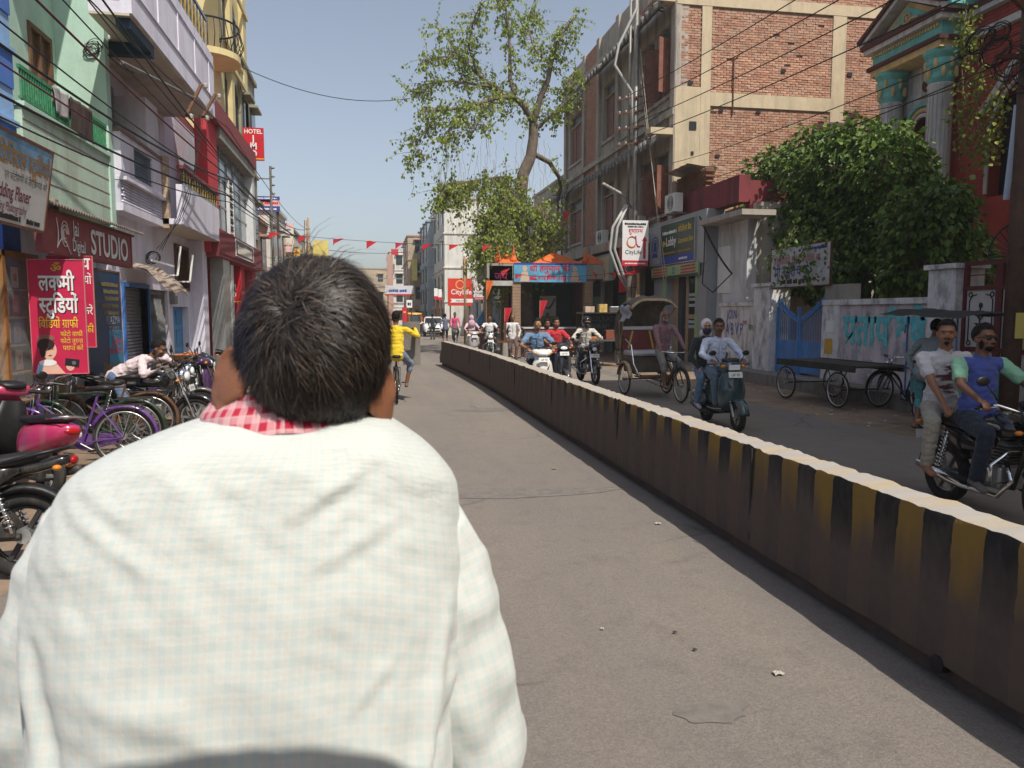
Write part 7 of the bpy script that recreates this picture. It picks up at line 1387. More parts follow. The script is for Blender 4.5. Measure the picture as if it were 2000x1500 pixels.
    for s in (-1, 1): part('hood_rib', M_bamboo, t, lambda b: (b.tube([(s*.5, -.4, 1.0), (s*.52, -.2, 1.6), (s*.5, hood_front-.02, hood_z-.2)], .014, 6), b.tube([(s*.5, -.4, 1.0), (s*.52, -.45, 1.7), (s*.5, -.35, hood_z-.25)], .014, 6)))
    if flap: o = part('side_flap', mat('blue_white_rag', (.35, .37, .42), .85, var=.5, scale=6), t, lambda b: b.grid(lambda u, v: V((.54+.03*sin(v*8), -.3+u*(hood_front+.32), hood_z-.16-.38*v*(1-.3*u)+.02*sin(u*11))), 14, 8), smooth=True)
    return t
rickshaw('old cycle rickshaw with brown hood coming along the far lane', (6.0, 16.1, 0), pi+.05)
SH = fab
def printed(name, c, c2):
    m = fab(name, c); N = m.node_tree.nodes; L = m.node_tree.links; bs = N['Principled BSDF']; src = bs.inputs['Base Color'].links[0].from_socket; tc = N.new('ShaderNodeTexCoord'); gr = N.new('ShaderNodeTexGradient'); gr.gradient_type = 'SPHERICAL'; mp = N.new('ShaderNodeMapping'); mp.inputs['Location'].default_value = (-.02, 2.6, -6.7); mp.inputs['Scale'].default_value = (5.6, 4.2, 5.6); L.new(tc.outputs['Object'], mp.inputs[0]); L.new(mp.outputs[0], gr.inputs[0])
    nz = N.new('ShaderNodeTexNoise'); nz.inputs['Scale'].default_value = 9; nz.inputs['Detail'].default_value = 4; q = N.new('ShaderNodeMapping'); q.inputs['Scale'].default_value = (.6, 1, 2.2); L.new(tc.outputs['Object'], q.inputs[0]); L.new(q.outputs[0], nz.inputs[0]); r1 = N.new('ShaderNodeMapRange'); r1.inputs[1].default_value = .42; r1.inputs[2].default_value = .52; L.new(nz.outputs[0], r1.inputs[0]); r2 = N.new('ShaderNodeMapRange'); r2.inputs[1].default_value = .05; r2.inputs[2].default_value = .25; L.new(gr.outputs['Fac'], r2.inputs[0]); mu = N.new('ShaderNodeMath'); mu.operation = 'MULTIPLY'; L.new(r1.outputs[0], mu.inputs[0]); L.new(r2.outputs[0], mu.inputs[1]); mx = N.new('ShaderNodeMix'); mx.data_type = 'RGBA'; L.new(mu.outputs[0], mx.inputs[0]); L.new(src, mx.inputs[6]); mx.inputs[7].default_value = (*c2, 1); L.new(mx.outputs[2], bs.inputs['Base Color']); return m
person('grey bearded man in mauve shirt riding the cycle rickshaw', (6.0, 16.1, 0), pi+.05, hip=(0, .78, 1.03), lean=6, hands=[(-.28, 1.27, 1.04), (.28, 1.27, 1.04)], feet=[(-.11, .9, .44), (.11, 1.12, .32)], collar=True, shirt=SH('mauve_shirt', (.22, .12, .135)), pants=SH('grey_check_lungi', (.2, .2, .19), 60, .4), sk=SK2, hair=m_grayhair, hairtype='bald', beard=('full', m_grayhair), hp=-5, legs='rolled', shoe=SK2)

# vintage scooter with couple
tealp = paint('dark_teal_paint', (.02, .05, .058))
scooter('dark teal vintage scooter carrying a couple beside the divider', (5.47, 11.35, 0), pi-.04, tealp, vintage=True, num='UP 70')
person('man in pale blue shirt driving the teal scooter', (5.47, 11.35, 0), pi-.04, hip=(0, -.28, .88), lean=8, hands=[(-.27, .23, 1.04), (.27, .23, 1.04)], feet=[(-.14, .12, .37), (.14, .12, .37)], collar=True, shirt=SH('pale_blue_shirt', (.47, .53, .66)), pants=SH('blue_grey_jeans', (.09, .14, .19), 30, .2), sk=SK2, beard=('m', m_hair), hy=-14, vox=.010, tuck=True)
a = person('veiled woman in dark jacket riding behind on the teal scooter', (5.47, 11.35, 0), pi-.04, hip=(.05, -.66, .92), lean=6, hands=[(-.2, -.35, .95), (.22, -.42, .88)], feet=[(-.22, -.35, .38), (.25, -.42, .36)], shirt=SH('charcoal_jacket', (.03, .032, .036)), pants=SH('blue_jeans', (.1, .17, .27), 30, .2), sk=SK3, hairtype='none', female=True, hy=-12, shoe=SH('lilac_canvas_shoe', (.4, .36, .42)), sc=.97, vox=.011)
a[4]('headscarf', SH('white_scarf', (.6, .56, .58)), lambda q: (q.ell((0, -.025, .035), (.098, .1, .112), n=20, m=14), q.ell((0, -.06, -.11), (.11, .08, .1), n=16, m=10))); a[4]('face_veil', SH('navy_veil', (.03, .03, .055)), lambda q: q.ell((0, .045, -.065), (.076, .078, .07), n=16, m=10))
# two men close by on the right
motorcycle('black motorcycle with two men passing close on the right', (5.45, 5.86, -.03), pi-.06, M_blackpaint, num='UP 70', stripe=M_steel)
shb = SH('blue_raglan_body', (.06, .085, .30)); 
a = person('bearded man in blue tee with mint sleeves and dark glasses driving', (5.45, 5.86, -.03), pi-.06, hip=(0, -.27, .9), lean=3, twist=-6, hands=[(-.33, .2, 1.06), (.33, .2, 1.06)], feet=[(-.2, .0, .36), (.2, .02, .36)], shirt=shb, smat=SH('mint_sleeve', (.22, .45, .3)), pants=SH('dark_jeans', (.018, .026, .042), 30, .2), sk=SK2, sleeve='short', beard=('full', m_hair), glasses=M_dark, hy=12, vox=.0085, shoe=SH('grey_shoe', (.12, .11, .1)), fat=1.03)
a = person('goateed man in white printed tee riding behind the blue tee driver', (5.45, 5.86, -.03), pi-.06, hip=(.02, -.74, .93), lean=4, twist=-12, hands=[(-.2, -.3, .98), (.24, -.36, .95)], feet=[(-.25, -.42, .4), (.3, -.5, .40)], knee=((-.5, 1, .2), (.6, 1, .2)), shirt=printed('white_printed_tee', (.5, .49, .5), (.1, .035, .05)), pants=SH('sand_jeans', (.3, .28, .23), 30, .2), sk=SK1, sleeve='short', beard=('goatee', m_hair), hy=-22, vox=.0085, shoe=skin('sandal_foot', (.26, .115, .07)))
# helmet rider
motorcycle('black motorcycle with helmeted rider on the far lane', (5.5, 19.15, 0), pi+.03, M_blackpaint, num='UP 70', stripe=M_white)
a = person('rider in cream shirt with black full-face helmet', (5.5, 19.15, 0), pi+.03, hip=(0, -.28, .88), lean=12, hands=[(-.33, .2, 1.05), (.33, .2, 1.05)], feet=[(-.2, -.02, .36), (.2, -.02, .36)], collar=True, shirt=SH('cream_shirt', (.55, .5, .44)), pants=SH('navy_jeans', (.025, .03, .05)), sk=SK2, hairtype='none')
a[4]('helmet', M_blackpaint, lambda q: q.ell((0, -.01, .02), (.125, .145, .14), n=22, m=14)); a[4]('visor_opening', SK2, lambda q: q.ell((0, .075, .0), (.088, .068, .045), n=16, m=9)); a[4]('chin_guard', M_blackpaint, lambda q: q.ell((0, .075, -.085), (.095, .075, .038), n=16, m=9))
person('man in lilac shirt bending beside the helmeted rider', (4.75, 20.0, 0), -.5, lean=38, hip=(0, 0, .9), hands=[(-.3, .35, .75), (.35, .3, .8)], elbow=((-1, -.6, .4), (1, -.6, .4)), collar=True, shirt=SH('lilac_shirt', (.4, .3, .47)), sk=SK2, hair=m_grayhair, pants=SH('grey_trousers', (.1, .1, .1)))
# white scooter and the black one behind it
p = at(1052, 700, Y=15.6); scooter('white scooter with man in blue shirt just behind the divider', (p.x, 15.6, 0), pi+.0, paint('pearl_white_paint', (.7, .68, .63)))
person('man in blue kurta and yellow sunglasses on the white scooter', (p.x, 15.6, 0), pi, hip=(0, -.28, .87), lean=12, hands=[(-.28, .22, 1.04), (.28, .22, 1.04)], feet=[(-.14, .12, .37), (.14, .12, .37)], collar=True, shirt=SH('denim_blue_shirt', (.13, .21, .33)), sleeve='short', sk=SK1, glasses=mat('amber_glasses', (.4, .25, .05), .1), vox=.011, pants=SH('dark_jeans', (0, 0, 0)))
p = at(1090, 690, Y=17.8); scooter('black scooter with woman in red close behind the white scooter', (p.x, 17.8, 0), pi+.05, paint('black_scooter_paint', (.018, .02, .028)))
person('woman in red top driving the black scooter', (p.x, 17.8, 0), pi+.05, hip=(0, -.28, .87), lean=8, hands=[(-.28, .22, 1.04), (.28, .22, 1.04)], feet=[(-.14, .12, .37), (.14, .12, .37)], shirt=SH('red_top', (.45, .03, .04)), sleeve='short', sk=SK1, female=True, hairtype='long', pants=SH('dark_leggings', (.03, .03, .05)))
person('dark haired passenger half hidden behind the woman in red', (p.x-.12, 17.8, 0), pi+.05, hip=(0, -.62, .9), lean=4, hands=[(-.2, -.35, .95), (.2, -.35, .95)], feet=[(-.22, -.35, .38), (.22, -.35, .38)], shirt=SH('brown_top', (.2, .08, .07)), sk=SK2, female=True, hairtype='long', sc=.96)
# farther people
person('man in white shirt and mauve trousers walking along the dirt edge', (5.3, 28.9, 0), pi+.1, hip=(0, 0, .9), lean=3, feet=[(-.09, .18, .09), (.09, -.16, .11)], collar=True, shirt=SH('white_cotton', (.6, .58, .58)), pants=SH('mauve_trousers', (.12, .08, .085)), sk=SK2, hairtype='bald')
motorcycle('small motorcycle with man in white shirt near the shrine', (4.55, 29.6, 0), pi-.1, paint('dark_green_paint', (.02, .035, .03)), cowl=False)
person('man in white shirt on the motorcycle near the shrine', (4.55, 29.6, 0), pi-.1, hip=(0, -.28, .88), lean=4, hands=[(-.33, .2, 1.05), (.33, .2, 1.05)], feet=[(-.2, 0, .36), (.2, 0, .36)], shirt=SH('white_cotton', (0, 0, 0)), sk=SK2, beard=('m', m_hair), sleeve='short')
scooter('grey scooter with woman in pink scarf near the divider end', (4.05, 31.0, 0), pi+.05, paint('grey_scooter_paint', (.4, .38, .38)))
a = person('woman wrapped in pink scarf riding the grey scooter', (4.05, 31.0, 0), pi+.05, hip=(0, -.28, .87), lean=4, hands=[(-.28, .22, 1.04), (.28, .22, 1.04)], feet=[(-.14, .12, .37), (.14, .12, .37)], shirt=SH('pale_pink_kurta', (.5, .36, .4), 9, .4), pants=SH('white_cotton', (0, 0, 0)), sk=SK3, hairtype='none', female=True); a[4]('scarf', SH('pink_scarf', (.52, .33, .4), 20, .3), lambda q: (q.ell((0, -.01, .02), (.105, .118, .135), n=20, m=14), q.ell((0, .06, -.2), (.14, .1, .16), n=16, m=10)))
bicycle('bicycle ridden by person in pink shirt down the road', (4.75, 44.0, 0), pi, M_dusty); person('cyclist in bright pink shirt far down the road', (4.75, 44.0, 0), pi, hip=(0, -.27, 1.0), lean=10, hands=[(-.27, .2, 1.02), (.27, .2, 1.02)], feet=[(-.12, -.2, .4), (.12, .05, .3)], shirt=SH('hot_pink_shirt', (.6, .1, .2)), sk=SK2)
person('pedestrian in navy striped tee far down the road', (4.3, 45.2, 0), .2, shirt=mat('navy_striped_tee', (.12, .13, .2), .8, var=.9, scale=9, coords='Object'), sleeve='short', pants=SH('black_shorts', (.02, .02, .025)), legs='rolled', sk=SK2)
person('dark clothed pedestrian beyond the striped one', (4.1, 52, 0), .4, shirt=SH('charcoal_jacket', (0, 0, 0)), sk=SK2); person('pedestrian in red top near the tan building', (4.0, 64, 0), -.4, shirt=SH('red_top', (0, 0, 0)), sk=SK2, female=True); person('pedestrian in white by the far left shops', (-3.2, 40, 0), 2.6, shirt=SH('white_cotton', (0, 0, 0)), sk=SK2)
car('white hatchback facing the camera far down the road', (4.75, 60, 0), pi-.05, paint('white_car_paint', (.72, .72, .7))); auto('yellow and black auto rickshaw beside the white car', (3.35, 62.5, 0), pi+.1)
bicycle('old bicycle parked behind the standing pole near shrine', (6.2, 29.7, 0), 1.2, M_dusty)
# cyclist in yellow ahead on our lane
bicycle('black bicycle ridden by the man in yellow ahead', (.5, 15.9, 0), -.02, M_dusty)
person('cyclist in yellow top carrying a board ahead on our lane', (.5, 15.9, 0), -.02, hip=(0, -.27, 1.0), lean=6, hands=[(-.27, .18, 1.02), (.42, .1, 1.48)], elbow=((-1, -.3, -.6), (1, -.5, -1)), feet=[(-.13, -.2, .38), (.2, .02, .34)], knee=((-.5, 1, .1), (.8, 1, .1)), shirt=SH('yellow_knit', (.68, .48, .03)), pants=SH('faded_jeans', (.16, .2, .27), 30, .2), legs='rolled', sk=SK2, shoe=SK2, brow=False)
tag(bx(None, 'carried_board', mat('grey_ply', (.17, .15, .13), .8, var=.3), (.64, 1.0, 16.0, 16.04, .72, 1.62)), 'grey board held upright by the cyclist in yellow', 'board')

# ============================================================ left side: parked vehicles
motorcycle('black motorcycle parked nose to the road under the bending man', (-3.15, 11.75, 0), -pi/2-.1, M_blackpaint, cowl=False, stripe=M_steel)
person('man in pinkish white shirt slumped over the parked black motorcycle', (-3.15, 11.75, 0), -pi/2-.1, hip=(0, -.42, .9), lean=58, hands=[(-.3, .28, 1.08), (.16, .2, .98)], elbow=((-1, -.4, .2), (1, .1, -.6)), feet=[(-.24, -.1, .12), (.26, -.1, .12)], knee=((-.8, 1, .2), (.8, 1, .2)), collar=True, shirt=SH('pinkish_white_shirt', (.6, .5, .52)), pants=SH('steel_blue_jeans', (.1, .15, .25), 30, .2), sk=SK2, hp=20, hairtype='short', vox=.010, brow=True)
bicycle('purple ladies bicycle parked among the motorcycles', (-3.4, 9.55, 0), pi/2+.06, paint('purple_paint', (.09, .03, .17)), ladies=True, roll=.09)
bicycle('dark green bicycle with carrier parked behind the purple one', (-3.5, 10.45, 0), pi/2-.04, paint('dark_green_bike_paint', (.015, .035, .022)), roll=-.07)
pk = paint('pink_red_paint', (.42, .03, .1)); t = scooter('pink and white scooter with flower decal parked at the kerb', (-3.55, 8.45, 0), pi/2-.75, pk, c2=M_black, roll=.12)
part('flower_decal', M_white, t, lambda b: [b.ell((.186+.0*i, -.52+.035*cos(2*pi*i/5), .60+.035*sin(2*pi*i/5)), (.012, .018, .018), n=8, m=6) for i in range(5)]); part('side_badge', M_white, t, lambda b: b.ell((.17, -.72, .64), (.012, .07, .05), n=10, m=6)); part('side_stripe', M_steel, t, lambda b: b.tube([(.19, -.2, .62), (.205, -.5, .66), (.15, -.85, .72)], .012, 6))
motorcycle('dusty black motorcycle nearest on the left seen from behind', (-2.98, 5.62, -.02), pi/2+.08, paint('worn_black_paint', (.018, .016, .016)), roll=.1, rim=M_dusty, num='UP 70')
motorcycle('grey dusty motorcycle squeezed in beyond the bending man', (-3.3, 12.65, 0), -pi/2+.12, paint('dusty_grey_paint', (.09, .085, .08)), cowl=False); bicycle('rusty bicycle squeezed beside the bending man', (-3.55, 11.15, 0), pi/2+.1, M_rust, roll=.06)
scooter('dark purple scooter parked beyond the bending man', (-3.1, 13.4, 0), -pi/2+.15, paint('dark_purple_paint', (.05, .02, .07))); motorcycle('dark motorcycle parked beyond the purple scooter', (-3.3, 14.4, 0), -pi/2-.1, M_blackpaint)
motorcycle('motorcycle half under a blue cover near the hotel', (-2.9, 20.2, 0), -pi/2+.1, M_blackpaint); 
o = part('blue_cover', SH('blue_tarpaulin', (.03, .08, .4)), None, lambda b: b.grid(lambda u, v: V((-3.3+.8*u, 20.2+.5*(v-.5)*(1+.3*u), 1.1+.12*sin(u*3)-1.1*abs(v-.5)**1.6+.03*mnoise.noise(V((u*6, v*6, 3))))), 16, 16), smooth=True); tag(o, 'crumpled blue cover over the motorcycle near the hotel', 'cover')
person('man in white standing at the red hotel entrance', (-3.7, 24.3, 0.0), -pi/2, shirt=SH('white_cotton', (0, 0, 0)), sk=SK2, pants=SH('grey_trousers', (0, 0, 0))); motorcycle('motorcycle parked at the red hotel entrance', (-3.0, 25.6, 0), -pi/2+.2, M_blackpaint)
t = thing('wooden_table', 'small rough wooden table with a basket before the blue door', 'table', (-3.75, 16.8, 0)); bx(t, 'top', mat('raw_wood', (.32, .2, .11), .8, var=.3, scale=6), (-.5, .5, -.4, .4, .72, .77))
for x in (-.42, .42):
    for y in (-.32, .32): bx(t, 'leg', mat('raw_wood', (0, 0, 0)), (x-.035, x+.035, y-.035, y+.035, -.02, .72))
t = thing('wicker_basket', 'shallow wicker basket heaped with red clay lamps on the table', 'basket', (-3.7, 16.75, .77)); part('weave', mat('wicker', (.35, .22, .1), .8, var=.35, scale=25, bump=.6), t, lambda b: b.lathe([(.2, 0), (.3, .08), (.36, .16), (.37, .18), (.33, .17), (.28, .1), (.0, .08)], n=24), smooth=30)
rnd = random.Random(8); mt = mat('terracotta', (.4, .13, .06), .8, var=.25, scale=8, stain=(.5, .3, .2), stain_amt=.3); b = MB()
for _ in range(60): a = rnd.uniform(0, 2*pi); r = .3*sqrt(rnd.random()); b.ell((r*cos(a), r*sin(a), .14+.09*(1-r/.3)), (.035, .035, .02), n=8, m=5)
tag(b.build('clay_lamps', mt, t, smooth=True), kind='stuff')
pot = MB(); pot.lathe([(.06, 0), (.15, .06), (.18, .15), (.15, .25), (.07, .31), (.065, .34), (.09, .38), (.08, .38), (.055, .34)], n=18); potm = pot.mesh('clay_pot', mt, True)
for i, (x, y, z, rx, s) in enumerate(((-2.9, 15.1, 0, 0, 1), (-2.62, 15.3, 0, 0, 1.05), (-3.15, 15.35, 0, 0, .95), (-2.8, 15.5, .02, .9, 1.), (-2.75, 15.15, .33, .5, .85), (-3.0, 15.4, .33, -.4, .8), (-2.5, 15.0, .14, 1.4, .9), (-3.2, 15.0, .13, 1.5, .85), (-2.45, 15.45, 0, 0, .9))):
    o = bpy.data.objects.new('clay_pot', potm); COL.objects.link(o); o.location = (x, y, z); o.rotation_euler = (rx, 0, i); o.scale = (s,)*3; tag(o, 'orange terracotta pot, ' + ['front standing one of the pile', 'standing beside the front pot', 'standing at the shop side of the pile', 'tipped one within the pile', 'topmost tilted pot of the pile', 'upper rear pot of the pile', 'lying nearest the road', 'lying nearest the shops', 'rear one nearest the road'][i], 'pot', 'terracotta pots heaped on the ground')

# ============================================================ right side: carts
m_plank = mat('grey_plank', (.05, .042, .035), .85, var=.4, scale=6, bump=.4)
def thela(label, loc, rz, L_=2.3):
    t = thing('push_cart', label, 'cart', loc, rz)
    for k in range(5): bx(t, 'plank', m_plank, (-.5+k*.2, -.31+k*.2, -L_/2, L_/2, .78, .815))
    bx(t, 'side_rail', m_plank, (-.55, -.5, -L_/2, L_/2, .7, .83)); bx(t, 'side_rail', m_plank, (.5, .55, -L_/2, L_/2, .7, .83)); part('axle', M_dusty, t, lambda b: [b.cyl((-.6, y, .345), (.6, y, .345), .015, n=6) for y in (-L_*.34, L_*.34)]); part('struts', M_dusty, t, lambda b: [b.tube([(s*.5, y, .72), (s*.52, y*.85, .345)], .012, 6) for s in (-1, 1) for y in (-L_*.4, L_*.4)])
    for s in (-1, 1):
        for y in (-L_*.34, L_*.34): wheel(t, (s*.57, y, .345), .345, .02, hubw=.04)
    return t
thela('grey plank push cart with bicycle wheels against the painted wall', (9.2, 14.0, 0), .05, 2.5)
bicycle('dark bicycle leaning on the push carts by the wall', (9.6, 12.6, 0), .1, M_dusty, roll=.12)
def vendor(label, loc, rz=0): 
    t = thing('vendor_cart', label, 'cart', loc, rz); bx(t, 'box', mat('teal_box', (.08, .26, .28), .6, var=.2), (-.35, .35, -.5, .5, .55, .95)); part('canopy', mat('black_tarp', (.014, .014, .015), .6, var=.3), t, lambda b: b.grid(lambda u, v: V((-.65+1.3*u, -.75+1.7*v, 1.72+.08*sin(u*pi)+.05*mnoise.noise(V((u*5, v*5, 1)))+.06*v)), 14, 14), smooth=True)
    for x in (-.4, .4):
        for y in (-.5, .55): part('post', mat('blue_post', (.05, .1, .3), .5), t, lambda b: b.cyl((x, y, .5), (x, y, 1.75), .014, n=6))
    for s in (-1, 1): wheel(t, (s*.42, 0, .33), .33, .02)
    return t
vendor('street vendor cart with black tarpaulin canopy by the stained pillar', (8.75, 10.3, 0)); person('vendor in grey shirt stooping behind the two motorcycle men', (8.3, 10.35, 0), -pi/2+.4, lean=22, shirt=SH('grey_shirt', (.2, .23, .23)), pants=SH('teal_shorts', (.08, .25, .28)), legs='rolled', sk=SK2, hy=10, shoe=SK2)
t = thing('food_cart', 'snack cart with glass jars and tin shelf beside the shrine', 'cart', (7.7, 25.2, 0)); bx(t, 'deck', M_steel, (-.8, .8, -.4, .4, .85, .9)); bx(t, 'shelf', m_plank, (-.95, .95, -.35, .35, 1.78, 1.81)); bx(t, 'panel', mat('dark_green_panel', (.02, .04, .04), .5), (-.6, .8, .3, .33, .9, 1.78))
for x in (-.75, .75):
    for y in (-.35, .35): bx(t, 'post', M_dusty, (x-.02, x+.02, y-.02, y+.02, .02, 1.78))
for s in (-1, 1): wheel(t, (s*.6, 0, .345), .345, .02)
tt = bpy.data.objects.new('sign_face', None); COL.objects.link(tt); tt.parent = t; tt.matrix_local = frameM((-.6, .296, .9), (1, 0, 0)); md = flat('dim_chalk', (.12, .14, .15)); text('KOLKATA', tt, md, .25, .62, .24, .004, .95); text('BISHRAM', tt, md, .15, .36, .22, .004, .95); text('CO.', tt, md, .25, .12, .2, .004, .95)
def smallbox(name, label, cat, loc, m, w, d, h): return tag(bx(None, name, m, (loc[0]-w/2, loc[0]+w/2, loc[1]-d/2, loc[1]+d/2, loc[2], loc[2]+h), bevel=.01), label, cat)
smallbox('carton', 'pale carton on the snack cart shelf', 'box', (7.25, 25.15, 1.812), mat('pale_carton', (.55, .42, .32), .8), .32, .25, .2); smallbox('sack', 'yellow plastic sack on the snack cart shelf', 'sack', (7.72, 25.15, 1.812), mat('yellow_sack', (.55, .38, .12), .6, var=.3, scale=12), .28, .22, .28); smallbox('tin_box', 'grey tin box at the shelf end of the snack cart', 'box', (8.12, 25.15, 1.812), M_steel, .3, .22, .2); smallbox('copper_pot', 'rust red tin drum on the snack cart deck', 'drum', (7.95, 25.1, .902), mat('red_tin', (.2, .06, .035), .6), .3, .3, .32); smallbox('snack_tray', 'tray of orange snacks on the snack cart deck', 'tray', (7.4, 25.05, .902), mat('orange_snack', (.45, .18, .06), .7, var=.5, scale=25, bump=.6), .5, .35, .1)
smallbox('wooden_crate', 'wooden crate on the ground under the snack cart', 'crate', (7.3, 25.2, -.02), mat('raw_wood', (0, 0, 0)), .5, .4, .42)
# loose litter
rnd = random.Random(12); b = MB()
for _ in range(260):
    r_ = rnd.random(); x, y = (rnd.uniform(7.6, 9.8), rnd.uniform(9, 20)) if r_ < .7 else (rnd.uniform(-3.8, -2.3), rnd.uniform(6, 20)); s = rnd.uniform(.015, .05); a = rnd.uniform(0, 6); b.k = rnd.randrange(3); b.add([(x+s*cos(a+q), y+s*sin(a+q), .0+rnd.uniform(0, .02)) for q in (0, 1.4, 3, 4.6)], [(0, 1, 2, 3)])
tag(b.build('litter', [flat('litter_pale', (.4, .36, .3)), flat('litter_brown', (.16, .1, .06)), flat('litter_leaf', (.2, .17, .06))], None, fix=False), 'scattered leaves and paper scraps along the road edges', kind='stuff')
for i, (px_, py) in enumerate(((1285, 1023), (1082, 916), (1357, 1270), (1318, 1236), (1520, 1316), (1176, 1229))):
    p = at(px_, py, Z=.0); tag(part('paper_scrap', [flat('litter_pale', (0, 0, 0)), flat('litter_leaf', (0, 0, 0)), M_dark, M_dark, flat('litter_pale', (0, 0, 0)), flat('litter_pale', (0, 0, 0))][i], None, lambda b: b.grid(lambda u, v: V((p.x+.05*(u-.5)*(.4 if i in (2, 3, 5) else 1), p.y+.04*(v-.5)*(.5 if i in (2, 3, 5) else 1), .002+.008*abs(sin(u*4+v*3)))), 4, 4)), ['pale crumpled scrap on the carriageway', 'dry leaf on the carriageway', 'dark pebble on the carriageway nearest the camera', 'dark speck beside the dark pebble', 'faded paper bit near the divider', 'tiny white chip mid carriageway'][i], 'litter')
# ============================================================ the rickshaw we ride on and its driver
rickshaw('cycle rickshaw under the camera pedalled by the man in white shirt', (-.06, -.02, 0), 0, hood_front=.2, hood_z=2.2, flap=False, bars=False)
RZ = V((-.06, -.02, 0))
def rot(y, r, x): return Matrix.Rotation(radians(y), 3, 'Z') @ Matrix.Rotation(radians(r), 3, 'Y') @ Matrix.Rotation(radians(x), 3, 'X')
Cc = at(612, 670, Y=.87); HR = rot(8, 9, -20)
Hd = lambda x, y, z: Cc+HR @ V((x, y, z))
t = thing('person', 'rickshaw driver seen from behind in pale checked shirt with red gingham collar', 'person', (0, 0, 0))
m_dskin = mat('driver_brown_skin', (.24, .1, .052), .48, var=.16, scale=22, spec=.45, subs=.12, bump=.25, bscale=160)  # the driver's own skin colour, slightly mottled
m_shirt_in = fab('white_undershirt', (.6, .6, .58)); b = MB(); C = []
def cap(lab, *a, **k): C.append(('c', lab, capsule(b, *a, **k)))
def el(lab, c, r, M=None): b.ell(c, r, M, 22, 15); C.append(('e', lab, (V(c), V(r), (M or Matrix.Identity(3)).inverted())))
X_ = V((1, 0, 0)); NB = V((-.088, .885, 1.65)); SHO = [V((-.285, .865, 1.575)), V((.045, .865, 1.565))]; HIP = V((-.125, .74, 1.05))
el(2, Hd(0, 0, 0), (.0755, .094, .09), HR); el(2, Hd(0, -.002, -.045), (.06, .056, .055), HR); el(2, Hd(0, .03, -.075), (.062, .07, .075), HR); el(2, Hd(0, .065, -.115), (.036, .034, .03), HR); el(2, Hd(0, .108, -.055), (.014, .018, .026), HR); el(2, Hd(0, .1, -.095), (.026, .016, .012), HR)
cap(2, NB-V((0, 0, .04)), Hd(0, .022, -.062), .058, .056, X_, 1, 1.0)
for s in (-1, 1):
    # ear: cupped blade standing away from the head, rim and lobe
    EM = HR @ Matrix.Rotation(radians(s*-42), 3, 'Z'); ec = Hd(s*.083, .004, -.06)
    el(2, ec+EM @ V((s*.004, -.012, .006)), (.005, .0215, .029), EM); el(2, ec+EM @ V((s*-.001, .001, -.025)), (.0062, .0095, .0135), EM); el(2, ec+EM @ V((s*-.004, .008, .0)), (.01, .014, .028), EM)
    rim = [ec+EM @ V((s*(.005+.003*sin(a)), -.012-.0215*cos(a), .008+.03*sin(a))) for a in [radians(q) for q in range(-45, 176, 22)]]
    for q in range(len(rim)-1): cap(2, rim[q], rim[q+1], .0046, .0046, X_, 1, 1, n=8)
el(0, (-.122, .87, 1.48), (.16, .1, .16)); cap(0, HIP, (-.12, .84, 1.45), .125, .13, X_, 1.2, .85); cap(0, SHO[0]*.9+SHO[1]*.1, SHO[1]*.9+SHO[0]*.1, .05, .05, X_, 1, 1)
GR = [V((-.36, 1.04, 1.0)), V((.10, 1.04, 1.0))]; ELB = []; WR = []
for i, s in enumerate((-1, 1)):
    e, w = ik(SHO[i], GR[i]-V((0, .07, -.03)), .30, .27, (s*.32, -.8, 0)); ELB.append(e); WR.append(w)
    cap(0, SHO[i], e, .046, .04, X_, 1, 1); cap(0, e, e.lerp(w, .75), .038, .03, X_, 1, 1); cap(2, e.lerp(w, .7), w, .03, .026, X_, 1, 1)
    hd = (GR[i]-w).normalized(); el(2, w+hd*.05, (.042, .05, .018), Matrix.Identity(3))
    for k in range(4):
        a0 = w+hd*.085+V(((k-1.5)*.021, 0, 0)); a1 = a0+V((0, .03, -.02)); a2 = a1+V((0, -.005, -.035)); cap(2, a0, a1, .0098, .009, X_, 1, 1, n=8); cap(2, a1, a2, .009, .008, X_, 1, 1, n=8)
    a0 = w+hd*.03+V((-s*.035, 0, 0)); a1 = a0+V((-s*.02, .03, -.02)); cap(2, a0, a1, .012, .01, X_, 1, 1, n=8); cap(2, a1, a1+V((s*.01, .02, -.03)), .01, .008, X_, 1, 1, n=8)
for i, (s, ft) in enumerate(((-1, RZ+V((-.13, .88, .44))), (1, RZ+V((.13, 1.16, .33))))):
    hj = HIP+V((s*.09, 0, -.02)); k_, an = ik(hj, ft, .43, .43, (s*.25, 1, .15)); cap(1, hj, k_, .095, .068, X_, 1, 1); cap(1, k_, k_.lerp(an, .55), .068, .06, X_, 1, 1); cap(2, k_.lerp(an, .5), an, .045, .038, X_, 1, 1); cap(3, an-V((0, .04, .035)), an+V((0, .13, -.05)), .042, .036, X_, 1.05, .85)
cap(1, HIP-V((.05, 0, .02)), HIP+V((.05, 0, -.02)), .12, .12, X_, 1, .95)
o = b.build('body', [m_shirt_in], t, fix=False); rm = o.modifiers.new('skin', 'REMESH'); rm.mode = 'VOXEL'; rm.voxel_size = .0034; sm = o.modifiers.new('soft', 'SMOOTH'); sm.factor = .5; sm.iterations = 2
PEOPLE.append((o, C, [m_shirt_in, fab('driver_trousers', (.06, .06, .065)), m_dskin, m_dskin], 'long'))
part('handlebar', M_chrome, bpy.data.objects['cycle_rickshaw.001'], lambda b: b.tube([(q.x+.06, q.y+.02, q.z) for q in (GR[0]-V((0, .1, 0)), GR[0]+V((0, .12, .02)), V((-.25, 1.4, .96)), V((-.06, 1.46, .94)), V((.12, 1.4, .96)), GR[1]+V((0, .12, .02)), GR[1]-V((0, .1, 0)))], .012, 8), smooth=True)
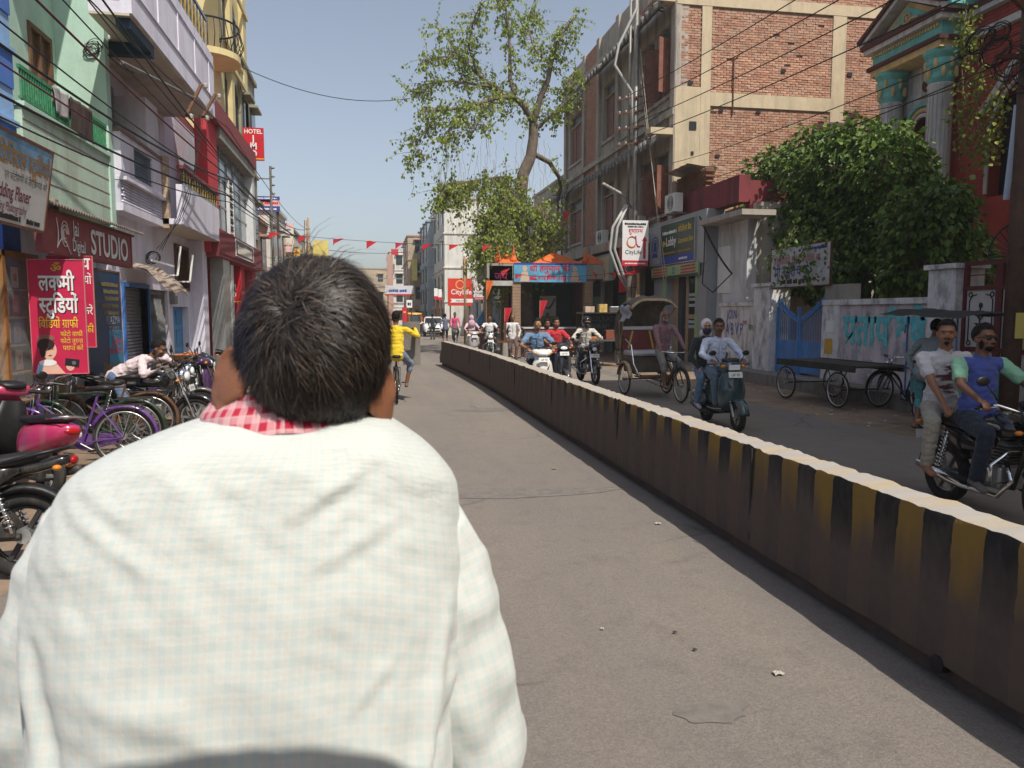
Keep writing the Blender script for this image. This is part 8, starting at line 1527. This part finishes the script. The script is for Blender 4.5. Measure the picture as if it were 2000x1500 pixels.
# ---- shirt
def check_mat(name, base, band, line, p, red=False):
    m = bpy.data.materials.new(name); m.use_nodes = True; N = m.node_tree.nodes; L = m.node_tree.links; bs = N['Principled BSDF']; bs.inputs['Roughness'].default_value = .9; bs.inputs['Sheen Weight'].default_value = .2; bs.inputs['Specular IOR Level'].default_value = .15
    uv = N.new('ShaderNodeUVMap'); uv.uv_map = 'cloth'; sp = N.new('ShaderNodeSeparateXYZ'); L.new(uv.outputs[0], sp.inputs[0])
    wn = N.new('ShaderNodeTexNoise'); wn.inputs['Scale'].default_value = 9; L.new(uv.outputs[0], wn.inputs['Vector'])
    def mth(op, a, c=None):
        n = N.new('ShaderNodeMath'); n.operation = op
        for i, q in enumerate((a, c)):
            if q is None: continue
            if isinstance(q, (int, float)): n.inputs[i].default_value = q
            else: L.new(q, n.inputs[i])
        return n.outputs[0]
    def rng(v, a, z, lo, hi):
        r = N.new('ShaderNodeMapRange'); r.interpolation_type = 'SMOOTHSTEP'; r.inputs[1].default_value = a; r.inputs[2].default_value = z; r.inputs[3].default_value = lo; r.inputs[4].default_value = hi; L.new(v, r.inputs[0]); return r.outputs[0]
    def mix(f, a, c):
        x = N.new('ShaderNodeMix'); x.data_type = 'RGBA'
        if isinstance(f, float): x.inputs[0].default_value = f
        else: L.new(f, x.inputs[0])
        for s, q in ((6, a), (7, c)):
            if isinstance(q, tuple): x.inputs[s].default_value = (*q, 1)
            else: L.new(q, x.inputs[s])
        return x.outputs[2]
    def tri(v, ph): return mth('ABSOLUTE', mth('SUBTRACT', mth('FRACT', mth('ADD', mth('DIVIDE', v, p), ph)), .5))   # 0 at the line, .5 between
    u, v = sp.outputs[0], sp.outputs[1]
    bu = rng(tri(u, .0), .2, .27, 1, 0); bv = rng(tri(v, .0), .2, .27, 1, 0)
    c = mix(mth('MULTIPLY', mth('ADD', bu, bv), .5), base, band)
    if red:
        c = mix(mth('MULTIPLY', bu, bv), c, (.44, .022, .05)); lw = rng(tri(u, .31), .0, .05, 1, 0); c = mix(mth('MULTIPLY', lw, .8), c, (.62, .42, .42)); lv = rng(tri(v, .31), .0, .05, 1, 0); c = mix(mth('MULTIPLY', lv, .8), c, (.62, .42, .42)); c = mix(rng(tri(u, .22), 0, .03, .6, 0), c, (.1, .02, .04))
    else:
        for ph in (.38, .5, .62): c = mix(rng(tri(u, ph), .015, .045, .55, 0), c, line)
        for ph in (.46, .56): c = mix(rng(tri(v, ph), .015, .045, .35, 0), c, line)
        c = mix(rng(tri(v, .26), .01, .04, .35, 0), c, (.5, .62, .58))
        st = N.new('ShaderNodeTexNoise'); st.inputs['Scale'].default_value = 11; st.inputs['Detail'].default_value = 6; L.new(uv.outputs[0], st.inputs['Vector']); c = mix(rng(st.outputs[0], .6, .78, 0, .35), c, (.55, .5, .38))
    L.new(c, bs.inputs['Base Color'])
    ws = N.new('ShaderNodeTexNoise'); ws.inputs['Scale'].default_value = 700; L.new(uv.outputs[0], ws.inputs['Vector']); w2 = N.new('ShaderNodeTexNoise'); w2.inputs['Scale'].default_value = 26; w2.inputs['Detail'].default_value = 5; L.new(uv.outputs[0], w2.inputs['Vector'])
    b1 = N.new('ShaderNodeBump'); b1.inputs['Strength'].default_value = .35; b1.inputs['Distance'].default_value = .008; L.new(w2.outputs[0], b1.inputs['Height']); b2 = N.new('ShaderNodeBump'); b2.inputs['Strength'].default_value = .3; b2.inputs['Distance'].default_value = .0006; L.new(ws.outputs[0], b2.inputs['Height']); L.new(b1.outputs[0], b2.inputs['Normal']); L.new(b2.outputs[0], bs.inputs['Normal']); return m
m_check = check_mat('pale_green_check', (.58, .595, .58), (.495, .55, .535), (.545, .52, .45), .0138)
def uvgrid(name, m, par, fn, nu, nv, uvf, closed=True):
    n = nu if closed else nu+1; vs = [fn(i/nu, j/nv) for j in range(nv+1) for i in range(n)]; fs = [(j*n+i, j*n+(i+1) % n, (j+1)*n+(i+1) % n, (j+1)*n+i) for j in range(nv) for i in range(nu)]
    me = bpy.data.meshes.new(name); me.from_pydata(vs, [], fs); me.materials.append(m); ul = me.uv_layers.new(name='cloth'); k = 0; dat = []
    for j in range(nv):
        for i in range(nu):
            for (a, c) in ((i, j), (i+1, j), (i+1, j+1), (i, j+1)): dat += uvf(a/nu, c/nv)
    ul.data.foreach_set('uv', dat); me.polygons.foreach_set('use_smooth', [True]*len(fs)); o = bpy.data.objects.new(name, me); COL.objects.link(o); o.parent = par; return o
#        z     a(half width)  d(half depth)  cx     cy     shoulder droop
TR = [(1.693, 0.074, 0.066, -0.086, 0.875), (1.688, 0.088, 0.074, -0.087, 0.874), (1.676, 0.132, 0.088, -0.092, 0.872), (1.664, 0.172, 0.1, -0.1, 0.87), (1.648, 0.2, 0.108, -0.108, 0.867), (1.622, 0.21, 0.115, -0.115, 0.862), (1.58, 0.218, 0.121, -0.12, 0.853), (1.52, 0.222, 0.128, -0.124, 0.84), (1.44, 0.213, 0.131, -0.127, 0.823), (1.34, 0.207, 0.131, -0.13, 0.802), (1.22, 0.203, 0.132, -0.13, 0.778), (1.1, 0.203, 0.137, -0.13, 0.76), (0.98, 0.208, 0.145, -0.13, 0.75), (0.92, 0.214, 0.15, -0.13, 0.745)]
def trow(v):
    k = v*(len(TR)-1); i = min(int(k), len(TR)-2); f = k-i; P0 = TR[max(i-1, 0)]; P1 = TR[i]; P2 = TR[i+1]; P3 = TR[min(i+2, len(TR)-1)]
    return [.5*((2*b_)+(-a+c)*f+(2*a-5*b_+4*c-d)*f*f+(-a+3*b_-3*c+d)*f**3) for a, b_, c, d in zip(P0, P1, P2, P3)]
def crease(x, z, x0, z0, x1, z1, w, amp):
    d = V((x1-x0, z1-z0)); L_ = d.length; d /= L_; w *= .72; q = V((x-x0, z-z0)); s = q.dot(d); n = q.x*-d.y+q.y*d.x
    if s < -w*2 or s > L_+w*2: return 0
    e = 1 if 0 < s < L_ else math.exp(-(min(abs(s), abs(s-L_))/w)**2); tp = sin(pi*min(max(s/L_, .04), .96))**.6
    return amp*e*tp*(math.exp(-(n/w)**2)-.75*math.exp(-((n-w*1.5)/w)**2))
CR = [(.0, 1.655, -.085, 1.60, .012, .0045), (.03, 1.60, -.06, 1.56, .012, .003), (-.02, 1.63, -.05, 1.57, .007, .003), (.02, 1.47, -.03, 1.42, .008, .003), (-.22, 1.5, -.27, 1.4, .008, .003), (-.3, 1.36, -.24, 1.33, .007, .003), (.0, 1.3, .05, 1.34, .007, .0035), (-.15, 1.27, -.08, 1.24, .008, .003), (.075, 1.5, .03, 1.32, .013, .011), (.085, 1.44, .0, 1.28, .014, .008), (.06, 1.36, -.05, 1.2, .016, .007), (-.33, 1.5, -.29, 1.34, .013, .010), (-.33, 1.42, -.25, 1.26, .014, .007), (-.28, 1.61, -.2, 1.56, .012, .003), (-.2, 1.66, -.12, 1.56, .02, .004), (.06, 1.27, -.12, 1.17, .016, .006), (-.3, 1.28, -.18, 1.16, .016, .006), (-.1, 1.5, -.13, 1.3, .03, .004), (-.2, 1.45, -.17, 1.2, .03, -.004), (-.03, 1.45, -.05, 1.2, .03, -.004)]
def torso(u, v):
    z, a, d, cx, cy = trow(v); an = 2*pi*u-pi/2; c, s = cos(an), sin(an); pw = 2.35
    x = cx+a*math.copysign(abs(c)**(2/pw), c); y = cy+d*math.copysign(abs(s)**(2/pw), s); zz = z-(.022 if x < cx else .046)*max(0, (abs(x-cx)-.09)/.13)**1.4*(1 if v < .55 else max(0, 1-(v-.55)*4))
    n = V((c/a, s/d, 0)).normalized(); dd = .0045*mnoise.noise(V((x*9, zz*5, 1)))+.003*mnoise.noise(V((x*18+zz*9, zz*14, 4)))+.0016*mnoise.noise(V((x*50+zz*30, zz*38, 9)))+.0035*max(0, mnoise.noise(V((x*7+zz*11, zz*7-x*5, 21))))**2*4
    if s < .3: dd += sum(crease(x, zz, *q) for q in CR)*.8
    if s < 0: dd -= .006*math.exp(-((x-cx)/.035)**2)*min(1, max(0, (v-.3)*4))
    return V((x, y, zz))+n*dd
_ar = [0.]
for q in range(400):
    f_ = [(.21*math.copysign(abs(cos(a))**.85, cos(a)), .13*math.copysign(abs(sin(a))**.85, sin(a))) for a in (2*pi*q/400-pi/2, 2*pi*(q+1)/400-pi/2)]; _ar.append(_ar[-1]+hypot(f_[1][0]-f_[0][0], f_[1][1]-f_[0][1]))
def tuv(u, v):
    w = (u if u <= .5 else u-1); k = abs(w)*400; i = min(int(k), 398); L_ = _ar[i]+(_ar[i+1]-_ar[i])*(k-i); return [math.copysign(L_, w), -(v*13)*.062*1.02+.02*w*w]
sh = uvgrid('shirt', m_check, t, torso, 190, 220, tuv)
def sleeve(i):
    s = -1 if i == 0 else 1; S0 = SHO[i]+V((-s*.05, 0, .012)); E = ELB[i]; W = WR[i]
    pts = [S0+V((-s*.03, 0, .012)), S0+V((s*.02, 0, .0)), SHO[i]+V((s*.012, .0, -.04)), SHO[i].lerp(E, .5)+V((s*.012, -.012, 0)), E+V((s*.004, -.008, 0)), E.lerp(W, .35), E.lerp(W, .85)]; rr = [.036, .056, .065, .064, .06, .055, .042]
    def fn(u, v):
        k = v*(len(pts)-1); j = min(int(k), len(pts)-2); f = k-j; g = f*f*(3-2*f) if False else f; P0 = pts[max(j-1, 0)]; P1 = pts[j]; P2 = pts[j+1]; P3 = pts[min(j+2, len(pts)-1)]
        p = .5*((2*P1)+(-P0+P2)*f+(2*P0-5*P1+4*P2-P3)*f*f+(-P0+3*P1-3*P2+P3)*f**3); dr = (P2-P1).normalized(); r = rr[j]+(rr[j+1]-rr[j])*f; sx = dr.cross(V((0, 1, 0))).normalized(); sy = sx.cross(dr)
        a = 2*pi*u; n = sx*cos(a)+sy*sin(a); q = p+n*r; w = .006*mnoise.noise(V((v*11, cos(a)*1.3+i*7, sin(a)*1.3)))+.004*mnoise.noise(V((v*26, cos(a)*2.2, sin(a)*2.2+i*5)))+.007*max(0, 1-abs(k-4)*.7)*sin(v*60+cos(a)*2)*.6; return q+n*w
    return fn
for i in range(2): uvgrid('sleeve', m_check, sh, sleeve(i), 84, 110, (lambda u, v: [u*2*pi*.066+.3, v*.62]))
for i in range(2): part('armhole_seam', mat('seam_thread', (.46, .5, .47), .9), sh, lambda b: b.tube([sleeve(i)(q/48, .215)*1.0 for q in range(48)], .0016, 5, closed=True), smooth=True)
# ---- red gingham collar cloth round the neck
m_ging = check_mat('red_gingham', (.62, .36, .38), (.52, .12, .16), (.6, .5, .5), .0155, True)
def collar(u, v):
    a = 2*pi*u-pi/2; c, s = cos(a), sin(a); prof = [(0.010, 1.668), (.0, 1.682), (-.004, 1.695), (-.008, 1.706), (-.014, 1.711), (-.02, 1.705), (-.02, 1.68)]; k = v*(len(prof)-1); j = min(int(k), len(prof)-2); f = k-j; dr = prof[j][0]+(prof[j+1][0]-prof[j][0])*f; z = prof[j][1]+(prof[j+1][1]-prof[j][1])*f
    w = .0022*mnoise.noise(V((c*3, s*3, v*3)))+.0018*sin(v*15+c*3); r = .082+dr+w
    return V((-.091+r*c*1.16, .88+r*s*1.0, z+.008-.004*max(0, c)-.012*max(0, -c)+.004*s*-1+.0035*mnoise.noise(V((c*2, s*2, 3)))))
uvgrid('collar', m_ging, t, collar, 120, 26, lambda u, v: [u*2*pi*.09, v*.075])
# ---- hair
rs = np.random.default_rng(21); RAD = np.array([.0725, .0955, .0835]); RLO = np.array([.0725, .0955, .103]); HRn = np.array(HR); wl = HRn.T @ np.array([-.027, -.082, .036]); wl /= np.linalg.norm(wl); grav = HRn.T @ np.array([0, 0, -1.])
def hair(n, seed, lmul=1., lift=1., sel=None):
    r = np.random.default_rng(seed); d = r.normal(size=(n*2, 3)); d /= np.linalg.norm(d, axis=1)[:, None]
    x, y, z = d.T; low = -.93+.16*np.abs(x)+.05*np.sin(x*9); ok = np.where(y < -.15, z > low+r.normal(size=len(x))*.05, np.where(y < .35, z > -.28+.9*np.maximum(y+.15, 0)+r.normal(size=len(x))*.04, z > .38)); ear = (np.abs(x) > .74) & (z < -.34) & (y > -.45); ok &= ~ear
    wd = np.linalg.norm(d-wl, axis=1); ok &= (wd > .16*r.random(len(x))**2)
    if sel is not None: ok &= sel(d)
    d = d[ok][:n]; n = len(d); wd = np.linalg.norm(d-wl, axis=1); nrm = d/RAD; nrm /= np.linalg.norm(nrm, axis=1)[:, None]
    fl = d-wl*np.sum(d*wl, axis=1)[:, None]; fl /= np.maximum(np.linalg.norm(fl, axis=1), 1e-3)[:, None]; fl = fl+np.cross(nrm, fl)*(.5*np.exp(-wd/.5))[:, None]+grav*np.clip(wd-.02, 0, 1)[:, None]*1.25+r.normal(size=(n, 3))*(.2+.35*np.exp(-wd/.3))[:, None]+np.array([tuple(mnoise.noise_vector(V(q*6))) for q in d])*.75; fl -= nrm*np.sum(fl*nrm, axis=1)[:, None]; fl /= np.linalg.norm(fl, axis=1)[:, None]
    L_ = (.016+.02*np.clip(wd/.7, 0, 1))*lmul*r.uniform(.7, 1.25, n); nape = np.clip((d[:, 2]+.35)/-.5, 0, 1)*(d[:, 1] < 0); L_ *= 1-.62*nape; K = 5; P = d*np.where(d[:, 2:3] < 0, RLO, RAD); out = np.empty((n, K, 2, 3)); wdt = r.uniform(.00038, .00066, n); lf = lift*r.uniform(.35, 1.25, n)*(1-.6*nape)
    base = .0015+.006*r.random(n)*(1-.75*nape); cl = np.array([mnoise.noise(V(q*7)) for q in d])
    ld = d[r.integers(0, n, max(8, n//34))]; nr = np.concatenate([np.argmax(d[i:i+2000] @ ld.T, axis=1) for i in range(0, n, 2000)]); cv = (ld[nr]-d)*RAD*(.35+.5*r.random(n))[:, None]*(1-.5*nape)[:, None]; up = r.normal(size=len(ld))[nr]*.0022
    for k in range(K):
        s = k/(K-1); q = P+fl*(L_*s)[:, None]+cv*s**1.3; RR = np.where(q[:, 2:3] < 0, RLO, RAD); q2 = q/RR; q2 /= np.linalg.norm(q2, axis=1)[:, None]; nn = q2/RR; nn /= np.linalg.norm(nn, axis=1)[:, None]
        h = base*min(1, s*2.5)+lf*.0095*s*(1.25-.5*s)+(.0055*cl+up*lift)*s; c = q2*RR+nn*h[:, None]; side = np.cross(fl, nn); side /= np.linalg.norm(side, axis=1)[:, None]; ww = (wdt*(1-.82*s**2))[:, None]; out[:, k, 0] = c-side*ww; out[:, k, 1] = c+side*ww
    return out
cols = [hair(28000, 1, 1.25, .7), hair(6000, 2, 1.45, 1.05), hair(420, 3, 1.5, 3.6, lambda d: (d[:, 2] > .45)), hair(160, 5, 1.7, 5.2, lambda d: (d[:, 2] > .55) & (d[:, 0] < .05))]
H_ = np.concatenate(cols); n = len(H_); W_ = (H_.reshape(-1, 3) @ HRn.T)+np.array(Cc); idx = np.arange(n)[:, None]*10+np.arange(4)[None, :]*2; Q = np.stack([idx, idx+1, idx+3, idx+2], -1).reshape(-1, 4)
me = bpy.data.meshes.new('hair'); me.from_pydata(W_.tolist(), [], Q.tolist()); me.polygons.foreach_set('use_smooth', [True]*len(Q)); tn = me.attributes.new('tint', 'FLOAT', 'POINT'); tn.data.foreach_set('value', np.repeat(rs.random(n), 10).astype(np.float32))
mh = bpy.data.materials.new('hair_strand'); mh.use_nodes = True; N = mh.node_tree.nodes; L = mh.node_tree.links; bs = N['Principled BSDF']; bs.inputs['Roughness'].default_value = .5; bs.inputs['Specular IOR Level'].default_value = .5; aa = N.new('ShaderNodeAttribute'); aa.attribute_name = 'tint'; rp = N.new('ShaderNodeValToRGB'); rp.color_ramp.elements[0].color = (.006, .005, .0045, 1); rp.color_ramp.elements[1].color = (.14, .1, .075, 1); e_ = rp.color_ramp.elements.new(.8); e_.color = (.036, .026, .02, 1); L.new(aa.outputs['Fac'], rp.inputs[0]); L.new(rp.outputs[0], bs.inputs['Base Color']); me.materials.append(mh)
o = bpy.data.objects.new('hair', me); COL.objects.link(o); o.parent = t
# dark roots close to the scalp, open at the whorl
def under(b):
    n, m = 150, 110; vs = []; ok = []
    for i in range(m+1):
        for j in range(n):
            ph = pi*i/m; a = 2*pi*j/n; d = V((sin(ph)*cos(a), sin(ph)*sin(a), cos(ph))); nz = mnoise.noise(d*14)*.03
            lim = (-.84+.16*abs(d.x)) if d.y < -.15 else (-.2+.9*max(0, d.y+.15) if d.y < .35 else .4); ear = abs(d.x) > .76 and d.z < -.36 and d.y > -.43
            vs.append(Cc+HR @ V((d.x*RAD[0]*1.012, d.y*RAD[1]*1.012, d.z*(RLO if d.z < 0 else RAD)[2]*1.012))); ok.append(d.z > lim+nz and not ear)
    b.add(vs, [f for f in ((i*n+j, i*n+(j+1) % n, (i+1)*n+(j+1) % n, (i+1)*n+j) for i in range(m) for j in range(n)) if all(ok[q] for q in f)])
part('hair_roots', mat('hair_roots', (.012, .009, .008), .7, var=.3, scale=60), o, under, smooth=True)
finish_people()

# ============================================================ dusty air
hz = part('haze', None, None, lambda b: b.box(-40, 45, -14, 170, -1, 24)); hz.data.materials.clear()
mz = bpy.data.materials.new('dusty_air'); mz.use_nodes = True; N = mz.node_tree.nodes; N.remove(N['Principled BSDF']); pv = N.new('ShaderNodeVolumePrincipled'); pv.inputs['Color'].default_value = (.86, .88, .92, 1); pv.inputs['Density'].default_value = .0010; pv.inputs['Anisotropy'].default_value = .2
mz.node_tree.links.new(pv.outputs[0], N['Material Output'].inputs['Volume']); hz.data.materials.append(mz); tag(hz, 'thin dusty haze hanging over the street', kind='stuff')
